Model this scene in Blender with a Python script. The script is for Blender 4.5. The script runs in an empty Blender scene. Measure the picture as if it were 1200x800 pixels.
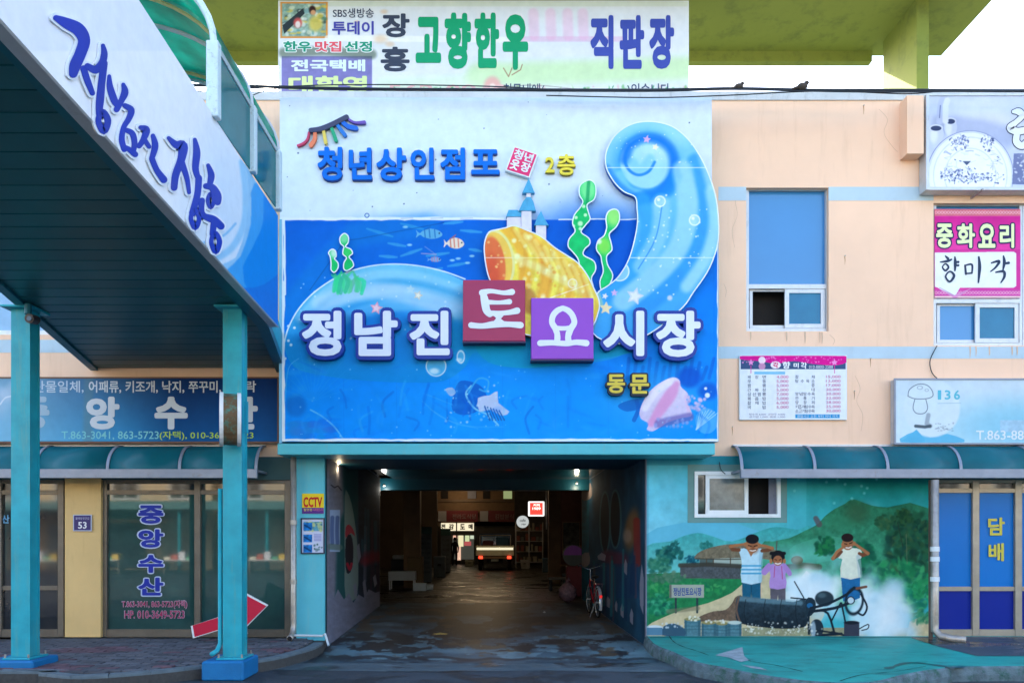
import bpy, math, random
import numpy as np
from mathutils import Vector, Matrix
from mathutils.geometry import delaunay_2d_cdt
random.seed(7)
sc = bpy.context.scene
COL = sc.collection
R = math.radians

# ------------------------------------------------------------------ camera
F, CX, CY, CH = 900.0, 587.0, 630.0, 1.7       # focal length in photo pixels, vanishing point, eye height
cam_d = bpy.data.cameras.new('camera')
cam = bpy.data.objects.new('camera', cam_d)
COL.objects.link(cam)
cam.location = (0, 0, CH)
cam.rotation_euler = (R(90), 0, 0)
cam_d.sensor_width = 36.0
cam_d.lens = 27.0
cam_d.shift_x = 13 / 1200
cam_d.shift_y = 230 / 1200
cam_d.clip_end = 3000
sc.camera = cam

# ------------------------------------------------------------------ sky, sun, exposure
SUN_EL, SUN_AZ = 38.0, -24.0                    # azimuth in degrees from +Y towards -X (behind the building)
w = bpy.data.worlds.new('World')
sc.world = w
w.use_nodes = True
nt = w.node_tree
sky = nt.nodes.new('ShaderNodeTexSky')
sky.sky_type = 'NISHITA'
sky.sun_disc = False
sky.sun_elevation = R(SUN_EL)
sky.sun_rotation = R(SUN_AZ)
sky.air_density = 1.0
sky.dust_density = 2.5
sky.ozone_density = 1.0
nt.links.new(sky.outputs[0], nt.nodes['Background'].inputs[0])
nt.nodes['Background'].inputs[1].default_value = 0.15
sun_d = bpy.data.lights.new('sun', 'SUN')
sun_d.energy = 4.0
sun_d.angle = R(0.5)
sun_d.color = (1.0, 0.93, 0.82)
sun = bpy.data.objects.new('sun', sun_d)
COL.objects.link(sun)
sd = Vector((math.sin(R(SUN_AZ)) * math.cos(R(SUN_EL)), math.cos(R(SUN_AZ)) * math.cos(R(SUN_EL)), math.sin(R(SUN_EL))))
sun.rotation_euler = sd.to_track_quat('Z', 'Y').to_euler()
sun.location = sd * 60
sc.view_settings.view_transform = 'Standard'
sc.view_settings.look = 'None'
sc.view_settings.exposure = 2.55
sc.view_settings.gamma = 1.0

# ------------------------------------------------------------------ helpers
KW = np.array([0.88, 0.84, 0.78])               # print and paint reflectance of a pure white


def S(r, g, b):
    return np.array([((c / 255 + 0.055) / 1.055) ** 2.4 if c > 10 else c / 255 / 12.92 for c in (r, g, b)])


def A(r, g, b):
    return tuple(S(r, g, b) * KW)


def P(px, py, d):
    return Vector(((px - CX) / F * d, d, CH + (CY - py) / F * d))


def G(px, py, z=0.0):
    d = (CH - z) * F / (py - CY)
    return Vector(((px - CX) / F * d, d, z))


MATS = {}


def mat(name, rgb, rough=0.6, metal=0.0, var=0.10, scale=3.0, dirt=0.0, dirtcol=(0.05, 0.045, 0.04), dscale=(2, 2, 0.5),
        dthr=0.55, bump=0.0, bscale=60.0, spec=0.3, emit=None, estr=0.0, transl=0.0, coat=0.0, rvar=0.0, rnd=0.0):
    if name in MATS:
        return MATS[name]
    m = bpy.data.materials.new(name)
    MATS[name] = m
    m.use_nodes = True
    nt = m.node_tree
    N, L = nt.nodes, nt.links
    bs = N['Principled BSDF']
    bs.inputs['Roughness'].default_value = rough
    bs.inputs['Metallic'].default_value = metal
    bs.inputs['Specular IOR Level'].default_value = spec
    if coat:
        bs.inputs['Coat Weight'].default_value = coat
    tc = N.new('ShaderNodeTexCoord')
    oi = N.new('ShaderNodeObjectInfo')
    ad = N.new('ShaderNodeVectorMath')
    ad.operation = 'MULTIPLY_ADD'
    L.new(oi.outputs['Random'], ad.inputs[0])
    ad.inputs[1].default_value = (13.1, 7.7, 3.3)
    L.new(tc.outputs['Object'], ad.inputs[2])
    nz = N.new('ShaderNodeTexNoise')
    nz.inputs['Scale'].default_value = scale
    nz.inputs['Detail'].default_value = 8
    nz.inputs['Roughness'].default_value = 0.62
    L.new(ad.outputs[0], nz.inputs['Vector'])
    mr = N.new('ShaderNodeMapRange')
    mr.inputs['From Min'].default_value = 0.3
    mr.inputs['From Max'].default_value = 0.7
    mr.inputs['To Min'].default_value = 1 - var
    mr.inputs['To Max'].default_value = 1 + var
    L.new(nz.outputs[0], mr.inputs['Value'])
    mul = N.new('ShaderNodeMix')
    mul.data_type = 'RGBA'
    mul.blend_type = 'MULTIPLY'
    mul.inputs[0].default_value = 1
    mul.inputs[6].default_value = (*rgb, 1)
    if rgb == 'attr':
        pass
    out = mr.outputs[0]
    if rnd:
        m2 = N.new('ShaderNodeMapRange')
        m2.inputs['To Min'].default_value = 1 - rnd
        m2.inputs['To Max'].default_value = 1 + rnd
        L.new(oi.outputs['Random'], m2.inputs['Value'])
        mm = N.new('ShaderNodeMath')
        mm.operation = 'MULTIPLY'
        L.new(out, mm.inputs[0])
        L.new(m2.outputs[0], mm.inputs[1])
        out = mm.outputs[0]
    L.new(out, mul.inputs[7])
    colo = mul.outputs[2]
    if dirt:
        mp = N.new('ShaderNodeMapping')
        mp.inputs['Scale'].default_value = dscale
        L.new(ad.outputs[0], mp.inputs['Vector'])
        n2 = N.new('ShaderNodeTexNoise')
        n2.inputs['Scale'].default_value = 2.3
        n2.inputs['Detail'].default_value = 10
        n2.inputs['Roughness'].default_value = 0.7
        L.new(mp.outputs[0], n2.inputs['Vector'])
        r2 = N.new('ShaderNodeMapRange')
        r2.inputs['From Min'].default_value = dthr
        r2.inputs['From Max'].default_value = dthr + 0.18
        r2.inputs['To Max'].default_value = dirt
        L.new(n2.outputs[0], r2.inputs['Value'])
        mx = N.new('ShaderNodeMix')
        mx.data_type = 'RGBA'
        L.new(r2.outputs[0], mx.inputs[0])
        L.new(colo, mx.inputs[6])
        mx.inputs[7].default_value = (*dirtcol, 1)
        colo = mx.outputs[2]
    L.new(colo, bs.inputs['Base Color'])
    if rvar:
        r3 = N.new('ShaderNodeMapRange')
        r3.inputs['From Min'].default_value = 0.35
        r3.inputs['From Max'].default_value = 0.65
        r3.inputs['To Min'].default_value = max(0.02, rough - rvar)
        r3.inputs['To Max'].default_value = min(1, rough + rvar)
        L.new(nz.outputs[0], r3.inputs['Value'])
        L.new(r3.outputs[0], bs.inputs['Roughness'])
    if bump:
        n3 = N.new('ShaderNodeTexNoise')
        n3.inputs['Scale'].default_value = bscale
        n3.inputs['Detail'].default_value = 5
        L.new(tc.outputs['Object'], n3.inputs['Vector'])
        b = N.new('ShaderNodeBump')
        b.inputs['Strength'].default_value = bump
        b.inputs['Distance'].default_value = 0.02
        L.new(n3.outputs[0], b.inputs['Height'])
        L.new(b.outputs[0], bs.inputs['Normal'])
    if emit is not None:
        bs.inputs['Emission Color'].default_value = (*emit, 1)
        bs.inputs['Emission Strength'].default_value = estr
    if transl:
        tr = N.new('ShaderNodeBsdfTranslucent')
        L.new(colo, tr.inputs['Color'])
        ms = N.new('ShaderNodeMixShader')
        ms.inputs[0].default_value = transl
        L.new(bs.outputs[0], ms.inputs[1])
        L.new(tr.outputs[0], ms.inputs[2])
        L.new(ms.outputs[0], N['Material Output'].inputs[0])
    return m


def paint_mat(name, rough=0.5, spec=0.4, dirt=0.0, estr=0.0):
    if name in MATS:
        return MATS[name]
    m = mat(name, (1, 1, 1), rough=rough, spec=spec, var=0.05, scale=7, dirt=dirt, dirtcol=(0.12, 0.11, 0.1), dscale=(5, 5, 1), dthr=0.58)
    N, L = m.node_tree.nodes, m.node_tree.links
    at = N.new('ShaderNodeAttribute')
    at.attribute_name = 'Col'
    mul = [n for n in N if n.type == 'MIX' and n.blend_type == 'MULTIPLY'][0]
    L.new(at.outputs['Color'], mul.inputs[6])
    if estr:
        bs = N['Principled BSDF']
        L.new(at.outputs['Color'], bs.inputs['Emission Color'])
        bs.inputs['Emission Strength'].default_value = estr
    return m


ORG = {}


def tag(o, label=None, cat=None, group=None, kind=None):
    if label: o['label'] = label
    if cat: o['category'] = cat
    if group: o['group'] = group
    if kind: o['kind'] = kind
    return o


def thing(name, loc, label, cat, group=None):
    o = bpy.data.objects.new(name, None)
    COL.objects.link(o)
    o.empty_display_size = 0.2
    o.location = loc
    ORG[o.name] = Vector(loc)
    return tag(o, label, cat, group)


def mk(name, vs, fs, m, parent=None, smooth=False, label=None, cat=None, group=None, kind=None, cols=None):
    """links vertices (world coordinates) and faces as ONE mesh object; a child keeps its thing's origin."""
    vs = np.asarray([tuple(v) for v in vs] if not isinstance(vs, np.ndarray) else vs, dtype=float)
    me = bpy.data.meshes.new(name)
    if parent is None:
        mn, mx = vs.min(0), vs.max(0)
        org = Vector(((mn[0] + mx[0]) / 2, (mn[1] + mx[1]) / 2, mn[2]))
    else:
        org = ORG[parent.name]
    vl = vs - np.array(org)
    if isinstance(fs, np.ndarray):
        nf = len(fs)
        me.vertices.add(len(vl))
        me.vertices.foreach_set('co', vl.ravel())
        me.loops.add(nf * 4)
        me.loops.foreach_set('vertex_index', fs.ravel().astype(np.int32))
        me.polygons.add(nf)
        me.polygons.foreach_set('loop_start', np.arange(0, nf * 4, 4, dtype=np.int32))
        me.update(calc_edges=True)
    else:
        me.from_pydata([tuple(v) for v in vl], [], fs)
        me.update()
    if cols is not None:
        ca = me.color_attributes.new('Col', 'FLOAT_COLOR', 'POINT')
        c4 = np.ones((len(vl), 4))
        c4[:, :3] = cols
        ca.data.foreach_set('color', c4.ravel())
    me.materials.append(m)
    if smooth:
        me.polygons.foreach_set('use_smooth', [True] * len(me.polygons))
    o = bpy.data.objects.new(name, me)
    COL.objects.link(o)
    if parent is None:
        o.location = org
        ORG[o.name] = org
    else:
        o.parent = parent
        ORG[o.name] = org
    return tag(o, label, cat, group, kind)


class MB:
    def __init__(s):
        s.v, s.f = [], []

    def add(s, vs, fs):
        k = len(s.v)
        s.v += [Vector(v) for v in vs]
        s.f += [tuple(k + i for i in f) for f in fs]
        return s

    def box(s, x0, x1, y0, y1, z0, z1):
        x0, x1 = min(x0, x1), max(x0, x1)
        y0, y1 = min(y0, y1), max(y0, y1)
        z0, z1 = min(z0, z1), max(z0, z1)
        return s.add([(x, y, z) for x in (x0, x1) for y in (y0, y1) for z in (z0, z1)],
                     [(0, 1, 3, 2), (4, 6, 7, 5), (0, 4, 5, 1), (2, 3, 7, 6), (0, 2, 6, 4), (1, 5, 7, 3)])

    def bbox(s, x0, x1, y0, y1, z0, z1, b=0.01):
        """box with chamfered long edges"""
        cx, cy, cz = (x0 + x1) / 2, (y0 + y1) / 2, (z0 + z1) / 2
        hx, hy, hz = abs(x1 - x0) / 2, abs(y1 - y0) / 2, abs(z1 - z0) / 2
        b = min(b, hx * 0.45, hy * 0.45, hz * 0.45)
        vs, idx = [], {}
        for sx in (-1, 1):
            for sy in (-1, 1):
                for sz in (-1, 1):
                    for ax in range(3):
                        q = [hx - b, hy - b, hz - b]
                        q[ax] += b
                        idx[(sx, sy, sz, ax)] = len(vs)
                        vs.append((cx + sx * q[0], cy + sy * q[1], cz + sz * q[2]))
        fs = []
        for ax in range(3):
            o1, o2 = [a for a in range(3) if a != ax]
            for sg in (-1, 1):
                f = []
                for a, c in ((-1, -1), (1, -1), (1, 1), (-1, 1)):
                    k = [0, 0, 0]
                    k[ax], k[o1], k[o2] = sg, a, c
                    f.append(idx[(*k, ax)])
                fs.append(f)
        for ax in range(3):
            o1, o2 = [a for a in range(3) if a != ax]
            for a in (-1, 1):
                for c in (-1, 1):
                    f = []
                    for sg, axx in ((-1, o1), (1, o1), (1, o2), (-1, o2)):
                        k = [0, 0, 0]
                        k[ax], k[o1], k[o2] = sg, a, c
                        f.append(idx[(*k, axx)])
                    fs.append(f)
        for sx in (-1, 1):
            for sy in (-1, 1):
                for sz in (-1, 1):
                    fs.append([idx[(sx, sy, sz, a)] for a in range(3)])
        return s.add(vs, fs)

    def prism(s, pts, off):
        """closed polygon (3D points) extruded by the vector off"""
        n = len(pts)
        off = Vector(off)
        a = [Vector(p) for p in pts]
        return s.add(a + [p + off for p in a], [tuple(range(n)), tuple(range(2 * n - 1, n - 1, -1))] +
                     [((i + 1) % n, i, n + i, n + (i + 1) % n) for i in range(n)])

    def tube(s, path, r, n=8, cap=True, closed=False):
        path = [Vector(p) for p in path]
        k = len(path)
        rr = r if isinstance(r, (list, tuple)) else [r] * k
        rings, up = [], None
        for i, p in enumerate(path):
            if closed:
                t = path[(i + 1) % k] - path[i - 1]
            else:
                t = path[min(i + 1, k - 1)] - path[max(i - 1, 0)]
            t.normalize()
            if up is None:
                up = Vector((0, 0, 1)) if abs(t.z) < 0.9 else Vector((0, 1, 0))
            a = t.cross(up)
            if a.length < 1e-4:
                a = t.cross(Vector((1, 0, 0)))
            a.normalize()
            b = a.cross(t)
            up = b
            rings.append([p + (a * math.cos(2 * math.pi * j / n) + b * math.sin(2 * math.pi * j / n)) * rr[i] for j in range(n)])
        vs = [v for g in rings for v in g]
        fs = []
        for i in range(k if closed else k - 1):
            i2 = (i + 1) % k
            for j in range(n):
                fs.append((i * n + j, i * n + (j + 1) % n, i2 * n + (j + 1) % n, i2 * n + j))
        if cap and not closed:
            fs.append(tuple(range(n - 1, -1, -1)))
            fs.append(tuple(range((k - 1) * n, k * n)))
        return s.add(vs, fs)

    def cyl(s, p0, p1, r, n=16):
        return s.tube([p0, p1], r, n)

    def ball(s, c, rx, ry, rz, n=12, m=8):
        c = Vector(c)
        vs = [c + Vector((0, 0, rz))]
        for i in range(1, m):
            a = math.pi * i / m
            for j in range(n):
                b = 2 * math.pi * j / n
                vs.append(c + Vector((rx * math.sin(a) * math.cos(b), ry * math.sin(a) * math.sin(b), rz * math.cos(a))))
        vs.append(c - Vector((0, 0, rz)))
        fs = [(0, 1 + j, 1 + (j + 1) % n) for j in range(n)]
        for i in range(m - 2):
            for j in range(n):
                fs.append((1 + i * n + j, 1 + (i + 1) * n + j, 1 + (i + 1) * n + (j + 1) % n, 1 + i * n + (j + 1) % n))
        l = len(vs) - 1
        fs += [(l, 1 + (m - 2) * n + (j + 1) % n, 1 + (m - 2) * n + j) for j in range(n)]
        return s.add(vs, fs)

    def build(s, name, m, parent=None, smooth=False, **kw):
        return mk(name, s.v, s.f, m, parent, smooth, **kw)


def fbox(x0, x1, y0, y1, d, t, b=0.0):
    """box whose front face shows at photo pixels x0..x1, y0..y1 at depth d, thickness t going back"""
    a, c = P(x0, y1, d), P(x1, y0, d)
    m = MB()
    return m.bbox(a.x, c.x, d, d + t, a.z, c.z, b) if b else m.box(a.x, c.x, d, d + t, a.z, c.z)


def frame_mb(x0, x1, y0, y1, d, t, wd):
    """rectangular frame, members wd pixels wide, butted end to end"""
    m = MB()
    for (a, b, c, e) in ((x0, x0 + wd, y0, y1), (x1 - wd, x1, y0, y1), (x0 + wd, x1 - wd, y0, y0 + wd), (x0 + wd, x1 - wd, y1 - wd, y1)):
        g = fbox(a, b, c, e, d, t)
        m.add(g.v, g.f)
    return m


def cat(pts, n=6, closed=True):
    """Catmull-Rom through points (tuples of any length)"""
    p = [np.array(q, float) for q in pts]
    k = len(p)
    out = []
    for i in range(k if closed else k - 1):
        if closed:
            a, b, c, d = p[i - 1], p[i], p[(i + 1) % k], p[(i + 2) % k]
        else:
            a, b, c, d = p[max(i - 1, 0)], p[i], p[i + 1], p[min(i + 2, k - 1)]
        for j in range(n):
            t = j / n
            out.append(0.5 * (2 * b + (c - a) * t + (2 * a - 5 * b + 4 * c - d) * t * t + (3 * b - a - 3 * c + d) * t ** 3))
    if not closed:
        out.append(p[-1])
    return out


# ---- painted surfaces: a small brush library that fills vertex colours of a fine grid
def vnoise(h, w, cell, seed, sx=1.0, sy=1.0, octs=4):
    r = np.random.default_rng(seed)
    out = np.zeros((h, w))
    amp, tot = 1.0, 0
    for o in range(octs):
        cx, cy = max(cell * sx, 1.5), max(cell * sy, 1.5)
        gh, gw = int(h / cy) + 3, int(w / cx) + 3
        g = r.random((gh, gw))
        yy = np.arange(h) / cy
        xx = np.arange(w) / cx
        y0, x0 = yy.astype(int), xx.astype(int)
        fy, fx = yy - y0, xx - x0
        fy = (fy * fy * (3 - 2 * fy))[:, None]
        fx = (fx * fx * (3 - 2 * fx))[None]
        v = (g[np.ix_(y0, x0)] * (1 - fx) + g[np.ix_(y0, x0 + 1)] * fx) * (1 - fy) + (g[np.ix_(y0 + 1, x0)] * (1 - fx) + g[np.ix_(y0 + 1, x0 + 1)] * fx) * fy
        out += v * amp
        tot += amp
        amp *= 0.55
        cell *= 0.5
    return out / tot


class Cv:
    def __init__(s, x0, y0, x1, y1, res, col=(128, 128, 128)):
        s.x0, s.y0, s.res = x0, y0, res
        s.w, s.h = int(round((x1 - x0) * res)) + 1, int(round((y1 - y0) * res)) + 1
        s.a = np.empty((s.h, s.w, 3))
        s.a[:] = col
        s.X, s.Y = x0 + np.arange(s.w) / res, y0 + np.arange(s.h) / res

    def sl(s, x0, y0, x1, y1):
        i0, i1 = int((x0 - s.x0) * s.res) - 1, int((x1 - s.x0) * s.res) + 3
        j0, j1 = int((y0 - s.y0) * s.res) - 1, int((y1 - s.y0) * s.res) + 3
        return slice(max(j0, 0), max(min(j1, s.h), 0)), slice(max(i0, 0), max(min(i1, s.w), 0))

    def put(s, q, m, c, c2=None, tex=0, seed=1, cell=8):
        a = s.a[q]
        if a.size == 0:
            return
        c = np.array(c, float)
        if c2 is not None:
            t = np.linspace(0, 1, a.shape[0])[:, None, None]
            c = c * (1 - t) + np.array(c2, float) * t
        if tex:
            n = vnoise(a.shape[0], a.shape[1], cell * s.res / 2, seed)[..., None]
            c = c * (1 + (n - 0.5) * 2 * tex)
        a += (c - a) * m[..., None]

    def mask(s, pts, q):
        X, Y = s.X[q[1]], s.Y[q[0]]
        acc = np.zeros((len(Y), len(X)))
        p = np.array(pts, float)
        h = 0.25 / s.res
        for dx in (-h, h):
            for dy in (-h, h):
                ins = np.zeros_like(acc, bool)
                x, y = X[None] + dx, Y[:, None] + dy
                for i in range(len(p)):
                    x1, y1 = p[i - 1]
                    x2, y2 = p[i]
                    if y1 == y2:
                        continue
                    ins ^= ((y1 > y) != (y2 > y)) & (x < (x2 - x1) * (y - y1) / (y2 - y1) + x1)
                acc += ins
        return acc / 4

    def poly(s, pts, c, a=1.0, sm=0, **k):
        if sm:
            pts = cat(pts, sm)
        p = np.array([(float(t[0]), float(t[1])) for t in pts])
        q = s.sl(p[:, 0].min(), p[:, 1].min(), p[:, 0].max(), p[:, 1].max())
        if s.a[q].size:
            s.put(q, s.mask(p, q) * a, c, **k)

    def rect(s, x0, y0, x1, y1, c, a=1.0, **k):
        s.poly([(x0, y0), (x1, y0), (x1, y1), (x0, y1)], c, a, **k)

    def ell(s, cx, cy, rx, ry=None, c=(0, 0, 0), a=1.0, rot=0, soft=0.0, ring=0, **k):
        ry = ry or rx
        m = max(rx, ry) * (1 + soft) + 2 + ring
        q = s.sl(cx - m, cy - m, cx + m, cy + m)
        if not s.a[q].size:
            return
        X, Y = s.X[q[1]][None] - cx, s.Y[q[0]][:, None] - cy
        co, si = math.cos(R(rot)), math.sin(R(rot))
        d = np.sqrt(((X * co + Y * si) / rx) ** 2 + ((-X * si + Y * co) / ry) ** 2)
        if ring:
            v = np.clip(1.2 - abs(d - 1) * min(rx, ry) / (ring / 2 + 0.2), 0, 1)
        elif soft:
            v = np.clip((1 + soft - d) / (2 * soft), 0, 1)
            v = v * v * (3 - 2 * v)
        else:
            v = np.clip((1 - d) * min(rx, ry) * s.res + 0.5, 0, 1)
        s.put(q, v * a, c, **k)

    def line(s, pts, wd, c, a=1.0, sm=0, soft=0.0, **k):
        if sm:
            pts = cat(pts, sm, False)
        p = np.array([(float(t[0]), float(t[1])) for t in pts])
        ws = np.array([t[2] if len(t) > 2 else wd for t in pts], float)
        m = ws.max() / 2 + soft * 2 + 2
        q = s.sl(p[:, 0].min() - m, p[:, 1].min() - m, p[:, 0].max() + m, p[:, 1].max() + m)
        if not s.a[q].size:
            return
        X, Y = s.X[q[1]][None], s.Y[q[0]][:, None]
        best = np.full((X.shape[1] and Y.shape[0], X.shape[1]), 1e9)
        for i in range(len(p) - 1):
            d = p[i + 1] - p[i]
            L2 = max(d @ d, 1e-9)
            t = np.clip(((X - p[i, 0]) * d[0] + (Y - p[i, 1]) * d[1]) / L2, 0, 1)
            e = np.hypot(X - p[i, 0] - t * d[0], Y - p[i, 1] - t * d[1]) - (ws[i] * (1 - t) + ws[i + 1] * t) / 2
            best = np.minimum(best, e)
        if soft:
            v = np.clip(1 - best / (2 * soft), 0, 1)
            v = v * v * (3 - 2 * v)
        else:
            v = np.clip(0.5 - best * s.res, 0, 1)
        s.put(q, v * a, c, **k)

    def dots(s, n, x0, y0, x1, y1, r0, r1, c, a=0.8, seed=1):
        g = random.Random(seed)
        for i in range(n):
            s.ell(g.uniform(x0, x1), g.uniform(y0, y1), g.uniform(r0, r1), c=c, a=a * g.uniform(0.5, 1), soft=0.5)

    def star(s, cx, cy, r, c, rot=0, a=1.0):
        s.poly([(cx + (r if i % 2 == 0 else r * 0.48) * math.sin(R(rot + i * 36)), cy - (r if i % 2 == 0 else r * 0.48) * math.cos(R(rot + i * 36))) for i in range(10)], c, a)

    def noise(s, amp, cell, seed, sx=1, sy=1, x0=None, y0=None, x1=None, y1=None, octs=4):
        q = (slice(None), slice(None)) if x0 is None else s.sl(x0, y0, x1, y1)
        b = s.a[q]
        b *= 1 + amp * 2 * (vnoise(b.shape[0], b.shape[1], cell * s.res, seed, sx, sy, octs)[..., None] - 0.5)

    def lin(s):
        c = np.clip(s.a, 0, 255) / 255
        return np.where(c > 0.04045, ((c + 0.055) / 1.055) ** 2.4, c / 12.92) * KW

    def sheet(s, name, m, parent, d=None, fmap=None, mask=None, **kw):
        X, Y = np.meshgrid(s.X, s.Y)
        if fmap is None:
            V = np.stack([(X - CX) / F * d, np.full_like(X, d), CH + (CY - Y) / F * d], -1)
        else:
            V = fmap(X, Y)
        I = np.arange(s.w * s.h).reshape(s.h, s.w)
        fs = np.stack([I[1:, :-1], I[1:, 1:], I[:-1, 1:], I[:-1, :-1]], -1)
        C = s.lin().reshape(-1, 3)
        V = V.reshape(-1, 3)
        if mask is not None:
            k = mask[1:, :-1] & mask[1:, 1:] & mask[:-1, 1:] & mask[:-1, :-1]
            fs = fs[k]
        fs = fs.reshape(-1, 4)
        used = np.unique(fs)
        re = np.zeros(s.w * s.h, np.int64)
        re[used] = np.arange(len(used))
        return mk(name, V[used], re[fs], m, parent, cols=C[used], **kw)


# ---- lettering
_GL = {}


def fatten(v, f, r):
    """true union of a flat outline with a border of width r (rounded joins)"""
    cnt = {}
    for q in f:
        for i in range(len(q)):
            e = (q[i - 1], q[i])
            k = (min(e), max(e))
            cnt[k] = cnt.get(k, 0) + 1
    be = [k for k, c in cnt.items() if c == 1]
    vs = [Vector(p) for p in v]
    fs = []
    for q in f:
        ar_ = sum(v[q[i - 1]][0] * v[q[i]][1] - v[q[i]][0] * v[q[i - 1]][1] for i in range(len(q)))
        if abs(ar_) > 1e-7:
            fs.append(list(q) if ar_ > 0 else list(q)[::-1])
    for a, b in be:
        t = vs[b] - vs[a]
        if t.length < 1e-4:
            continue
        t.normalize()
        n = Vector((-t.y, t.x)) * r
        k = len(vs)
        vs += [vs[a] + n, vs[b] + n, vs[b] - n, vs[a] - n]
        fs.append([k + 3, k + 2, k + 1, k])
    for a in sorted({i for e in be for i in e}):
        k = len(vs)
        vs += [vs[a] + Vector((math.cos(j * math.pi / 4 + .39), math.sin(j * math.pi / 4 + .39))) * r for j in range(8)]
        fs.append(list(range(k, k + 8)))
    ov, oe, of, _a, _b, orig = delaunay_2d_cdt(vs, [], fs, 0, 1e-5)
    keep = [tuple(q) for q, o in zip(of, orig) if o]
    out = []
    for q in keep:
        p0, p1, p2 = (ov[i] for i in q[:3])
        out.append(q if (p1 - p0).cross(p2 - p0) > 0 else q[::-1])
    used = sorted({i for q in out for i in q})
    re = {u: i for i, u in enumerate(used)}
    return np.array([tuple(ov[i]) for i in used]), [tuple(re[i] for i in q) for q in out]


def glyph(t, off=0.0):
    k = (t, off)
    if k not in _GL:
        c = bpy.data.curves.new('lettering_curve', 'FONT')
        c.body = t
        small = len(t) > 4 or abs(off) < 0.012
        c.offset = off if small else 0
        c.resolution_u = 3
        o = bpy.data.objects.new('lettering_curve', c)
        me = bpy.data.meshes.new_from_object(o)
        v = np.array([(q.co.x, q.co.y) for q in me.vertices])
        f = [tuple(p.vertices) for p in me.polygons]
        bpy.data.objects.remove(o)
        bpy.data.curves.remove(c)
        bpy.data.meshes.remove(me)
        if not small:
            v, f = fatten(v, f, off)
        _GL[k] = (v, f)
    return _GL[k]


def text_mb(t, x0, y0, x1, y1, d, th=0.0, off=0.0, grow=0.0, rot=0.0, fmap=None, ref=None, mb=None):
    """string fitted to the pixel box; th > 0 gives it thickness. ref: (text, off) whose box is fitted instead"""
    v, f = glyph(t, off)
    rv = glyph(*ref)[0] if ref else v
    mn, mx = rv.min(0), rv.max(0)
    uv = (v - mn) / np.maximum(mx - mn, 1e-6)
    px = x0 - grow + uv[:, 0] * (x1 - x0 + 2 * grow)
    py = y1 + grow - uv[:, 1] * (y1 - y0 + 2 * grow)
    if rot:
        cx, cy = (x0 + x1) / 2, (y0 + y1) / 2
        co, si = math.cos(R(rot)), math.sin(R(rot))
        px, py = cx + (px - cx) * co - (py - cy) * si, cy + (px - cx) * si + (py - cy) * co
    mb = mb or MB()
    n = len(v)
    fr = [P(a, b, d) if fmap is None else fmap(a, b) for a, b in zip(px, py)]
    nor = Vector((0, 1, 0)) if fmap is None else fmap.back
    if not th:
        return mb.add(fr, f)
    cnt = {}
    for q in f:
        for i in range(len(q)):
            e = (q[i - 1], q[i])
            if (e[1], e[0]) in cnt:
                cnt[(e[1], e[0])] += 1
            else:
                cnt[e] = cnt.get(e, 0) + 1
    side = [(a, b, b + n, a + n) for (a, b), c in cnt.items() if c == 1]
    return mb.add(fr + [p + nor * th for p in fr], list(f) + side)


def text(t, x0, y0, x1, y1, d, m, parent, name='lettering', **k):
    return text_mb(t, x0, y0, x1, y1, d, **k).build(name, m, parent)


def stroke_mb(pts, d, th, fmap=None, closed=False, grow=0.0, mb=None, sm=5, dz=0.0):
    """brush stroke: points (px, py, half width in px)"""
    p = cat(pts, sm, closed) if sm else [np.array(q, float) for q in pts]
    n = len(p)
    L, Rr = [], []
    for i in range(n):
        t = (p[(i + 1) % n] - p[i - 1]) if closed else (p[min(i + 1, n - 1)] - p[max(i - 1, 0)])
        t = t[:2] / max(np.hypot(t[0], t[1]), 1e-6)
        nn = np.array([-t[1], t[0]]) * (p[i][2] + grow)
        L.append(p[i][:2] + nn)
        Rr.append(p[i][:2] - nn)
    mb = mb or MB()
    back = Vector((0, 1, 0)) if fmap is None else fmap.back
    W = (lambda a: P(a[0], a[1], d)) if fmap is None else (lambda a: fmap(a[0], a[1]))
    if closed:
        v = [W(a) for a in L] + [W(a) for a in Rr]
        v = [q - back * dz for q in v]
        v += [q + back * th for q in v]
        f = []
        for i in range(n):
            j = (i + 1) % n
            f += [(i, j, n + j, n + i), (i, 2 * n + i, 2 * n + j, j), (n + i, n + j, 3 * n + j, 3 * n + i)]
        return mb.add(v, f)
    # caps
    def arc(c, a, b, k=6):
        a0 = math.atan2(a[1] - c[1], a[0] - c[0])
        r = p0r
        return [c + r * np.array([math.cos(a0 + s_ * math.pi * j / k), math.sin(a0 + s_ * math.pi * j / k)]) for j in range(1, k)]
    s_ = -1
    p0r = p[-1][2] + grow
    endc = arc(p[-1][:2], L[-1], Rr[-1])
    p0r = p[0][2] + grow
    startc = arc(p[0][:2], Rr[0], L[0])
    loop = L + endc + Rr[::-1] + startc
    v = [W(a) - back * dz for a in loop]
    N_ = len(loop)
    k = len(endc)
    f = [(i, i + 1, 2 * n + k - 2 - i, 2 * n + k - 1 - i) for i in range(n - 1)]
    f.append(tuple(range(n - 1, n + k + 1)))
    f.append(tuple([2 * n + k - 1] + list(range(2 * n + k, N_)) + [0]))
    v += [q + back * th for q in v]
    f += [(i, i + N_, (i + 1) % N_ + N_, (i + 1) % N_) for i in range(N_)]
    return mb.add(v, f)


def plane_map(p0, nrm):
    """photo pixel -> point on the world plane through p0 with normal nrm (used to measure positions)"""
    p0, nrm = Vector(p0), Vector(nrm).normalized()
    cam0 = Vector((0, 0, CH))

    def f(px, py):
        r = Vector(((px - CX) / F, 1.0, (CY - py) / F))
        return cam0 + r * ((p0 - cam0).dot(nrm) / r.dot(nrm))
    f.back = -nrm if nrm.dot(cam0 - p0) > 0 else nrm
    f = f
    return f


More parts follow.
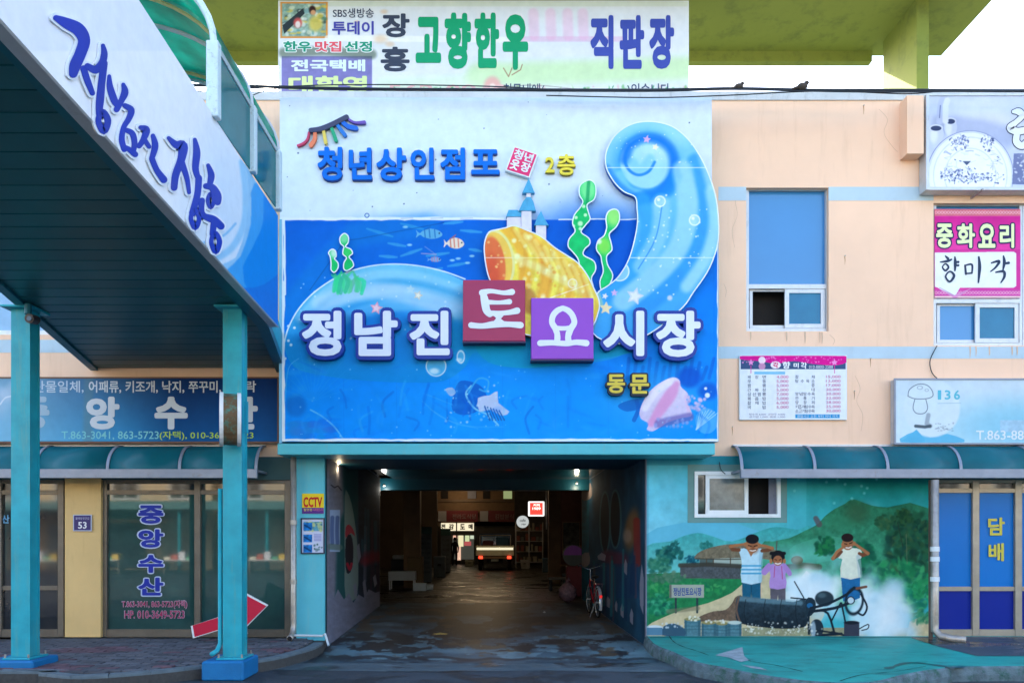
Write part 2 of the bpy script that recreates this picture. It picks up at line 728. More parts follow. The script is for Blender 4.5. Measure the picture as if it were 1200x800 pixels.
def copy_tree(o, parent=None):
    c = o.copy()
    COL.objects.link(c)
    c.parent = parent
    ORG[c.name] = ORG.get(o.name, Vector()).copy()
    for ch in [x for x in bpy.data.objects if x.parent == o]:
        copy_tree(ch, c)
    return c

# ================================================================== materials
def ground_mat(name, base, stain, wet, sc_=0.6, seedv=0.0, r0=0.75, r1=0.22, bl=0.25):
    m = mat(name, base, rough=r0, var=0.22, scale=1.3, bump=0.25, bscale=90)
    N, L = m.node_tree.nodes, m.node_tree.links
    bs = N['Principled BSDF']
    src = bs.inputs['Base Color'].links[0].from_socket
    tc = [n for n in N if n.type == 'TEX_COORD'][0]
    mp = N.new('ShaderNodeMapping')
    mp.inputs['Location'].default_value = (seedv, seedv * 2, 0)
    mp.inputs['Scale'].default_value = (sc_, sc_ * 1.5, 1)
    L.new(tc.outputs['Object'], mp.inputs[0])
    n1 = N.new('ShaderNodeTexNoise')
    n1.inputs['Scale'].default_value = 1.6
    n1.inputs['Detail'].default_value = 9
    n1.inputs['Roughness'].default_value = 0.62
    n1.inputs['Distortion'].default_value = 0.6
    L.new(mp.outputs[0], n1.inputs[0])
    r = N.new('ShaderNodeMapRange')
    r.inputs['From Min'].default_value = 0.5
    r.inputs['From Max'].default_value = 0.58
    L.new(n1.outputs[0], r.inputs[0])
    mx = N.new('ShaderNodeMix')
    mx.data_type = 'RGBA'
    L.new(r.outputs[0], mx.inputs[0])
    L.new(src, mx.inputs[6])
    mx.inputs[7].default_value = (*stain, 1)
    # pale worn patches
    n2 = N.new('ShaderNodeTexNoise')
    n2.inputs['Scale'].default_value = 3.4
    n2.inputs['Detail'].default_value = 10
    n2.inputs['Roughness'].default_value = 0.7
    L.new(mp.outputs[0], n2.inputs[0])
    r2 = N.new('ShaderNodeMapRange')
    r2.inputs['From Min'].default_value = 0.6
    r2.inputs['From Max'].default_value = 0.7
    r2.inputs['To Max'].default_value = 0.75
    L.new(n2.outputs[0], r2.inputs[0])
    mx2 = N.new('ShaderNodeMix')
    mx2.data_type = 'RGBA'
    L.new(r2.outputs[0], mx2.inputs[0])
    L.new(mx.outputs[2], mx2.inputs[6])
    mx2.inputs[7].default_value = (*wet, 1)
    L.new(mx2.outputs[2], bs.inputs['Base Color'])
    r3 = N.new('ShaderNodeMapRange')
    r3.inputs['From Min'].default_value = 0.46
    r3.inputs['From Max'].default_value = 0.6
    r3.inputs['To Min'].default_value = r0
    r3.inputs['To Max'].default_value = r1
    L.new(n1.outputs[0], r3.inputs[0])
    L.new(r3.outputs[0], bs.inputs['Roughness'])
    return m


M_asph = ground_mat('asphalt', (0.042, 0.052, 0.062), (0.024, 0.03, 0.036), (0.07, 0.082, 0.092), sc_=0.7, r0=0.8, r1=0.5)
M_conc = ground_mat('wet_concrete', (0.075, 0.105, 0.12), (0.018, 0.022, 0.026), (0.20, 0.25, 0.27), sc_=0.4, seedv=4.2, r0=0.7, r1=0.3)
M_hallfloor = ground_mat('market_floor', (0.05, 0.046, 0.04), (0.015, 0.014, 0.013), (0.08, 0.075, 0.07), sc_=0.5, seedv=1.2, r0=0.5, r1=0.2)
M_peach = mat('peach_render', A(255, 214, 184), rough=0.85, var=0.05, scale=0.9, dirt=0.3, dirtcol=A(222, 178, 146), dscale=(3.0, 2, 0.3), dthr=0.55, bump=0.08, bscale=220)
M_band = mat('pale_blue_paint', A(192, 214, 228), rough=0.8, var=0.06, scale=2.5, dirt=0.3, dirtcol=A(170, 180, 185))
M_cope = mat('coping_concrete', A(205, 210, 215), rough=0.85, var=0.1, scale=3, dirt=0.5, dirtcol=A(140, 140, 138), dscale=(3, 2, 1))
M_ochre = mat('ochre_render', A(226, 192, 132), rough=0.8, var=0.06, scale=2, dirt=0.3, dirtcol=A(190, 150, 95), dscale=(3, 3, 0.5), bump=0.08)
M_cyan = mat('cyan_paint', A(95, 195, 215), rough=0.6, var=0.07, scale=2.5, dirt=0.45, dirtcol=A(130, 190, 200), dscale=(5, 5, 0.6), dthr=0.52, bump=0.05)
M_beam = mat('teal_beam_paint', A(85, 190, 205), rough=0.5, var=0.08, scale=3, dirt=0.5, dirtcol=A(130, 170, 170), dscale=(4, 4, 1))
M_green = mat('olive_green_render', A(132, 145, 66), rough=0.8, var=0.06, scale=0.8, dirt=0.6, dirtcol=A(95, 108, 58), dscale=(1.4, 1.4, 1.4), dthr=0.5)
M_awn = mat('awning_metal', A(138, 148, 166), rough=0.42, metal=0.3, var=0.1, scale=5, dirt=0.6, dirtcol=A(120, 95, 80), dscale=(3, 3, 3), dthr=0.57)
M_alum = mat('aluminium', A(205, 210, 218), rough=0.4, metal=0.25, var=0.06, scale=6, dirt=0.35, dirtcol=A(130, 120, 110), dscale=(4, 4, 2))
M_bronze = mat('bronze_frame', A(112, 106, 98), rough=0.4, metal=0.35, var=0.15, scale=5, dirt=0.4, dirtcol=A(90, 70, 50))
M_white = mat('white_frame', A(235, 242, 248), rough=0.45, var=0.04, scale=5, dirt=0.3, dirtcol=A(170, 165, 160))
M_glassb = mat('blue_tinted_pane', A(62, 135, 195), rough=0.04, var=0.04, scale=1.5, spec=0.6)
M_glassg = mat('green_tinted_pane', (0.022, 0.062, 0.055), rough=0.03, var=0.25, scale=1.5, spec=0.6)
M_glassd = mat('dark_pane', (0.02, 0.022, 0.025), rough=0.05, var=0.1, spec=0.7)
M_void = mat('dark_interior', (0.018, 0.015, 0.013), rough=0.9)
M_film1 = mat('azure_window_film', A(0, 118, 205), rough=0.3, var=0.04, scale=1.0, spec=.2)
M_film2 = mat('royal_blue_film', A(0, 38, 150), rough=0.3, var=0.05, scale=1.0, spec=.2)
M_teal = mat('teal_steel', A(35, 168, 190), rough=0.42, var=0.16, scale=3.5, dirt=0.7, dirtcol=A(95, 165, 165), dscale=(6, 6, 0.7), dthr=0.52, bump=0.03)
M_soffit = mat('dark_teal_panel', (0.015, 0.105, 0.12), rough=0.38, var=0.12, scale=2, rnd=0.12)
M_bluec = mat('blue_painted_concrete', A(20, 115, 180), rough=0.65, var=0.1, scale=5, dirt=0.7, dirtcol=A(60, 100, 90), dscale=(3, 3, 3), dthr=0.58, bump=0.2)
M_poly = mat('teal_polycarbonate', (0.015, 0.20, 0.25), rough=0.25, var=0.12, scale=1.5, transl=0.45, dirt=0.4, dirtcol=(0.05, 0.13, 0.15), dscale=(2, 2, 2))
M_polyg = mat('green_polycarbonate', (0.01, 0.46, 0.34), rough=0.15, var=0.45, scale=1.6, transl=0.7)
M_glasst = mat('teal_side_glass', (0.02, 0.22, 0.24), rough=0.1, var=0.2, scale=1.5, transl=0.35)
M_kerb = mat('kerb_concrete', (0.11, 0.145, 0.165), rough=0.85, var=0.2, scale=6, dirt=0.5, dirtcol=(0.06, 0.06, 0.06), dscale=(2, 2, 2), bump=0.3)
M_paver = mat('paver', (0.085, 0.09, 0.105), rough=0.85, var=0.25, scale=4, rnd=0.3, bump=0.3, bscale=70)
M_paverR = mat('paver_red', (0.115, 0.07, 0.085), rough=0.85, var=0.25, scale=4, rnd=0.25, bump=0.3, bscale=70)
M_sand = mat('joint_sand', (0.06, 0.058, 0.055), rough=0.95, var=0.2, scale=20)
M_black = mat('black_rubber', (0.012, 0.012, 0.013), rough=0.6)
M_red = mat('red_panel', A(205, 25, 65), rough=0.5, var=0.05)
M_steel = mat('galvanised_pipe', A(175, 170, 165), rough=0.38, metal=0.5, var=0.2, scale=8, dirt=0.5, dirtcol=A(110, 85, 60), dscale=(4, 4, 1))

# ================================================================== ground
DW = 12.0                                        # depth of the facade


def sheet_poly(name, pts, z, m, **k):
    v = [(p[0], p[1], z) for p in pts]
    return mk(name, v, [tuple(range(len(v)))], m, **k)


sheet_poly('road', [(-500, -500), (500, -500), (500, 500), (-500, 500)], 0, M_asph, kind='structure')
sheet_poly('passage_floor', [(-2.95, 9.9), (-1.2, 9.75), (0.6, 9.85), (2.3, 9.7), (2.6, 9.9), (2.6, 20), (-3.3, 20), (-3.2, 12)], 0.004, M_conc, kind='structure')
sheet_poly('market_floor', [(-7.5, 20), (6.5, 20), (6.5, 53), (-7.5, 53)], 0.004, M_hallfloor, kind='structure')

# stained wet surface of the passage mouth, painted stain by stain
cf = Cv(300, 706, 800, 776, 2.2, (62, 92, 108))
cf.noise(.25, 40, 3, sx=2.5, sy=.6)
cf.noise(.22, 9, 4, sx=2.5, sy=.7)
for i in range(90):
    g = random.Random(i + 7000)
    x, y = g.uniform(330, 780), g.uniform(708, 774)
    cl_ = g.choice([(18, 24, 32), (24, 32, 42), (95, 128, 142), (70, 108, 122), (52, 58, 66), (110, 142, 156), (30, 36, 42)])
    k = (y - 690) / 60
    cf.ell(x, y, g.uniform(8, 34), g.uniform(1, 5) * k, c=cl_, a=g.uniform(.25, .75), soft=.35, rot=g.uniform(-3, 3))
    cf.ell(x + g.uniform(-14, 14), y + g.uniform(-3, 3), g.uniform(4, 14), g.uniform(.8, 3) * k, c=cl_, a=g.uniform(.4, .8), soft=.25, rot=g.uniform(-5, 5))
for (x, y, rx, ry) in ((463, 751, 22, 5), (480, 772, 24, 4), (528, 716, 60, 5), (562, 744, 16, 3), (660, 752, 30, 4), (690, 749, 26, 3), (664, 761, 14, 2.6), (612, 738, 20, 3), (640, 727, 50, 5)):
    cf.ell(x, y, rx, ry, c=(16, 20, 27), a=.85, soft=.3)
for (x, y, rx, ry) in ((410, 762, 40, 5), (440, 768, 30, 3), (570, 778, 24, 2), (720, 764, 40, 4), (705, 772, 36, 3), (430, 745, 24, 4), (640, 757, 30, 2.4), (560, 762, 60, 3)):
    cf.ell(x, y, rx, ry, c=(112, 150, 165), a=.6, soft=.5)
for (x, y, rx, ry) in ((605, 740, 16, 2.5), (545, 752, 22, 2.5), (500, 727, 14, 2)):
    cf.ell(x, y, rx, ry, c=(92, 66, 48), a=.6, soft=.5)
def blotch(cv, thr, cell, col, a, sx, sy, seed, y0=0):
    n = vnoise(cv.h, cv.w, cell * cv.res, seed, sx, sy, 6)
    m_ = np.clip((n - thr) / .025, 0, 1) * a
    if y0:
        m_ = m_ * np.clip((cv.Y - y0) / 8, 0, 1)[:, None]
    cv.a += (np.array(col, float) - cv.a) * m_[..., None]


blotch(cf, .56, 26, (18, 24, 31), .8, 2.2, .5, 91)
blotch(cf, .60, 20, (120, 155, 168), .7, 2.5, .5, 92, 735)
blotch(cf, .62, 12, (30, 36, 44), .8, 2.2, .6, 93)
blotch(cf, .63, 10, (105, 140, 152), .7, 2.4, .5, 94, 742)
blotch(cf, .66, 16, (96, 74, 52), .7, 2.0, .5, 95)
for i in range(260):
    g = random.Random(i + 8000)
    cf.ell(g.uniform(330, 780), g.uniform(712, 774), g.uniform(.5, 3), g.uniform(.3, .8), c=g.choice([(20, 26, 33), (125, 150, 160), (90, 80, 70), (60, 90, 105)]), a=g.uniform(.3, .8))
g = random.Random(3)
cf.line([(300 + i * 25, 771 + g.uniform(-2.5, 2.5)) for i in range(21)], 1.6, (30, 44, 56), a=.8, sm=3, soft=.6)
cf.rect(300, 773, 800, 776, (44, 62, 78), a=.6)


def floor_map(X, Y):
    d_ = (CH - .007) * F / (Y - CY)
    return np.stack([(X - CX) / F * d_, d_, np.full_like(X, .007)], -1)


Xg, Yg = np.meshgrid(cf.X, cf.Y)
Vf = floor_map(Xg, Yg)
mf = (Vf[..., 0] > -2.70 - np.maximum(0, Vf[..., 1] - 12) * .042 - np.maximum(0, 12 - Vf[..., 1]) * .0) & (Vf[..., 0] < 2.25)
cf.sheet('passage_stains', paint_mat('stained_floor', rough=.5, spec=.45), None, fmap=floor_map, mask=mf, kind='structure')

# left pavement with laid pavers
zs = 0.15
edge = [P(382, 752, 11.42).xy, (-2.64, 10.9), (-2.76, 10.4), (-2.92, 9.95), (-3.2, 9.6), (-3.6, 9.3), (-4.05, 8.9), (-4.7, 8.6), (-5.3, 8.8), (-5.9, 8.95), (-14, 9.0)]
edge[0] = Vector((-2.64, 11.4))
edge = [(float(e[0]), float(e[1])) for e in edge]
es = [tuple(e) for e in cat(edge, 5, False)]
inner = [(-14, 12.0), (-2.72, 12.0)]
poly = es + inner
pav = MB().prism([(x, y, zs - 0.03) for x, y in poly][::-1], (0, 0, -(zs - 0.03))).build('left_pavement', M_sand, kind='structure')
# kerb stones
kin = []
for i, (x, y) in enumerate(es):
    a, b = es[max(i - 1, 0)], es[min(i + 1, len(es) - 1)]
    t = Vector((b[0] - a[0], b[1] - a[1])).normalized()
    nn = Vector((-t.y, t.x))                     # towards the pavement
    if nn.x * (-6 - x) + nn.y * (10.8 - y) < 0:
        nn = -nn
    kin.append((x + nn.x * 0.14, y + nn.y * 0.14))
for i in range(0, len(es) - 1, 3):
    j = min(i + 3, len(es) - 1)
    out = es[i:j + 1]
    inn = kin[i:j + 1][::-1]
    c = Vector((sum(p[0] for p in out + inn) / len(out + inn), sum(p[1] for p in out + inn) / len(out + inn)))
    pts = [((p[0] - c.x) * 0.992 + c.x, (p[1] - c.y) * 0.992 + c.y, 0.001) for p in out + inn]
    # low kerb: the top is chamfered by a smaller top ring
    n = len(pts)
    top = [((p[0] - c.x) * 0.96 + c.x, (p[1] - c.y) * 0.96 + c.y, zs + 0.004) for p in pts]
    mid = [(p[0], p[1], zs - 0.012) for p in pts]
    mb = MB().add(pts + mid + top, [tuple(range(2 * n, 3 * n))] + [(r * n + q, r * n + (q + 1) % n, (r + 1) * n + (q + 1) % n, (r + 1) * n + q) for r in (0, 1) for q in range(n)])
    mb.build('kerb_stone', M_kerb, pav)


def inside(x, y, pl):
    c = False
    for i in range(len(pl)):
        x1, y1 = pl[i - 1]
        x2, y2 = pl[i]
        if (y1 > y) != (y2 > y) and x < (x2 - x1) * (y - y1) / (y2 - y1) + x1:
            c = not c
    return c


kpoly = kin + inner
bw, bd = 0.245, 0.125
pm = MB().bbox(0, bw - 0.012, 0, bd - 0.01, 0, 0.05, 0.006)
pmeshes = []
for mm in (M_paver, M_paverR):
    me = bpy.data.meshes.new('paver')
    me.from_pydata([tuple(v) for v in pm.v], [], pm.f)
    me.materials.append(mm)
    pmeshes.append(me)
cand = []
for j in range(40):
    for i in range(60):
        x, y = -14 + i * bw * 1.0 + (j % 2) * bw / 2, 8.25 + j * bd
        if x > -2.5 or y > 11.86 or x < -7.6:
            continue
        if all(inside(a, b, kpoly) for a, b in ((x, y), (x + bw, y), (x, y + bd), (x + bw, y + bd))):
            cand.append((math.hypot(x, y), x, y))
cand.sort()
po = ORG[pav.name]
rest = MB()
for k, (dd, x, y) in enumerate(cand):
    z = zs - 0.048 + random.uniform(-0.004, 0.004)
    if k < 300:
        o = bpy.data.objects.new('paver', pmeshes[1 if (vx := math.sin(x * 2.1 + 1.0) + math.sin(y * 4.3)) > 1.25 or random.random() < 0.05 else 0])
        COL.objects.link(o)
        o.parent = pav
        o.location = (x - po.x, y - po.y, z - po.z)
        o.rotation_euler = (random.uniform(-.01, .01), random.uniform(-.01, .01), random.uniform(-.012, .012))
    else:
        rest.add([v + Vector((x, y, z)) for v in pm.v], pm.f)
rest.build('paver_field', M_paver, pav, kind='stuff')

# right apron painted teal, bulging towards the road
M_apron = mat('teal_painted_concrete', A(25, 155, 150), rough=0.5, var=0.3, scale=1.2, dirt=0.75, dirtcol=A(10, 88, 92), dscale=(0.8, 1.8, 1), dthr=0.52, bump=0.15, bscale=30)
za = 0.17
ap = [(2.28, 12.0), (2.22, 11.0), (2.32, 10.3), (2.42, 9.5), (2.64, 9.1), (2.92, 8.6), (3.35, 8.2), (3.9, 8.15), (4.5, 8.6), (5.17, 9.0), (6.25, 9.18), (14, 9.3)]
aps = [tuple(e) for e in cat(ap, 5, False)]
fullp = aps + [(14, 12.0)]
apron = MB().prism([(x, y, za) for x, y in fullp], (0, 0, -za)).build('right_apron', M_apron, kind='structure')
M_chip = mat('chipped_concrete', A(150, 165, 175), rough=0.9, var=0.25, scale=8, bump=0.3)
M_moss = mat('mossy_kerb', A(95, 115, 125), rough=0.95, var=0.4, scale=6, dirt=0.9, dirtcol=A(20, 85, 62), dscale=(3, 3, 3), dthr=0.5, bump=0.4)
# worn outer lip, following the edge
lip = []
for i, (x, y) in enumerate(aps[:-1]):
    a, b = aps[max(i - 1, 0)], aps[i + 1]
    t = Vector((b[0] - a[0], b[1] - a[1])).normalized()
    nn = Vector((t.y, -t.x)) if Vector((t.y, -t.x)).dot(Vector((4.5 - x, 12 - y))) < 0 else Vector((-t.y, t.x))
    lip.append(((x, y), (x + nn.x * 0.03, y + nn.y * 0.03), (x + nn.x * 0.05, y + nn.y * 0.05)))
vs, fs = [], []
for i, (a, b, c) in enumerate(lip):
    jz = 0.012 * math.sin(i * 1.7)
    vs += [(a[0], a[1], za + 0.004), (b[0], b[1], za - 0.02 + jz), (c[0], c[1], 0.07 + jz), (c[0] , c[1] , 0.0)]
    if i:
        for r in range(3):
            fs.append((i * 4 - 4 + r, i * 4 - 3 + r, i * 4 + 1 + r, i * 4 + r))
mk('worn_lip', vs, fs, M_moss, apron)
for nm, ps in (('chipped_patch', [(838, 767), (870, 757.5), (872, 768), (878, 773), (868, 775), (855, 770)]), ('chipped_patch', [(868, 778), (890, 781), (900, 785), (880, 782)])):
    gp = [G(x, y, za + 0.004) for x, y in ps]
    mk(nm, gp, [tuple(range(len(gp)))], M_chip, apron)
M_crack = mat('crack_dirt', (.02, .05, .045), rough=.95, var=.4)


def ribbon(name, pts, wd, z, m_, parent):
    g_ = random.Random(len(pts) * 7 + int(pts[0][0]))
    q = [G(a, b, z) for a, b in [tuple(t) for t in cat(pts, 5, False)]]
    v = []
    for i, p in enumerate(q):
        t = (q[min(i + 1, len(q) - 1)] - q[max(i - 1, 0)]).normalized()
        n = Vector((-t.y, t.x, 0)) * wd * g_.uniform(.3, 1.4)
        v += [p + n, p - n * .6]
    mk(name, v, [(2 * i, 2 * i + 1, 2 * i + 3, 2 * i + 2) for i in range(len(q) - 1)], m_, parent)


ribbon('crack', [(783, 743), (789, 751), (800, 757), (816, 762), (830, 767)], .012, za + .003, M_crack, apron)
ribbon('crack', [(870, 768), (876, 773), (890, 776), (910, 779), (940, 786)], .014, za + .003, M_crack, apron)
ribbon('crack', [(985, 797), (1010, 790), (1050, 786), (1085, 780)], .010, za + .003, M_crack, apron)
ribbon('stain', [(1040, 783), (1065, 776), (1092, 778), (1118, 782), (1130, 780)], .05, za + .0035, mat('apron_stain', A(8, 80, 82), rough=.4), apron)
ribbon('wall_joint_dirt', [(762, 745.9), (850, 746.1), (950, 745.9), (1068, 746.2)], .025, za + .003, mat('joint_dirt', A(20, 95, 95), rough=.9), apron)
# dark wet entry slab in front of the blue doors
gp = [G(1068, 747, za + .004), G(1100, 757, za + .004), G(1145, 768, za + .004), G(1300, 768, za + .004), G(1300, 745.5, za + .004), G(1068, 745.5, za + .004)]
sheet_poly('entry_slab', [(p.x, min(p.y, 11.95)) for p in gp], za + 0.004, ground_mat('wet_slab', (0.04, 0.06, 0.075), (0.02, 0.025, 0.03), (0.07, 0.09, 0.1), r0=0.5, r1=0.15), kind='structure')

# ================================================================== market building
bld = thing('market_building', (0, 12, 0), 'two storey peach rendered market building with pale blue bands and a drive-through passage', 'building')
W1, W2 = (874.5, 220, 971, 388), (1094, 238, 1300, 405)
ztop = P(0, 118, DW).z


def wallpx(m, x0, x1, y0, y1):
    a, b = P(x0, y1, DW), P(x1, y0, DW)
    m.box(a.x, b.x, DW, DW + 0.3, a.z, b.z)


m = MB()
XR, XL = 1700, -500
zfl = 535
WL = (-90, 300, 58, 392)
for (x0, x1, y0, y1) in ((XL, WL[0], 118, 535), (WL[0], WL[2], 118, WL[1]), (WL[0], WL[2], WL[3], 535), (WL[2], W1[0], 118, 535), (W1[0], W1[2], 118, W1[1]), (W1[0], W1[2], W1[3], 535),
                         (W1[2], W2[0], 118, 535), (W2[0], W2[2], 118, W2[1]), (W2[0], W2[2], W2[3], 535), (W2[2], XR, 118, 535)):
    wallpx(m, x0, x1, y0, y1)
m.build('wall', M_peach, bld)
xl, xr = P(XL, 0, DW).x, P(XR, 0, DW).x
MB().box(xl, xr, DW - 0.02, DW + 0.5, ztop, P(0, 108, DW).z).build('coping', M_cope, bld)
MB().box(xl, xr, DW + 0.5, 22, ztop - 0.3, ztop - 0.02).build('roof', mat('roof_membrane', (.07, .09, .07), rough=.9), bld)
MB().box(xl - .3, xl, DW, 22, 0, ztop - 0.3).build('side_wall', M_peach, bld)
MB().box(xr, xr + .3, DW, 22, 0, ztop - 0.3).build('side_wall', M_peach, bld)
MB().box(xl, xr, 22, 22.2, 5.4, ztop - 0.3).build('rear_wall', M_peach, bld)
MB().box(xl, xr, DW + 0.3, 22, 3.3, 3.45).build('floor_slab', M_void, bld)
MB().box(xl, xr, DW + 0.9, DW + 1.0, 3.46, ztop - 0.31).build('inner_partition', M_void, bld)
for (x0, x1, y0, y1) in ((842, W1[0], 219, 235), (W1[2], 1094, 219, 235), (842, 1700, 406, 420), (XL, 328, 398, 413)):
    fbox(x0, x1, y0, y1, DW - 0.004, 0.003).build('painted_band', M_band, bld)
fbox(1063, 1082.5, 112, 180, DW - 0.22, 0.22).build('pilaster_stub', M_peach, bld)
# ground floor walls: ochre column, cyan pillar, mural wall, service zone behind the shops
fbox(76, 118, 535, 746, DW - 0.02, 0.3).build('ochre_column', M_ochre, bld)
fbox(-500, 350, 535, 562, DW, 0.3).build('shop_header', mat('shop_header', A(60, 95, 100), rough=0.6), bld)
a, b = P(350, 748, 11.85), P(383, 532, 11.85)
MB().bbox(-3.16, -2.722, 11.85, 12.3, 0, 3.2, 0.01).build('cyan_pillar', M_cyan, bld)
mur_x0, mur_x1 = 757.5, 1090
m = MB()
wz = P(0, 0, DW)
MW = (815, 552, 914, 606)
for (x0, x1, y0, y1) in ((758, MW[0], 535, 757), (MW[0], MW[2], 535, MW[1]), (MW[0], MW[2], MW[3], 757), (MW[2], 1097, 535, 757)):
    a, b = P(x0, y1, DW), P(x1, y0, DW)
    m.box(a.x, b.x, DW, DW + 0.3, max(0, a.z), b.z)
m.build('mural_wall', mat('mural_ground_paint', A(95, 150, 150), rough=0.8), bld)
fbox(1091, 1700, 535, 562, DW, 0.3).build('shop_header', mat('shop_header', A(60, 95, 100)), bld)
# beam over the passage
bz0 = P(0, 532.5, 11.35).z
m = MB().bbox(P(325, 0, 11.35).x, P(838, 0, 11.35).x, 11.35, 12.0, bz0, P(0, 519.5, 11.35).z, 0.008)
m.build('passage_beam', M_beam, bld)
M_beamshade = mat('beam_underside_shade', A(10, 75, 100), rough=0.5, var=0.1)  # darker copy of the beam paint: shade of the underside put into the colour
MB().box(-2.72, P(757, 0, 12).x, 12.0, 13.9, bz0 + 0.01, 3.28).build('beam_soffit', M_beamshade, bld)
# passage walls
PLa, PLb = Vector((-2.70, 11.86, 0)), Vector((-3.0, 19.0, 0))
PRa, PRb = Vector((2.255, 11.86, 0)), Vector((2.255, 21.5, 0))
M_pier = mat('grey_lilac_plaster', A(125, 130, 150), rough=0.85, var=0.12, scale=3, dirt=0.6, dirtcol=A(80, 80, 90), dscale=(3, 3, 2), bump=0.15)
MB().prism([(-2.735, 12.31, 0), (-3.03, 19, 0), (-7.5, 19, 0), (-7.5, 12.31, 0)], (0, 0, 3.25)).build('passage_wall', M_pier, bld)
MB().prism([(2.26, 11.98, 0), (2.275, 11.98, 0), (2.275, 12.31, 0), (6.4, 12.31, 0), (6.4, 21.5, 0), (2.26, 21.5, 0)][::-1], (0, 0, 3.25)).build('passage_wall', M_pier, bld)
MB().box(-2.72, 2.27, 13.9, 20, 3.2, 3.26).build('passage_ceiling', mat('glossy_ceiling_panel', (0.05, 0.055, 0.06), spec=.6, rough=0.14, var=0.2, scale=3), bld)
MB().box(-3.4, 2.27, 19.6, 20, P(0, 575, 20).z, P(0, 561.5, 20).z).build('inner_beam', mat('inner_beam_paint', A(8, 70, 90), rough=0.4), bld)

# back side of shops (dark rooms)
MB().box(-7.5, -3.2, DW + 0.6, DW + 0.7, 0, 3.25).build('room_wall', M_void, bld)
MB().box(6.4, xr, DW + 0.6, DW + 0.7, 0, 3.25).build('room_wall', M_void, bld)
MB().box(xl, -7.5, DW + 0.6, DW + 0.7, 0, 3.25).build('room_wall', M_void, bld)


# windows of the upper floor
def slider_window(x0, y0, x1, y1, split, name='window', openleft=True):
    d = DW + 0.07
    fr = frame_mb(x0, x1, y0, y1, d, 0.1, 3.2)
    g = fbox(x0 + 3.2, x1 - 3.2, split, split + 5, d, 0.1)
    fr.add(g.v, g.f)
    w_ = fr.build(name, M_alum, bld)
    fbox(x0 + 3.2, x1 - 3.2, y0 + 3.2, split, d + 0.05, 0.01).build('pane', M_glassb, w_)
    xm = (x0 + x1) / 2
    s = frame_mb(x0 + 4, xm + 1, split + 5, y1 - 3.4, d + 0.055, 0.03, 3.5)
    s.build('sash', M_alum, w_)
    s2 = frame_mb(xm - 3, x1 - 4, split + 5.2, y1 - 3.6, d + 0.015, 0.03, 5)
    s2.build('sash', M_alum, w_)
    return w_, (x0 + 7.5, xm - 2.5, split + 8.5, y1 - 6.9), (xm + 2, x1 - 9, split + 10.2, y1 - 8.6), d


w1, la, lb, d_ = slider_window(W1[0], W1[1], W1[2], W1[3], 333)
fbox(*la, d_ + 0.3, 0.01).build('pane', M_void, w1)  # no glass: dark sheet stands in for the shaded room behind the open sash
fbox(*lb, d_ + 0.035, 0.01).build('pane', mat('teal_pane', A(40, 120, 160), rough=0.1), w1)
w2, la, lb, d_ = slider_window(W2[0], W2[1], 1198, W2[3], 350)
fbox(*la, d_ + 0.07, 0.01).build('pane', M_glassb, w2)
fbox(*lb, d_ + 0.035, 0.01).build('pane', mat('teal_pane', A(40, 120, 160)), w2)
w3, la, lb, d_ = slider_window(1198.5, W2[1], W2[2], W2[3], 350)
fbox(*la, d_ + 0.07, 0.01).build('pane', M_glassb, w3)
fbox(*lb, d_ + 0.035, 0.01).build('pane', M_glassb, w3)
m = frame_mb(WL[0], WL[2], WL[1], WL[3], DW + 0.05, 0.08, 5)
w4 = m.build('window', M_white, bld)
fbox(WL[0] + 5, WL[2] - 5, WL[1] + 5, WL[3] - 5, DW + 0.09, 0.01).build('pane', mat('pale_pane', A(150, 190, 225), rough=0.15), w4)
# small mural window
m = frame_mb(MW[0] - 1, MW[2] + 1, MW[1], MW[3], DW - 0.03, 0.1, 4)
wm = m.build('window', M_white, bld)
frame_mb(MW[0] + 12, 877, MW[1] + 4, MW[3] - 4, DW - 0.012, 0.03, 4.5).build('sash', M_white, wm)
fbox(MW[0] + 16.5, 872.5, MW[1] + 8.5, MW[3] - 8.5, DW + 0.005, 0.008).build('pane', mat('hazy_pane', (0.10, 0.12, 0.12), rough=0.2, var=0.5, scale=6, spec=0.8), wm)
fbox(MW[0] + 3, MW[0] + 12, MW[1] + 4, MW[3] - 4, DW + 0.03, 0.01).build('pane', M_glassd, wm)
fbox(877, 901, MW[1] + 4, MW[3] - 4, DW + 0.2, 0.01).build('pane', M_void, wm)
fbox(901, MW[2] - 3, MW[1] + 4, MW[3] - 4, DW + 0.03, 0.02).build('curtain', M_pier, wm)
# grey plaster border round it
m = MB()
for q in ((806, 922, 544, MW[1]), (806, 922, MW[3], 612), (806, MW[0] - 1, MW[1], MW[3]), (MW[2] + 1, 922, MW[1], MW[3])):
    g = fbox(*q, DW - 0.012, 0.01)
    m.add(g.v, g.f)
m.build('plaster_border', mat('border_plaster', A(110, 150, 150), rough=0.9, var=0.1), bld)


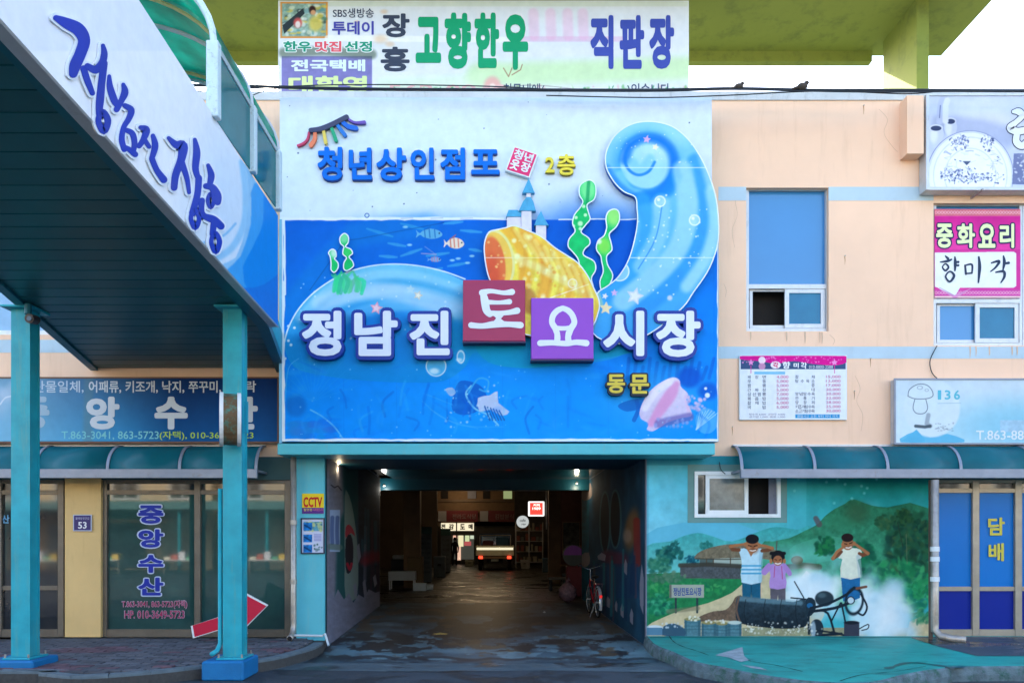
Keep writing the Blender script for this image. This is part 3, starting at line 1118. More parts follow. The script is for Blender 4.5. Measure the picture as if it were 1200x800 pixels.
# shop fronts at street level
def shopfront(name, label, xs, top, bot, panes, mids, mframe, wd=7, hdr=12):
    """xs: pixel x of the mullion centres"""
    cx_ = (xs[0] + xs[-1]) / 2
    t = thing(name, P(cx_, 747, DW) * 1.0, label, 'shopfront')
    d = DW + 0.04
    m = MB()
    for i, x in enumerate(xs):
        g = fbox(x - wd / 2, x + wd / 2, top, bot, d, 0.12, 0.004)
        m.add(g.v, g.f)
    for i in range(len(xs) - 1):
        for (a, b) in ((top, top + hdr * 0.35), (top + hdr, top + hdr + 5), (bot - 9, bot)):
            g = fbox(xs[i] + wd / 2, xs[i + 1] - wd / 2, a, b, d + 0.01, 0.09)
            m.add(g.v, g.f)
        for y in mids[i]:
            g = fbox(xs[i] + wd / 2, xs[i + 1] - wd / 2, y, y + 5, d + 0.02, 0.05)
            m.add(g.v, g.f)
    fr = m.build('frame', mframe, t)
    for i in range(len(xs) - 1):
        ys = [top + hdr + 5] + [q for y in mids[i] for q in (y, y + 5)] + [bot - 9]
        for k in range(0, len(ys), 2):
            fbox(xs[i] + wd / 2, xs[i + 1] - wd / 2, ys[k], ys[k + 1], d + 0.05, 0.012).build('pane', panes[i][k // 2], t)
        fbox(xs[i] + wd / 2, xs[i + 1] - wd / 2, top + hdr * 0.35, top + hdr, d + 0.05, 0.012).build('transom_pane', M_glassd, t)
    return t


sfB = shopfront('shopfront', 'green tinted glass shopfront with blue vertical lettering between the ochre column and the pillar', [121.5, 231, 337], 562, 746,
                [[M_glassg], [M_glassg]], [[], []], M_bronze)
sfA = shopfront('shopfront', 'dark glass shop door left of the ochre column with a pale middle rail', [-200, -95, -2, 71], 562, 746,
                [[M_glassd] * 2] * 3, [[686]] * 3, M_bronze)
sfC = shopfront('shopfront', 'blue filmed sliding doors with yellow lettering at the right edge', [1096, 1144, 1194, 1245, 1300], 562, 746,
                [[M_film1, M_film2]] * 4, [[687]] * 4, mat('pale_bronze_frame', A(168, 160, 148), rough=.35, metal=.3, var=.12, scale=5, dirt=.3, dirtcol=A(110, 90, 70)), wd=8, hdr=10)

# ================================================================== market hall behind the passage
hall = thing('market_hall', (-0.5, 36, 0), 'dim covered market hall seen through the passage, with shop fronts at its far end', 'building')
M_hallw = mat('hall_wall', (0.10, 0.075, 0.055), rough=0.8, var=0.2, scale=0.8)
M_hallr = mat('hall_roof_sheet', (0.03, 0.03, 0.03), rough=0.7)
MB().box(-7.5, 6.5, 20, 53, 5.25, 5.35).build('hall_roof', M_hallr, hall)
MB().box(-7.7, -7.5, 19, 53, 0, 5.25).build('hall_wall', M_hallw, hall)
MB().box(6.5, 6.7, 19, 53, 0, 5.25).build('hall_wall', M_hallw, hall)
MB().box(-7.5, 6.5, 51, 51.2, 0, 5.25).build('hall_wall', M_hallw, hall)
MB().box(-7.5, 6.5, 21.5, 21.7, 3.25, 5.25).build('hall_gable', M_hallw, hall)
MB().box(-7.5, -3.02, 19, 19.2, 0, 3.2).build('hall_partition', M_hallw, hall)
MB().box(2.28, 6.5, 21.52, 21.7, 0, 3.2).build('hall_partition', M_hallw, hall)
# nearer pillars and side fronts, left then right
M_brownp = mat('brown_pillar_paint', (0.20, 0.115, 0.06), rough=0.7, var=0.15)
for (x0, x1, y0, d, mm) in ((473, 492, 575, 26, M_brownp), (643, 657, 575, 28, M_brownp)):
    a, b = P(x0, 600, d), P(x1, y0, d)
    MB().box(a.x, b.x, d, d + 0.5, 0, 5.2).build('hall_pillar', mm, hall)
# dividing fronts on both sides towards the far end
MB().box(P(503, 0, 44).x - 3, P(512, 0, 44).x, 44, 44.3, 0, 5.2).build('side_front', M_hallw, hall)
MB().box(P(655, 0, 34).x, 6.5, 34, 34.3, 0, 5.2).build('side_front', mat('side_front_paint', (0.12, 0.05, 0.035), rough=0.7, var=0.2), hall)
MB().box(P(603, 0, 48).x, P(640, 0, 48).x + 2, 48, 48.3, 0, 5.2).build('side_front', mat('side_front_grey', (0.08, 0.07, 0.06), rough=0.7, var=0.3, scale=3), hall)

# hairline cracks, hooks and small rust runs on the render
M_hair = mat('hairline_crack', A(222, 184, 160), rough=.9)
M_rust = mat('rust_run', A(190, 140, 105), rough=.9, var=.3)
for pts in ([(868, 224), (862, 236), (864, 252), (858, 270), (861, 290)], [(1002, 440), (1008, 455), (1004, 470), (1011, 486), (1009, 505)],
            [(972, 392), (978, 398), (976, 404)], [(1030, 128), (1040, 140), (1036, 156), (1046, 172), (1052, 178)], [(848, 332), (851, 340), (850, 348)]):
    stroke_mb([(a, b, .18 + .1 * (i % 2)) for i, (a, b) in enumerate(pts)], DW - .0015, .001).build('crack', M_hair, bld)
for (x, y) in ((1020, 420), (926, 417), (990, 300), (1012, 124), (1001, 458), (858, 500)):
    MB().cyl(P(x, y, DW), P(x, y, DW) + Vector((0, -.02, 0)), .008, 8).build('wall_anchor', M_steel, bld)
    stroke_mb([(x, y + 1, .5), (x + .3, y + 5, .35), (x, y + 10, .12)], DW - .0025, .001).build('rust_run', M_rust, bld)
for (x0, x1, y) in ((876, 970, 389.5), (1096, 1196, 406.5)):
    g = random.Random(x0)
    for i in range(5):
        x = g.uniform(x0, x1)
        stroke_mb([(x, y, .9), (x + .3, y + g.uniform(4, 8), .7), (x, y + g.uniform(9, 16), .2)], DW - .006 - .0004 * i, .001).build('sill_run', mat('sill_grime', A(222, 190, 165), rough=.9), bld)

# ================================================================== main market sign
ms = thing('market_sign', (P(585, 0, 11.5).x, 11.9, P(0, 517, 11.5).z), 'huge blue undersea market sign above the drive-through with raised wave, shell and white letters', 'sign')
DS = 11.5
M_print = paint_mat('sign_print', rough=0.5, spec=0.08, dirt=0.04)
M_printm = paint_mat('painted_picture', rough=0.8, spec=0.12, dirt=0.10)
c = Cv(326, 112, 844, 519, 1.6, (219, 234, 248))
c.noise(0.025, 60, 3)
c.noise(0.02, 8, 4)
# lower printed sea
c.rect(332, 257.5, 842, 517, (6, 98, 210), c2=(0, 146, 252))
c.ell(420, 480, 150, 66, c=(0, 146, 255), a=.7, soft=.7)
c.ell(620, 485, 150, 60, c=(10, 160, 255), a=.75, soft=.8)
c.ell(800, 400, 60, 90, c=(10, 150, 250), a=.5, soft=.7)
c.ell(700, 300, 90, 60, c=(5, 92, 205), a=.8, soft=.5)
c.ell(500, 280, 110, 26, c=(12, 110, 205), a=.5, soft=.6)
c.noise(0.035, 30, 9, x0=333, y0=259, x1=841, y1=514)
for i, (x, y, l, a) in enumerate([(430, 268, 30, -18), (470, 262, 26, -15), (455, 285, 20, -10), (500, 300, 26, 8), (520, 262, 22, 5), (490, 320, 28, 12), (540, 270, 24, -5), (470, 300, 24, 20), (445, 300, 20, -4), (525, 312, 22, 10), (550, 292, 14, -10)]):
    c.line([(x, y, .6), (x + l * .5, y - math.sin(R(a)) * l * .5, 2.5), (x + l, y - math.sin(R(a)) * l, .6)], 1, (90, 190, 225), a=.55, soft=.8)
c.line([(363, 340), (404, 282), (420, 280), (520, 261)], 1.2, (10, 60, 130), a=.6)
c.line([(340, 360), (380, 310), (415, 275), (500, 264)], 16, (20, 135, 210), a=.35, soft=6)
for x in range(340, 842, 62):
    c.line([(x, 262), (x + 1, 512)], .8, (10, 100, 210), a=.18)


def hump(c):
    pts = [(332, 402), (337, 384), (349, 362), (369, 341), (398, 323), (428, 314), (458, 310.5), (490, 312.5), (520, 319), (560, 336), (600, 350), (660, 372), (712, 392), (736, 410), (700, 424), (622, 424), (560, 412), (545, 430), (520, 446), (480, 448), (430, 446), (380, 440), (345, 430)]
    c.poly(pts, (120, 205, 238), sm=4, c2=(0, 142, 226))
    for k, (y, col, a) in enumerate([(0, (170, 225, 245), .55), (12, (60, 165, 225), .5), (22, (190, 230, 248), .4), (34, (50, 160, 225), .45), (44, (150, 215, 245), .45), (60, (25, 140, 225), .6)]):
        c.line([(352 + k * 4, 372 + y), (390, 338 + y), (440, 323 + y * .9), (490, 325 + y * .8), (545, 342 + y * .7), (600, 364 + y * .5)], 6 + k, col, a=a, sm=5, soft=3)
    c.line([(375, 356), (420, 342), (465, 343), (510, 356), (545, 368)], 10, (205, 232, 250), a=.6, sm=5, soft=5)
    c.ell(430, 400, 80, 34, c=(15, 135, 230), a=.65, soft=.7)
    c.ell(610, 395, 90, 34, c=(0, 150, 210), a=.8, soft=.35)
    c.poly([(560, 402), (620, 400), (740, 402), (742, 412), (700, 421), (650, 428), (610, 431), (572, 424)], (8, 158, 205), sm=4, a=.85)
    c.line([(350, 420), (338, 432), (334, 470)], 1, (110, 200, 250), a=.5, sm=4)


hump(c)
c.line([(333, 402), (338, 384), (350, 362), (370, 341), (399, 322.5), (428, 313), (458, 309.5), (490, 311.5), (520, 318), (545, 327)], 1.6, (225, 245, 255), sm=5)
for (x, y) in ((338, 382), (341, 404), (338, 399), (334, 420), (345, 384)):
    c.ell(x, y, 1.6, c=(220, 245, 255), soft=.4)
c.dots(60, 350, 320, 560, 400, .5, 1.5, (225, 245, 255), .7, 5)
c.star(441, 361, 8, (245, 170, 190), 10)
c.star(441, 361, 5, (250, 215, 225), 10)
c.star(481, 339, 5.5, (190, 225, 235), 5)
c.star(490, 346, 6, (225, 215, 190), 20)
c.star(490, 346, 3.5, (250, 245, 225), 20)
for (x, y, r) in ((540, 418, 7), (511, 429, 11.5)):
    c.ell(x, y, r * (.6 if x == 540 else 1), r, c=(120, 205, 245), a=.6)
    c.ell(x, y, r * (.6 if x == 540 else 1), r, c=(225, 245, 255), ring=1.4, a=.9)
    c.ell(x - 2, y + r * .5, r * .5, r * .3, c=(235, 250, 255), a=.7, soft=.5)
# seaweed printed on the wave and fish
for i in range(16):
    g = random.Random(i)
    x = 387 + g.random() * 38
    c.line([(x, 344 - g.random() * 4, 3), (x + g.uniform(-3, 5), 330, 4), (x + g.uniform(-8, 10), 318 + g.random() * 8, 1)], 2, (40 + g.random() * 60, 190 + g.random() * 40, 150), a=.75, sm=3, soft=.5)


def fish(cx, cy, l, h, col, band, flip=1, a=1.0):
    c.poly([(cx + flip * l * q, cy + h * r) for q, r in ((.5, .05), (.35, -.32), (.05, -.5), (-.25, -.28), (-.36, -.06), (-.5, -.35), (-.46, 0), (-.5, .38), (-.34, .1), (-.2, .34), (.1, .5), (.38, .36))], col, a=a, sm=3)
    for q in (-.18, 0, .2):
        c.line([(cx + flip * l * q, cy - h * .38), (cx + flip * l * (q + .03), cy + h * .35)], 1.6, band, a=.75 * a)
    c.ell(cx + flip * l * .38, cy - h * .05, .9, c=(30, 50, 90))
    c.poly([(cx, cy - h * .45), (cx + 3, cy - h * .85), (cx - flip * l * .2, cy - h * .4)], band, a=.7 * a)


fish(503, 274, 31, 12, (110, 185, 220), (25, 105, 180), a=.9)
fish(532, 285, 24, 13, (240, 225, 205), (225, 110, 90))
fish(509, 304, 16, 6, (150, 190, 225), (200, 120, 150), a=.8)
c.line([(494, 297), (511, 298)], 1.4, (190, 170, 210), a=.7)
c.line([(498, 289), (509, 297)], 1, (140, 160, 220), a=.7)
for x, y in ((537, 303), (548, 308), (553, 300), (475, 266), (480, 287), (530, 305)):
    c.ell(x, y, 3, 1.4, c=(170, 225, 240), a=.8, soft=.5)
base_art = c.a.copy()
# curling wave on the right
CURL = [(744.5, 231), (732, 225), (722, 216), (714.5, 205), (710.5, 196), (709.5, 185), (712, 174), (719, 161), (730, 151), (744, 144.5), (758, 142.5), (772, 143.5), (787, 148), (800, 157), (811, 169), (822, 186), (831, 206), (838, 228), (841.5, 252), (841.8, 280), (837, 300), (828, 320), (812, 343), (800, 360), (770, 385), (735, 402), (700, 395), (690, 372), (699, 345), (712, 335), (724, 325), (735, 308), (742, 288), (747, 262), (746.5, 244)]
c.poly(CURL, (135, 205, 240), sm=4, c2=(60, 165, 235))
c.ell(770, 158, 46, 14, c=(160, 222, 240), a=.8, soft=.6)
c.ell(758, 191, 37, 38, c=(45, 150, 232), a=.75, soft=.28)
c.ell(757, 190, 30, 31, c=(158, 216, 243), soft=.06)
c.ell(768, 176, 20, 13, c=(190, 230, 246), a=.7, soft=.7)
SP = [(767, 190), (760, 201), (748, 205), (737, 199), (732.5, 187), (738, 171), (755, 162), (774, 165), (787, 178), (790, 197), (783, 215), (768, 228), (750, 233)]
c.line(SP[4:], 4, (15, 110, 222), a=.75, sm=6, soft=4)
c.line(SP, 1.4, (25, 125, 225), a=.9, sm=6, soft=1)
c.line([(762, 186), (756, 195), (748, 198), (741, 190)], 5, (120, 198, 240), a=.6, sm=5, soft=3)
c.line([(727, 205), (735, 222), (750, 228)], 5, (120, 200, 240), a=.8, sm=5, soft=3)
c.line([(746, 234), (756, 231), (770, 231), (784, 222), (792, 208)], 6, (25, 135, 230), a=.8, sm=5, soft=4)
c.line([(711, 197), (716, 206), (724, 216), (733, 224), (744, 230)], 2.4, (15, 110, 215), a=.55, soft=3)
for pts, wd, col, a in (([(752, 236), (760, 262), (754, 292), (738, 318), (712, 345)], 12, (50, 160, 235), .75), ([(815, 190), (828, 235), (822, 280), (795, 325), (755, 360)], 12, (45, 150, 232), .7),
                        ([(800, 200), (806, 245), (795, 290), (765, 325), (730, 352)], 16, (170, 220, 245), .7), ([(775, 238), (772, 275), (752, 312)], 12, (150, 212, 245), .7),
                        ([(834, 225), (838, 262), (828, 300), (805, 335)], 7, (175, 225, 247), .75), ([(822, 170), (834, 215)], 6, (190, 230, 245), .6)):
    c.line(pts, wd, col, a=a, sm=5, soft=4)
c.line([(776, 240), (768, 280), (748, 315)], 1.6, (30, 120, 215), a=.55, sm=5)
c.dots(70, 745, 225, 838, 350, .5, 1.4, (235, 248, 255), .9, 12)
c.dots(30, 715, 150, 815, 200, .4, 1, (235, 248, 255), .8, 13)
for (x, y, r) in ((773.5, 236, 6), (814, 258, 6), (726, 318, 11)):
    c.ell(x, y, r, c=(190, 228, 248), a=.6)
    c.ell(x, y, r, c=(245, 252, 255), ring=1.6, a=.9)
    c.ell(x - r * .3, y - r * .35, r * .3, c=(255, 255, 255), a=.9, soft=.5)
c.line([(714, 332), (728, 312)], 5, (40, 140, 230), a=.6, soft=1)
c.star(758, 163.5, 5, (215, 175, 225), 10)
c.star(768, 172.5, 4.5, (240, 235, 205), 20)
for y in (196.5, 302):
    c.line([(710 if y < 200 else 736, y), (842, y)], .9, (235, 248, 255), a=.8)
c.star(744, 347, 11, (215, 220, 240), 15)
c.star(744, 347, 7, (235, 238, 250), 15)
c.star(710, 361, 8, (245, 225, 180), 5)
c.star(720, 343, 4.5, (215, 180, 225), 0)
c.star(709, 347, 4, (235, 235, 245), 20)
c.ell(785, 349, 3, c=(200, 215, 245), soft=.5)
# conch shell with orange mouth
SHELL = [(568, 300), (568, 284), (573, 272), (583, 269), (592, 267), (603, 264.5), (618, 270), (634, 277), (650, 290), (664, 299), (677, 308), (688, 322), (696, 338), (702, 352), (701, 366), (690, 385), (650, 395), (600, 385), (580, 340), (572, 322)]
c.poly(SHELL, (250, 232, 92), sm=4, tex=.10, cell=10)
for pts, wd, col, a in (([(594, 268), (610, 290), (616, 330)], 8, (250, 180, 60), .8), ([(614, 272), (634, 296), (640, 330), (634, 352)], 7, (248, 165, 60), .7), ([(640, 284), (662, 312), (668, 345)], 7, (250, 190, 70), .7),
                        ([(600, 300), (640, 318), (690, 345)], 3, (250, 245, 170), .7), ([(672, 312), (684, 335), (688, 352)], 5, (243, 175, 70), .7), ([(605, 352), (618, 345), (622, 360)], 10, (170, 90, 60), .6)):
    c.line(pts, wd, col, a=a, sm=5, soft=3)
c.dots(55, 600, 275, 690, 350, 1.0, 3.4, (255, 255, 190), .8, 21)
c.dots(25, 605, 275, 690, 350, .8, 2.2, (243, 150, 60), .7, 22)
c.line([(645, 349), (690, 333)], 1.3, (255, 250, 225), a=.8)
c.ell(582, 305, 21, 36, c=(238, 232, 150), rot=-8)
c.ell(582, 305, 18, 33, c=(250, 205, 90), rot=-8)
c.ell(579, 308, 13, 31, c=(240, 120, 70), rot=-8, soft=.1)
c.ell(577, 318, 8, 20, c=(225, 85, 60), rot=-5, a=.7, soft=.5)
c.dots(10, 572, 280, 592, 325, 1, 1.8, (255, 215, 130), .9, 23)
for k in range(9):
    t_ = k / 8
    x, y = 600 + 92 * t_, 268 + 62 * t_ ** 1.1
    c.line([(x, y), (x + 16 - 8 * t_, y + 26), (x + 10 - 10 * t_, y + 60)], 2.2, (222, 150, 55), a=.32, sm=5, soft=1.6)
    c.line([(x + 4, y + 1), (x + 20 - 8 * t_, y + 26)], 2.4, (255, 250, 150), a=.4, sm=5, soft=1.6)
for (x, y, r) in ((671, 332, 5),):
    c.ell(x, y, r, c=(250, 240, 200), ring=1.4)
c.line([(568, 302), (600, 302)], 1, (255, 240, 225), a=.7)
c.line([(600, 302), (668, 302)], .9, (250, 245, 180), a=.7)
art = Cv(326, 112, 844, 519, 1.6)
art.a = c.a.copy()
c.a[:] = base_art
# lower right conch, corals
for i in range(13):
    x = 735 + i * 8
    c.line([(x, 452 - abs(i - 6) * 1.5), (x + 2 + i * .3, 420 + (i % 3) * 5)], 2, (10, 80, 190), a=.45, soft=1)
c.ell(770, 470, 60, 34, c=(60, 170, 240), a=.6, soft=.6)
c.poly([(724, 475), (740, 468), (760, 466), (756, 476), (735, 482)], (15, 95, 190), a=.7, sm=4)
c.line([(746, 470), (748, 480), (743, 492)], 4, (20, 100, 195), a=.8, sm=4, soft=.5)
c.ell(808, 442, 14, 12, c=(5, 85, 205), a=.8, soft=.3)
c.ell(830, 458, 12, 10, c=(10, 90, 205), a=.8, soft=.4)
c.poly([(751, 490), (750, 480), (757, 464), (766, 454), (776, 447), (788, 442), (796, 445), (798, 453), (806, 461), (804, 470), (811, 486), (797, 490), (782, 495), (774, 500), (765, 505), (758, 503), (760, 496)], (232, 222, 245), sm=4, c2=(205, 195, 232), tex=.05)
c.line([(793, 450, 2), (786, 462, 9), (775, 478, 8), (763, 496, 3)], 5, (226, 150, 205), a=.8, sm=5, soft=2.5)
c.line([(756, 478), (768, 460), (784, 448)], 4, (250, 246, 255), a=.7, sm=4, soft=2)
c.line([(772, 496), (790, 492), (808, 488)], 6, (110, 100, 175), a=.7, sm=3, soft=2)
c.dots(34, 803, 464, 826, 482, 1.2, 2.8, (225, 195, 230), .9, 31)
c.dots(26, 768, 490, 812, 500, 1, 2.2, (150, 165, 225), .8, 32)
c.ell(828, 493, 13, 15, c=(90, 180, 240), a=.8)
for k in range(7):
    c.line([(816, 503), (820 + k * 3.5, 480 + abs(k - 3) * 1.2)], 1, (190, 225, 250), a=.7)
c.ell(829, 463, 3, c=(225, 240, 255), soft=.3)
c.ell(827, 455, 1.7, c=(225, 240, 255), soft=.3)
# starfish and dark shell cluster in the middle
c.poly([(532, 460), (540, 446), (560, 450), (570, 462), (566, 478), (545, 486), (530, 480)], (5, 80, 185), a=.65, sm=4)
c.line([(552, 452), (546, 462), (556, 478), (572, 486), (584, 498)], 2, (130, 210, 245), a=.9, sm=6)
c.line([(548, 462), (560, 444), (572, 446), (570, 458), (562, 456)], 2, (60, 175, 240), a=.9, sm=6)
c.poly([(560, 466), (574, 463), (583, 458), (584, 472), (597, 482), (588, 487), (574, 480), (562, 482)], (185, 205, 240), sm=2)
for k in range(6):
    c.line([(568 + k * 3.4, 476 + k), (574 + k * 3.4, 492)], 1.8, (15, 85, 170), a=.8)
c.poly([(522, 456), (530, 454), (534, 460), (528, 464)], (170, 195, 235), sm=3)
c.dots(34, 520, 450, 592, 500, .7, 1.7, (190, 225, 250), .8, 41)
for pts in ([(495, 470), (520, 490), (560, 502)], [(505, 480), (540, 498), (590, 500)], [(500, 462), (530, 474)]):
    c.line(pts, 1.2, (90, 185, 245), a=.4, sm=5)
# faint coral on the left
c.ell(347, 475, 12, 13, c=(10, 95, 190), a=.5, soft=.3)
for i in range(26):
    g = random.Random(i + 80)
    c.ell(338 + g.random() * 52, 494 + g.random() * 20, 5 + g.random() * 4, 4, c=(20 + g.random() * 25, 105 + g.random() * 40, 225), a=.5, soft=.3)
c.line([(364, 480), (378, 488), (392, 500), (402, 514)], 1.6, (110, 200, 250), a=.8, sm=5)
for i in range(14):
    a_ = -70 + i * 11
    c.line([(366, 470), (366 + 60 * math.sin(R(a_)) * .9, 470 - 60 * math.cos(R(a_)))], 1, (70, 170, 245), a=.18)
# richer seabed: fronds, sand light and small corals along the bottom
for i in range(46):
    g = random.Random(i + 400)
    x, y = g.uniform(345, 835), g.uniform(470, 512)
    if 715 < x < 815 and y < 505:
        continue
    h = g.uniform(10, 34)
    c.line([(x, y + 4), (x + g.uniform(-5, 5), y - h * .5), (x + g.uniform(-12, 12), y - h)], g.uniform(.8, 2), g.choice([(40, 160, 250), (8, 90, 205), (70, 185, 250), (0, 105, 225)]), a=g.uniform(.15, .4), sm=4, soft=.8)
for i in range(60):
    g = random.Random(i + 470)
    c.ell(g.uniform(338, 720), g.uniform(425, 512), g.uniform(3, 16), g.uniform(1, 4), c=g.choice([(30, 150, 250), (0, 110, 235), (60, 175, 250)]), a=g.uniform(.1, .28), soft=.7, rot=g.uniform(-25, 25))
c.dots(70, 340, 425, 838, 512, .4, 1.1, (170, 225, 255), .6, 77)
# torn white edges
for (x0, y0, x1, y1, wd) in ((330, 256.5, 600, 256, 3.6), (655, 257, 746, 257, 1.6), (331, 330, 331.5, 516, 5), (333, 258, 334, 345, 3), (330, 515.5, 842, 515.5, 3.2), (841.5, 262, 841.5, 517, 2)):
    n = int(math.hypot(x1 - x0, y1 - y0) / 9)
    g = random.Random(int(x0 + y1))
    c.line([(x0 + (x1 - x0) * i / n + g.uniform(-.5, .5), y0 + (y1 - y0) * i / n + g.uniform(-.5, .5), wd * g.uniform(.7, 1.2)) for i in range(n + 1)], wd, (228, 240, 252))
g = random.Random(5)
for i in range(26):
    x, y = g.uniform(335, 830), g.uniform(118, 250)
    c.ell(x, y, g.uniform(.4, 1.1), c=(40, 55, 80), a=.7, soft=.4)
c.ell(430, 252.5, 2.4, c=(40, 80, 150), ring=.9)
for x in (470, 505, 540):
    c.line([(x, 256), (x + 14, 255.6)], .8, (150, 150, 140), a=.6)
qa = Cv(326, 112, 844, 519, 1.6)
YY, XX = np.meshgrid(c.Y, c.X, indexing='ij')
full = (slice(0, c.h), slice(0, c.w))
m_up = (XX >= 327.8) & (XX <= 834.2) & (YY >= 114.5) & (YY <= 257.3)
m_lo = (XX >= 330.0) & (XX <= 842.2) & (YY >= 257.2) & (YY <= 517.2)
c.sheet('printed_face', M_print, ms, d=DS, mask=m_up | m_lo)
M_signbox = mat('sign_box_metal', A(90, 170, 210), rough=0.5)
fbox(328, 834, 114.5, 257, DS + 0.003, 0.4).build('sign_box', M_signbox, ms)
fbox(330, 842, 257.5, 517, DS + 0.003, 0.4).build('sign_box', M_signbox, ms)
M_bluefr = mat('sign_edge_blue', A(120, 190, 225), rough=0.5)
fbox(327, 330, 257, 519, DS - 0.01, 0.35).build('sign_edge', M_bluefr, ms)
M_rim = mat('cutout_white_edge', A(232, 244, 252), rough=0.5)
M_seaw = paint_mat('seaweed_print', rough=0.4)
M_cutb = mat('cutout_body_blue', A(20, 95, 190), rough=0.5)


def cutout(name, pts, cv, off=0.09, sm=4, label=None, rim=0.9, body=M_cutb, rimon=None):
    """raised panel: body prism, printed face and a thin white edge"""
    p = [(float(a[0]), float(a[1])) for a in (cat(pts, sm) if sm else pts)]
    d = DS - off
    MBx = MB().prism([P(a, b, d + 0.002) for a, b in p], (0, off - 0.004, 0))
    body_ = MBx.build(name, body, ms, label=label)
    q = (slice(0, cv.h), slice(0, cv.w))
    mk_ = cv.mask(p, q) > 0.4
    cv.sheet('printed_face', M_print, body_, d=d, mask=mk_)
    if rim:
        pp = np.array(p)
        n = len(pp)
        t = np.roll(pp, -1, 0) - np.roll(pp, 1, 0)
        t /= np.maximum(np.hypot(t[:, 0], t[:, 1]), 1e-6)[:, None]
        nn = np.stack([-t[:, 1], t[:, 0]], 1)
        a_ = pp + nn * rim * .75
        b_ = pp - nn * rim * .75
        v = [P(*x, d - 0.002) for x in a_] + [P(*x, d - 0.002) for x in b_]
        mk('white_edge', v, [(i, (i + 1) % n, n + (i + 1) % n, n + i) for i in range(n)], M_rim, body_)
    return body_


cc = [(a[0] * F / F, a[1]) for a in CURL]
cutout('curling_wave', CURL, art, off=0.10, label='pale blue curling wave cut-out')
cutout('shell', SHELL, art, off=0.14, label='yellow conch shell cut-out with an orange mouth', body=mat('shell_edge', A(200, 150, 60)))
# seaweed cutouts with their own print
cs = Cv(380, 205, 735, 350, 2.2, (30, 200, 110))
cs.noise(.12, 10, 2)
cs.ell(689, 222, 9, 13, c=(120, 235, 150), soft=.4)
cs.line([(690, 212), (688, 238)], 2, (20, 150, 90), a=.7, soft=1)
for (x, y, r) in ((675, 255, 2), (680, 262, 3), (686, 252, 2), (672, 265, 2), (684, 242, 2), (680, 268, 2)):
    cs.ell(x, y, r, c=(190, 245, 190), soft=.4)
cs.ell(719, 253, 8, 12, c=(150, 235, 120), soft=.5)
cs.ell(708, 288, 8, 10, c=(130, 230, 90), soft=.5)
cs.ell(702, 283, 3, 3, c=(230, 250, 210), soft=.6)
cs.ell(403, 279, 5, 6, c=(120, 225, 160), soft=.5)
cs.ell(392, 296, 5, 6, c=(190, 240, 210), soft=.6)
cs.ell(408, 296, 5, 5, c=(60, 215, 110), soft=.5)
cutout('seaweed', [(690, 211), (697, 215), (698.5, 225), (696, 234), (688, 240), (690, 250), (691.5, 257), (686, 264), (681, 272), (690, 279), (691, 286), (685, 292), (684, 299), (696, 306), (698, 316), (693, 326), (695, 338), (686, 345), (681, 325), (678, 305), (672, 296), (666, 289), (667, 280), (674, 271), (671, 262), (673, 252), (680, 243), (683, 236), (679, 228), (680, 217)], cs, off=0.07, label='tall green seaweed cut-out')
cutout('seaweed', [(720, 245), (725, 248), (726, 257), (722, 266), (714, 274), (716, 284), (717, 293), (711, 300), (712, 310), (718, 322), (714, 334), (706, 342), (703, 330), (707, 318), (705, 306), (704, 300), (699, 292), (701, 282), (708, 276), (711, 266), (710, 256), (713, 248)], cs, off=0.07, label='shorter green seaweed cut-out')
cutout('seaweed', [(403.5, 273.5), (408, 277), (408, 284), (405, 289), (411, 292), (413, 297), (409, 301), (413, 306), (414, 312), (407, 317), (403, 315), (403, 308), (406, 302), (402, 298), (402, 293), (403, 289), (399, 285), (398.5, 278)], cs, off=0.05, label='small seaweed cut-out on the left wave')
cutout('seaweed', [(389, 292), (393, 294), (394, 300), (392, 303), (396, 308), (396, 314), (392, 319), (388, 316), (388, 309), (387, 301), (385, 296)], cs, off=0.05, label='smallest seaweed cut-out on the left wave')
# little castle
M_tow = mat('castle_white', A(225, 222, 238), rough=0.6, var=.08, scale=10)
M_cone = mat('castle_blue', A(70, 165, 210), rough=0.5, var=.15, scale=10)
cas = fbox(611, 623, 246, 276, DS - 0.12, 0.1, .01).build('castle', M_tow, ms, label='small white castle cut-out with blue cones')
fbox(594, 611, 252, 272, DS - 0.09, 0.08, .005).build('castle_block', M_tow, cas)
fbox(617, 622, 222, 232, DS - 0.11, 0.08).build('turret', M_tow, cas)
fbox(628, 640, 262, 284, DS - 0.08, 0.07).build('turret', M_tow, cas)


def spire(pts, d):
    MB().prism([P(a, b, d) for a, b in pts], (0, 0.08, 0)).build('spire', M_cone, cas)


spire([(608, 247), (613, 236), (617, 231), (622, 231), (625, 236), (628, 247)], DS - 0.13)
spire([(612, 226), (616, 217), (619.5, 209), (623, 217), (626.5, 226)], DS - 0.125)
spire([(593, 254), (596, 246), (606, 246), (611, 249), (611, 254)], DS - 0.1)
spire([(626, 264), (630, 254), (634, 247), (638, 256), (643, 264)], DS - 0.09)

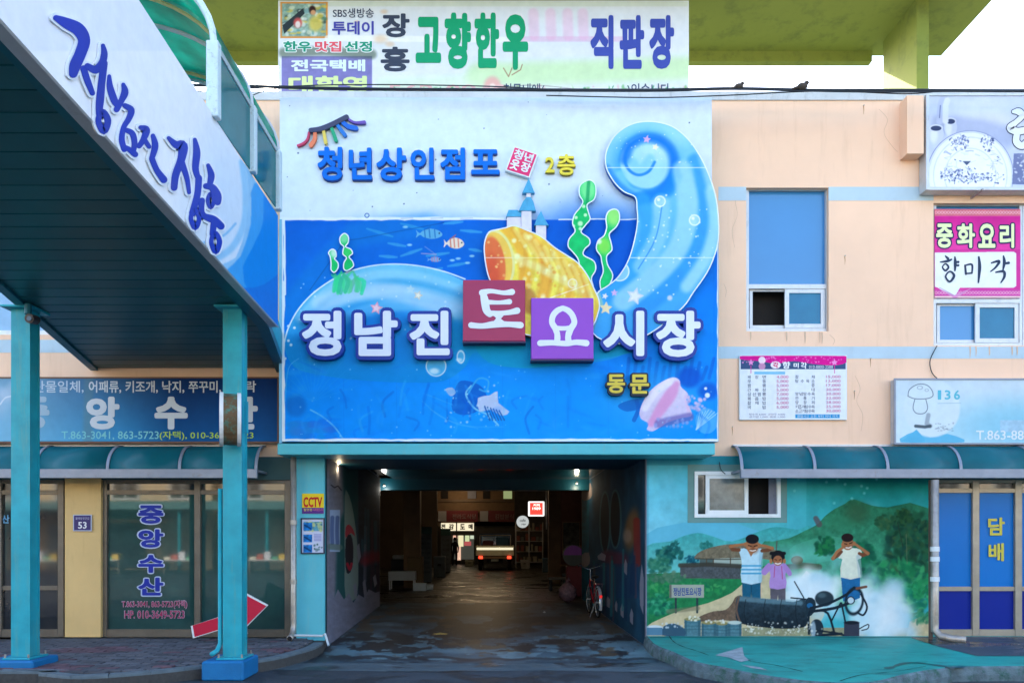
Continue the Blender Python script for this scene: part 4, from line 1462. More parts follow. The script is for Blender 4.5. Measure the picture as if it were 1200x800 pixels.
# raised letters
M_lblue = mat('letter_blue', A(0, 112, 222), rough=0.5, spec=.15)
M_lside = mat('letter_navy_side', A(15, 60, 140), rough=0.5)
M_lface = mat('letter_pale_face', A(232, 238, 252), rough=0.35, var=.03)
M_lrim = mat('letter_rim_blue', A(10, 50, 155), rough=0.4)
M_lyel = mat('letter_yellow', A(238, 220, 60), rough=0.45)
M_lgold = mat('letter_gold', A(228, 205, 70), rough=0.45)
M_lblack = mat('letter_dark_rim', A(30, 40, 55), rough=0.5)
for ch, x0, y0, x1, y1 in (('청', 372, 172, 401, 211.5), ('년', 408.5, 173, 436, 210.5), ('상', 441, 173, 476, 211.5), ('인', 481, 173, 509, 210.5), ('점', 516, 173, 545, 210.5), ('포', 552, 175, 585.5, 204)):
    l = text(ch, x0, y0, x1, y1, DS - 0.05, M_lblue, ms, 'letter', off=0.035, th=0.035)
    text(ch, x0 + .3, y0 + 1.5, x1 + .3, y1 + 1.5, DS - 0.04, M_lside, l, 'letter_return', off=0.035, th=0.04)
for ch, x0, y0, x1, y1 in (('2', 639, 184, 650, 202), ('층', 653, 180.5, 674.5, 205)):
    l = text(ch, x0, y0, x1, y1, DS - 0.06, M_lyel, ms, 'letter', off=0.02, th=0.05)
    text(ch, x0 + .2, y0 + 1, x1 + .2, y1 + 1, DS - 0.045, mat('letter_olive_side', A(150, 140, 50)), l, 'letter_return', off=0.02, th=0.03)
for ch, x0, y0, x1, y1, o in (('정', 352, 362, 402, 419, .03), ('남', 413, 362, 468, 419, .04), ('진', 478, 362, 529, 418, .03), ('시', 705, 362, 757, 419, .03), ('장', 767, 362, 823, 420, .03)):
    l = text(ch, x0 - 1.5, y0 - 2, x1 + 1.5, y1 + 2.5, DS - 0.128, M_lrim, ms, 'letter', off=0.095, th=0.10)
    text(ch, x0 + 2, y0 + 2, x1 - 2, y1 - 2, DS - 0.135, M_lface, l, 'letter_face', off=0.04, th=0.01)
for ch, x0, y0, x1, y1 in (('동', 711, 438, 733, 461.5), ('문', 738, 438, 761, 462)):
    l = text(ch, x0 - 1.5, y0 - 1.5, x1 + 1.5, y1 + 2, DS - 0.09, M_lblack, ms, 'letter', off=0.09, th=0.08)
    text(ch, x0 + .5, y0 + .5, x1 - .5, y1 - 1, DS - 0.096, M_lgold, l, 'letter_face', off=0.03, th=0.008)
# square panels of the two rounded syllables
M_sqr = mat('crimson_panel', A(172, 42, 88), rough=0.4, var=.04)
M_sqp = mat('violet_panel', A(152, 70, 200), rough=0.4, var=.04)
M_sqs = mat('panel_side', A(70, 50, 90), rough=0.5)
p1 = fbox(542.5, 615.5, 328, 399.5, DS - 0.2, 0.2, .008).build('syllable_panel', M_sqr, ms, label='crimson square panel with a rounded white syllable')
fbox(542, 616, 399, 401.5, DS - 0.19, 0.18).build('panel_return', M_sqs, p1)
p2 = fbox(622.5, 695.5, 349, 420.5, DS - 0.21, 0.2, .008).build('syllable_panel', M_sqp, ms, label='violet square panel with a rounded white syllable')
fbox(622, 696, 420, 422.5, DS - 0.2, 0.18).build('panel_return', M_sqs, p2)
dd = DS - 0.203
lm = MB()
for k, st in enumerate([[(565, 343, 3.8), (575, 341, 2.6), (590, 343, 2.6), (600, 342, 3.6)], [(566, 343, 3.4), (568, 352, 4.6), (570, 363, 4.4), (574, 368, 3.6)], [(572, 354, 2.8), (585, 354.5, 2.3), (597, 353.5, 3.2)],
                        [(572, 367, 3.4), (585, 367, 2.8), (597, 366, 3), (606, 364, 3.8)], [(581, 368, 3.2), (584, 373, 2.6), (580, 380, 3.6)], [(588, 368, 2.8), (584, 374, 2.8), (590, 380, 3.4)], [(552, 381, 3.4), (565, 382, 3.2), (580, 380, 4), (596, 380, 3.2), (610, 381, 3.8)]]):
    stroke_mb(st, dd, 0.004 + .0, mb=lm, dz=0.0008 * k)
lm.build('syllable', M_lface, p1)
dd = DS - 0.213
lm = MB()
for k, st in enumerate([[(659.5, 361, 3), (653, 364, 3.4), (648, 370, 3.4), (647, 378, 3.4), (651, 385, 3.6), (653, 392, 3)], [(659.5, 361, 3), (666, 364, 3.4), (671, 370, 3.4), (673, 378, 3.4), (669, 385, 3.6), (667, 392, 3)],
                        [(650, 384, 3), (656, 384.6, 2.6), (663, 384.6, 2.6), (669, 384, 3)], [(653, 390, 3.2), (653, 398, 3.6), (650, 401, 2.5)], [(666, 390, 3.2), (666, 398, 3.6), (669, 401, 2.5)],
                        [(633, 402, 3.6), (646, 401.5, 3.2), (655, 402, 3.2), (665, 402.5, 3.2), (675, 401, 3.2), (687, 402, 3.8)]]):
    stroke_mb(st, dd, 0.004, mb=lm, dz=0.0008 * k)
lm.build('syllable', M_lface, p2)
# eyelash emblem
M_el = [mat('lash_' + n, A(*cl), rough=0.45) for n, cl in (('crimson', (200, 60, 100)), ('orange', (240, 130, 90)), ('yellow', (225, 200, 90)), ('green', (30, 165, 120)), ('azure', (30, 120, 210)), ('blue', (15, 105, 215)), ('violet', (110, 80, 180)), ('slate', (62, 66, 100)))]
em = stroke_mb([(364, 152.5, 2.6), (375, 151, 2.8), (388, 146, 2.8), (400, 140, 2.8), (406, 137, 2.8)], DS - 0.07, 0.05).build('lash_emblem', M_el[7], ms, label='row of rainbow coloured lashes under a slate bar')
for mm, st in zip(M_el, ([(362, 155, 1.2), (360, 163, 1.2), (355, 168, 1.3), (349, 170.5, 1.3)], [(369, 154, 2), (368.5, 163, 2.2), (364, 170, 2.4)], [(379, 153, 1.8), (381.5, 167, 2)], [(388.5, 150, 2), (393.5, 164, 2.2)],
                         [(395, 146, 2), (404, 158, 2.2)], [(402, 143.5, 2.4), (408, 148, 2.6), (417, 150, 2.6)], [(409, 140, 1.2), (416, 143.5, 1.3), (427, 143, 1.8)])):
    stroke_mb(st, DS - 0.06, 0.045).build('lash', mm, em)
# tilted stamp
stp = [(602.5, 171), (630.8, 180.5), (620.5, 208.5), (592, 199.5)]
s_ = MB().prism([P(a, b, DS - 0.08) for a, b in stp], (0, 0.07, 0)).build('stamp_panel', M_rim, ms, label='tilted pink square stamp with white characters')
ctr = (611.4, 189.8)
sti = [((a - ctr[0]) * .9 + ctr[0], (b - ctr[1]) * .9 + ctr[1]) for a, b in stp]
MB().prism([P(a, b, DS - 0.084) for a, b in sti], (0, 0.003, 0)).build('stamp_field', mat('stamp_pink', A(232, 42, 112), rough=.45), s_)


def on_stamp(u, v):
    """unit square of the stamp to photo pixels"""
    a, b, d2, e = [np.array(q) for q in (stp[0], stp[1], stp[2], stp[3])]
    return (a * (1 - u) + b * u) * (1 - v) + (e * (1 - u) + d2 * u) * v


for ch, u0, v0, u1, v1 in (('청', .1, .08, .46, .45), ('년', .52, .08, .88, .42), ('옷', .1, .48, .46, .88), ('장', .52, .46, .9, .84)):
    v, f = glyph(ch, .03)
    mn, mx = v.min(0), v.max(0)
    uv = (v - mn) / (mx - mn)
    pts = [on_stamp(u0 + (u1 - u0) * q[0], v1 - (v1 - v0) * q[1]) for q in uv]
    mk('letter', [P(a, b, DS - 0.088) for a, b in pts], f, M_rim, s_)

# ================================================================== rooftop billboard
bb = thing('billboard', (P(566, 0, 12.35).x, 12.4, P(0, 115, 12.35).z), 'white rooftop billboard with green and blue lettering above the undersea market sign', 'billboard')
c = Cv(326, 1, 807, 117, 1.6, (226, 230, 238))
c.noise(.03, 40, 2)
c.rect(327, 2, 806, 8, (205, 215, 190), a=.5)
c.line([(560, 88), (700, 84), (805, 80)], 12, (190, 235, 150), a=.55, soft=8)
c.line([(450, 100), (560, 96)], 8, (215, 240, 200), a=.5, soft=5)
for i in range(240):
    g = random.Random(i + 900)
    x = g.uniform(440, 804)
    c.ell(x, 106 + g.uniform(-5, 9) + (2 if x < 600 else 0), g.uniform(1, 3.2), g.uniform(.6, 1.8), c=g.choice([(120, 190, 120), (60, 150, 90), (170, 215, 150), (230, 190, 195), (225, 235, 220)]), a=.7, soft=.5, rot=g.uniform(0, 180))
c.ell(577, 102, 10, 12, c=(240, 170, 170), a=.8, soft=.3)
c.ell(577, 102, 4, 4, c=(250, 235, 225), a=.9, soft=.4)
c.line([(545, 110), (620, 100), (700, 108)], 1, (110, 90, 90), a=.4, sm=4)
for p_ in ([(590, 80), (596, 90), (600, 80)], [(600, 88), (610, 82), (612, 76)]):
    c.line(p_, 1.2, (150, 90, 70), a=.7)
# purple panel and picture on the left
c.rect(330, 66, 436, 114, (132, 128, 190), tex=.06)
c.line([(332, 62), (380, 60), (436, 64)], 5, (70, 90, 70), a=.6, soft=3)
c.rect(328.5, 2.5, 384, 45, (222, 150, 70))
c.rect(330.5, 4.5, 382, 43, (140, 170, 160), tex=.3, cell=8)
for i in range(70):
    g = random.Random(i + 40)
    c.ell(g.uniform(332, 381), g.uniform(6, 42), g.uniform(1.5, 4.5), g.uniform(1, 3), c=g.choice([(235, 240, 240), (60, 110, 90), (230, 200, 80), (90, 150, 160), (40, 60, 60), (220, 225, 200)]), a=.65, soft=.4)
c.poly([(331, 30), (355, 10), (357, 16), (333, 40)], (50, 60, 66))
c.ell(349, 27, 5, 6, c=(210, 90, 90), a=.9, soft=.3)
c.ell(349, 29, 3, 4, c=(235, 230, 230), a=.9, soft=.3)
c.ell(366, 12, 4, 5, c=(60, 40, 40), soft=.3)
c.ell(367, 15, 3, 3, c=(215, 160, 120), soft=.3)
c.ell(370, 28, 8, 9, c=(225, 200, 90), a=.8, soft=.4)
c.line([(384, 45), (605, 47)], 5, (250, 250, 250), a=.7, soft=1)
c.rect(600, 43, 735, 49, (225, 170, 210), a=.45)
for (x, y, r) in ((446, 46, 8), (418, 26, 3), (450, 14, 4), (457, 52, 5)):
    c.ell(x, y, r, r * .6, c=(225, 160, 90), a=.35, soft=.7)
for i, (t0, x) in enumerate((('9', 625), ('4', 645), ('0', 665), ('1', 683))):
    c.line([(x, 16), (x + 1, 42)], 8, (240, 175, 215), a=.4, soft=2)
c.sheet('printed_face', M_print, bb, d=12.35)
fbox(326.5, 806, 1, 116.5, 12.354, 0.3).build('billboard_box', mat('billboard_box', A(200, 205, 205), rough=.6), bb)
for x in (345, 566, 790):
    MB().box(P(x, 0, 12.8).x - .05, P(x, 0, 12.8).x + .05, 12.66, 12.76, P(0, 108, 12).z - .01, P(0, 20, 12.8).z).build('post', M_steel, bb)
DB = 12.345
M_t = {}


def ink(r, g, b):
    k = 'ink_%02x%02x%02x' % (r, g, b)
    nm = 'ink ' + k
    return mat(nm, A(r, g, b), rough=0.5, var=0.04, spec=0.2)


for s_, x0, y0, x1, y1, o in (('장', 448, 16, 480, 44, .04), ('흥', 446, 55, 480, 84, .04)):
    text(s_, x0, y0, x1, y1, DB, ink(58, 66, 86), bb, off=o)
for s_, x0, y0, x1, y1 in (('고', 487, 20, 517, 74), ('향', 521, 15, 552, 81), ('한', 556, 15, 585, 80), ('우', 589, 17, 619, 82)):
    text(s_, x0, y0, x1, y1, DB, ink(10, 158, 108), bb, off=.055)
for s_, x0, y0, x1, y1 in (('직', 692, 18, 719, 81), ('판', 726, 18, 755, 81), ('장', 761, 18, 790, 81)):
    text(s_, x0, y0, x1, y1, DB, ink(62, 78, 172), bb, off=.05)
text('SBS생방송', 390, 10, 438, 21, DB, ink(60, 66, 90), bb, off=.011)
text('투데이', 389, 25, 438, 41, DB, ink(72, 72, 168), bb, off=.03)
for s_, x0, x1, cl in (('한우', 331, 366, (20, 150, 120)), ('맛집', 368, 401, (232, 90, 105)), ('선정', 403, 437, (20, 150, 120))):
    text(s_, x0, 47.5, x1, 62, DB + .001, ink(240, 244, 246), bb, off=.09)
    text(s_, x0 + 1, 48.5, x1 - 1, 61, DB, ink(*cl), bb, off=.035)
text('전국택배', 341, 70, 428, 84, DB, ink(226, 240, 245), bb, off=.04)
text('대환영', 338, 89, 430, 110, DB, ink(222, 240, 170), bb, off=.04)
text('친물내에(', 590, 98, 638, 115, DB, ink(60, 75, 110), bb, off=.011)
text(')있습니다', 735, 98, 785, 115, DB, ink(60, 75, 110), bb, off=.011)
text('562-0949', 455, 99, 595, 113, DB, ink(238, 190, 190), bb, off=.011)

# ================================================================== green roof structure over the building
gr = thing('roof_canopy', (0, 12.9, 8.5), 'large olive green concrete roof canopy on a slab column above the building', 'canopy')
MB().box(-9.5, 8.08, 11.4, 14.1, 10.54, 10.95).build('slab', M_green, gr)
MB().box(-9.5, P(1030, 0, 13.7).x, 13.95, 14.09, 10.35, 10.545).build('edge_beam', M_green, gr)
for xx in (6.82, -7.1):
    MB().box(xx - (0.15 if xx < 0 else 0), xx + 0.2, 12.6, 13.7, 8.45, 10.545).build('column', M_green, gr)

# ================================================================== right hand signs
# food sign at the top right
fs = thing('signboard', (P(1140, 0, 11.8).x, 11.9, P(0, 222, 11.8).z), 'pale lit-box signboard with a monochrome picture of plates and cups at top right', 'sign')
c = Cv(1089, 112, 1330, 219, 2.0, (205, 214, 238))
c.noise(.05, 30, 3)
c.ell(1150, 140, 40, 18, c=(228, 232, 248), a=.8, soft=.6)
c.line([(1120, 148), (1150, 152), (1180, 160)], 12, (160, 172, 212), a=.6, soft=6)
c.ell(1103, 147, 10, 13, c=(150, 160, 195), a=.6, soft=.5)
for (x, y, r) in ((1097, 152, 9), (1114, 144, 7.5)):
    c.ell(x, y + 5, r, 11, c=(205, 212, 235))
    c.ell(x - r * .3, y + 6, r * .5, 9, c=(235, 240, 252), a=.8, soft=.5)
    c.ell(x, y - 2, r * .9, 4, c=(220, 226, 244))
    c.ell(x, y - 1.5, r * .7, 3, c=(62, 74, 112))
c.line([(1101, 142), (1103, 122), (1106, 114)], 6, (190, 198, 226), soft=1)
c.line([(1108, 142), (1108, 124), (1110, 118)], 5, (225, 230, 246), soft=1)
c.line([(1101, 138), (1102, 124)], 1.4, (110, 120, 165), a=.8)
c.ell(1137, 205, 51, 52, c=(150, 160, 200))
c.ell(1137, 206, 50, 52, c=(238, 243, 254))
c.ell(1137, 206, 44, 46, c=(246, 249, 255), a=.8, soft=.1)


def garnish(x, y, w_, h_, n, sd, dark=(70, 85, 135)):
    g = random.Random(sd)
    for i in range(n):
        a_, r_ = g.uniform(0, 6.28), math.sqrt(g.random())
        c.ell(x + w_ * r_ * math.cos(a_), y + h_ * r_ * math.sin(a_), g.uniform(.5, 2.0), g.uniform(.4, 1.3), c=g.choice([dark, (150, 160, 200), (190, 198, 228), (245, 248, 255), (105, 118, 165)]), a=.85, rot=g.uniform(0, 180), soft=.4)


for r_ in (49, 43, 30):
    c.ell(1137, 206, r_, r_ + 2, c=(196, 206, 236), ring=1.6, a=.55)
for i in range(40):
    g = random.Random(i + 77)
    x, y = g.uniform(1100, 1174), g.uniform(172, 214)
    c.line([(x, y), (x + g.uniform(-6, 6), y + g.uniform(-3, 3)), (x + g.uniform(-9, 9), y + g.uniform(-4, 4))], g.uniform(.6, 1.6), g.choice([(196, 204, 232), (170, 180, 214), (222, 228, 246)]), a=.7, sm=3)
garnish(1124, 167, 12, 9, 90, 1)
garnish(1157, 168, 8, 10, 60, 2)
garnish(1115, 205, 14, 9, 60, 3)
garnish(1134, 207, 20, 9, 70, 4)
garnish(1165, 208, 12, 8, 26, 5)
for i in range(26):
    g = random.Random(i)
    c.line([(g.uniform(1103, 1175), g.uniform(186, 216), 1.8), (g.uniform(1103, 1175), g.uniform(186, 216), .4)][:1] * 1 + [], 1, (80, 95, 140)) if False else c.ell(g.uniform(1103, 1172), g.uniform(184, 216), g.uniform(.7, 2), .7, c=(75, 90, 140), a=.85, rot=g.uniform(0, 180), soft=.3)
c.poly([(1128, 189), (1138, 189), (1133, 194)], (80, 95, 130))
c.poly([(1188, 180), (1330, 176), (1330, 220), (1186, 216)], (118, 128, 172), sm=0)
garnish(1205, 198, 16, 18, 60, 8, (225, 230, 245))
c.ell(1250, 170, 50, 30, c=(225, 230, 246), a=.8, soft=.3)
c.sheet('printed_face', M_print, fs, d=11.8)
fbox(1088, 1331, 111, 219.5, 11.803, 0.19).build('sign_box', M_alum, fs)
m = MB()
for q in ((1085.5, 1089, 110.5, 222), (1089, 1332, 219.2, 222.5), (1089, 1332, 110, 112)):
    g = fbox(*q, 11.785, 0.20)
    m.add(g.v, g.f)
m.build('trim', M_alum, fs)
M_ink = ink(46, 58, 88)
lt = [[(1188, 131, 2.2), (1194, 131, 4), (1198, 136, 3.2), (1190, 144, 3)], [(1190, 144, 3), (1184, 150, 4.4), (1192, 154, 4), (1204, 152, 4)], [(1192, 156, 3.4), (1191, 166, 4), (1198, 171, 4), (1206, 164, 4)], [(1202, 134, 3), (1216, 134, 4), (1212, 150, 4)]]
mo, mi = MB(), MB()
for k, s_ in enumerate(lt):
    stroke_mb(s_, 11.796, 0.002, mb=mo, grow=1.0, dz=.0006 * k)
    stroke_mb(s_, 11.790, 0.002, mb=mi, dz=.0006 * k)
lo = mo.build('lettering', M_ink, fs)
mi.build('lettering', ink(236, 241, 252), fs)
# bracket under the sign
MB().tube([P(1138, 232, 11.95), P(1152, 222, 11.7)], .02, 6).build('bracket', M_steel, fs)

# window banner
wb = thing('window_banner', (P(1145, 0, 12.05).x, 12.07, P(0, 349, 12.05).z), 'magenta and white banner with brush lettering stuck inside the upper right window', 'banner')
c = Cv(1095, 245, 1196, 349, 2.2, (224, 62, 160))
c.rect(1095, 254, 1196, 292, (214, 40, 150), c2=(240, 70, 170))
c.noise(.06, 20, 5)
c.rect(1095, 245, 1196, 253, (226, 120, 140))
c.rect(1095, 339, 1196, 346.5, (216, 80, 170))
for k in range(28):
    for y in (249, 343):
        c.ell(1097 + k * 3.6, y, 1.4, c=(248, 200, 215), ring=.7, a=.8)
c.rect(1095, 346.8, 1196, 349, (240, 210, 210))
c.poly([(1095.5, 296), (1188, 295), (1191, 297), (1191, 335), (1188, 337), (1125, 337), (1118, 349), (1099, 337), (1095.5, 336)], (244, 247, 250))
c.poly([(1100, 338), (1118, 346), (1140, 337), (1119, 350)], (222, 150, 200))
c.line([(1101, 337), (1118, 346)], .8, (170, 120, 170), a=.7)
c.sheet('printed_face', M_print, wb, d=12.045)
fbox(1095, 1196, 245, 346, 12.048, 0.01).build('backing', M_alum, wb)
for s_, x0, x1 in (('중', 1096.5, 1117), ('화', 1121, 1143), ('요', 1146, 1167), ('리', 1171, 1189)):
    text(s_, x0 - 1, 260.5, x1 + 1, 292, 12.042, ink(40, 30, 90), wb, off=.11)
    text(s_, x0 + .5, 262, x1 - .5, 290.5, 12.039, ink(238, 246, 190), wb, off=.035)


def brush_glyph(strokes, d, m_, parent, name='lettering', th=.002):
    mb = MB()
    for k, s_ in enumerate(strokes):
        closed = s_[0] == 'o'
        stroke_mb(s_[1:] if closed else s_, d, th, mb=mb, closed=closed, dz=.0006 * k)
    return mb.build(name, m_, parent)


MI = ink(40, 58, 88)
brush_glyph([[(1108, 300, .8), (1111, 303, 1.6)], [(1102, 307, .7), (1110, 306, 1.5), (1115, 304, 1.0)], ['o', (1108, 309, .9), (1111.5, 313, 1.2), (1108, 317, 1.2), (1104.5, 313, .8)],
             [(1119, 301, .8), (1119.5, 308, 1.8), (1119, 317, .9)], [(1119, 307, .8), (1123, 307, 1.4)], [(1119, 311, .8), (1123, 311, 1.3)],
             ['o', (1113, 318, .9), (1118, 323, 1.5), (1113, 330, 1.2), (1108, 324, 1)]], 12.041, MI, wb)
brush_glyph([[(1131, 311, 1.2), (1132, 321, 1.3)], [(1131, 311, .9), (1139, 310, 1.2), (1139, 320, 1)], [(1132, 320.5, .9), (1139, 320, 1)], [(1147, 301, 1), (1148, 313, 1.9), (1146.5, 331, .9)]], 12.041, MI, wb)
brush_glyph([[(1162, 308, .9), (1171, 306, 1.6), (1167, 313, 1.2), (1161, 318, .7)], [(1176, 300, .9), (1177, 307, 1.8), (1175.5, 316, .9)], [(1176, 309, .9), (1182, 308, 1.6)],
             [(1167, 319, .9), (1176, 318, 1.5), (1177, 324, 1.5), (1173, 331, .7)]], 12.041, MI, wb)

# menu board
mbd = thing('menu_board', (P(930, 0, 11.96).x, 11.97, P(0, 491, 11.96).z), 'white price list board with a magenta and slate header on the peach wall', 'sign')
c = Cv(867, 416.5, 992, 491.5, 2.6, (234, 240, 246))
c.rect(868, 417, 991, 432.5, (62, 88, 130))
c.poly([(868, 417), (991, 417), (991, 425), (975, 428), (950, 426), (930, 423), (910, 426), (890, 423), (868, 421)], (226, 20, 150), sm=3)
c.dots(50, 870, 418, 990, 425, .5, 1.1, (250, 150, 210), .9, 3)
for x in (880, 978):
    c.star(x, 424.5, 4, (245, 150, 215), 0)
    c.line([(x, 428), (x, 437)], .8, (226, 60, 160))
c.ell(893, 422, 4.2, 4.2, c=(250, 225, 240))
c.ell(893, 429, 4, 4, c=(240, 160, 200), a=.8)
c.ell(909, 427.5, 6, 4.2, c=(250, 240, 248))
c.rect(884, 435.3, 920, 438.5, (130, 200, 235))
c.rect(932, 485.3, 984, 489.5, (20, 150, 215))
c.sheet('printed_face', M_print, mbd, d=11.955)
fbox(866.5, 992.5, 416.3, 491.7, 11.958, 0.035).build('board', M_white, mbd)
dm = 11.95
text('각', 906, 424, 912, 431, dm, ink(225, 30, 120), mbd, off=.03)
text('향', 917, 423.5, 926, 432, dm, ink(244, 246, 250), mbd, off=.03)
text('미', 930, 425, 936, 431, dm, ink(244, 246, 250), mbd, off=.03)
text('각', 938.5, 424.5, 945.5, 432, dm, ink(244, 246, 250), mbd, off=.03)
text('010-8800-2588', 948, 428, 976, 431.5, dm, ink(225, 232, 240), mbd)
for i, (n_, p_) in enumerate((('짜장면', '4,000'), ('우동', '5,000'), ('짬뽕', '5,000'), ('간짜장', '5,000'), ('삼선짬뽕', '7,000'), ('볶음밥', '5,000'), ('잡채밥', '6,000'), ('국밥', '5,000'))):
    y = 439.6 + i * 5.05
    m = MB()
    for k, ch in enumerate(n_):
        x = 876 + (17.5 * k / max(len(n_) - 1, 1))
        text_mb(ch, x, y, x + 4.2, y + 4, dm, mb=m)
    m.build('lettering', ink(72, 84, 120), mbd)
    text(p_, 910, y + .2, 924, y + 4, dm, ink(222, 110, 165), mbd)
for i, (n_, p_) in enumerate((('잡채', '15,000'), ('탕수육소', '12,000'), ('중', '17,000'), ('대', '20,000'), ('양념탕수육', '20,000'), ('깐풍기', '22,000'), ('양장피', '28,000'), ('키조개탕수육', '25,000'), ('소고기탕수육', '30,000'))):
    y = 439.4 + i * 5.0
    m = MB()
    for k, ch in enumerate(n_):
        x = (932 if len(n_) > 1 else 951) + (19 * k / max(len(n_) - 1, 1))
        text_mb(ch, x, y, x + 3.8, y + 3.9, dm, mb=m)
    m.build('lettering', ink(72, 84, 120), mbd)
    text(p_, 968, y + .2, 985, y + 3.8, dm, ink(222, 110, 165), mbd)
text('영업시간 오전 부터 저녁 까지', 934, 486, 982, 489, dm, ink(235, 245, 250), mbd)
text('탕수육 6,000  군만두 4,000', 878, 484, 920, 486.5, dm, ink(150, 140, 170), mbd)
text('공기밥 1,000  음료 1,000', 878, 487, 920, 489.5, dm, ink(150, 140, 170), mbd)

# pale sign with 136
ps = thing('signboard', (P(1124, 0, 11.85).x, 11.9, P(0, 520, 11.85).z), 'faded pale blue signboard with the number 136 above the right awning', 'sign')
c = Cv(1050, 445, 1330, 519, 2.0, (208, 226, 238))
c.rect(1050, 445, 1330, 519, (205, 222, 235), c2=(215, 235, 243))
c.noise(.03, 40, 2)
c.ell(1200, 500, 90, 30, c=(120, 195, 225), a=.7, soft=.7)
c.poly([(1055, 518), (1073, 505), (1090, 512), (1110, 508), (1130, 518)], (95, 185, 225), sm=3, a=.9)
c.ell(1092, 478, 33, 34, c=(215, 231, 240), soft=.05)
c.poly([(1055, 518), (1074, 503), (1084, 514), (1084, 518)], (95, 185, 225))
for sx in ((1170, 497, 34, 12),):
    c.rect(1172, 492, 1204, 506, (175, 205, 228), a=.8, tex=.1)
c.line([(1099, 472.5), (1126, 472)], .8, (170, 200, 215))
# simple mushroom sketch and smudges
ol = (88, 102, 120)
c.line([(1064, 464), (1066, 456), (1076, 450), (1086, 451), (1092, 457), (1093, 464), (1085, 467), (1072, 467), (1064, 464)], 1, ol, a=.8, sm=4)
c.ell(1078, 454, 3, 2, c=ol, a=.4, ring=.7)
c.ell(1086, 457, 2, 1.5, c=ol, a=.4, ring=.6)
c.line([(1072, 468), (1070, 478), (1074, 484), (1083, 484), (1087, 478), (1085, 468)], 1, ol, a=.8, sm=4)
c.line([(1088, 486), (1086, 496), (1090, 499)], 3, (150, 162, 175), a=.8, soft=1)
c.line([(1073, 499), (1084, 500), (1090, 499)], 2.4, (70, 85, 98), a=.9, soft=.6)
for i in range(26):
    g = random.Random(i + 3)
    c.ell(g.uniform(1094, 1118), g.uniform(495, 505), g.uniform(.6, 1.6), .6, c=(120, 135, 150), a=.5, soft=.4)
c.sheet('printed_face', M_print, ps, d=11.85)
fbox(1049, 1331, 444, 519.5, 11.853, 0.14).build('sign_box', M_alum, ps)
m = frame_mb(1048, 1332, 443, 520.5, 11.84, 0.02, 2)
m.build('trim', mat('grey_trim', A(130, 140, 160), rough=.4, metal=.3), ps)
text('1', 1099, 457, 1103, 468, 11.846, ink(90, 190, 215), ps, off=.02)
text('3', 1107, 457, 1114, 468, 11.846, ink(90, 190, 215), ps, off=.02)
text('6', 1118, 457, 1125, 468, 11.846, ink(90, 190, 215), ps, off=.02)
text('T.863-8852', 1144, 504, 1215, 515, 11.846, ink(232, 240, 248), ps, off=.01)

# ================================================================== left shop sign
lsn = thing('signboard', (P(150, 0, 11.85).x, 11.9, P(0, 518, 11.85).z), 'long blue seafood shop signboard under the footbridge with white and yellow lettering', 'sign')
c = Cv(-160, 443, 325, 517, 1.6, (30, 125, 175))
X_ = np.meshgrid(c.X, c.Y)[0][..., None]
Y_ = np.meshgrid(c.X, c.Y)[1][..., None]
t_ = np.clip((X_ - 20) / 190, 0, 1)
v_ = np.clip((Y_ - 443) / 74, 0, 1)
c.a[:] = np.array([120, 165, 195]) * (1 - t_) + np.array([6, 50, 110]) * t_
c.a[:] += v_ * (1 - abs(t_ - .65)) * np.array([10, 60, 70])
c.noise(.05, 40, 7)
for (x, y, w_, h_) in ((8, 462, 12, 8), (20, 452, 10, 6), (-20, 470, 30, 20)):
    c.ell(x, y, w_, h_, c=(200, 215, 235), a=.5, soft=.6)
c.line([(0, 474), (6, 466), (14, 464)], 1.6, (225, 235, 245), a=.8, sm=3)
c.line([(104, 443), (103, 517)], 5, (100, 135, 145), a=.5, soft=3)
for x in (196, 290):
    c.line([(x, 444), (x, 517)], .8, (15, 60, 100), a=.4)
c.sheet('printed_face', M_print, lsn, d=11.85)
fbox(-161, 325.5, 442.5, 517.5, 11.853, 0.14).build('sign_box', mat('dark_sign_box', A(50, 80, 110)), lsn)
m = frame_mb(-162, 326.5, 441.5, 519, 11.84, 0.02, 1.6)
m.build('trim', mat('brown_trim', A(120, 80, 60), rough=.5), lsn)
dl = 11.846
wht = ink(205, 218, 232)
text('수산물일체,', 25, 446, 98, 460.5, dl, ink(190, 208, 226), lsn, off=.011)
text('어패류,', 104, 446, 142, 460.5, dl, wht, lsn, off=.02)
text('키조개,', 147, 446, 185, 460.5, dl, wht, lsn, off=.02)
text('낙지,', 190, 446, 216, 460.5, dl, wht, lsn, off=.02)
text('쭈꾸미,', 221, 446, 259, 460.5, dl, wht, lsn, off=.02)
text('바지락', 262, 446, 300, 459.5, dl, wht, lsn, off=.02)
for s_, x0, x1 in (('중', 14, 58), ('앙', 101, 140), ('수', 181, 220), ('산', 262, 302)):
    text(s_, x0, 464.5, x1, 503, dl, ink(205, 216, 228) if x0 > 60 else ink(160, 188, 208), lsn, off=.05)
text('T.863-3041, 863-5723', 72, 505, 186, 515.5, dl, ink(125, 205, 215), lsn, off=.008)
text('(자택), 010-3649-5723', 187, 505, 297, 515.5, dl, ink(175, 215, 70), lsn, off=.008)


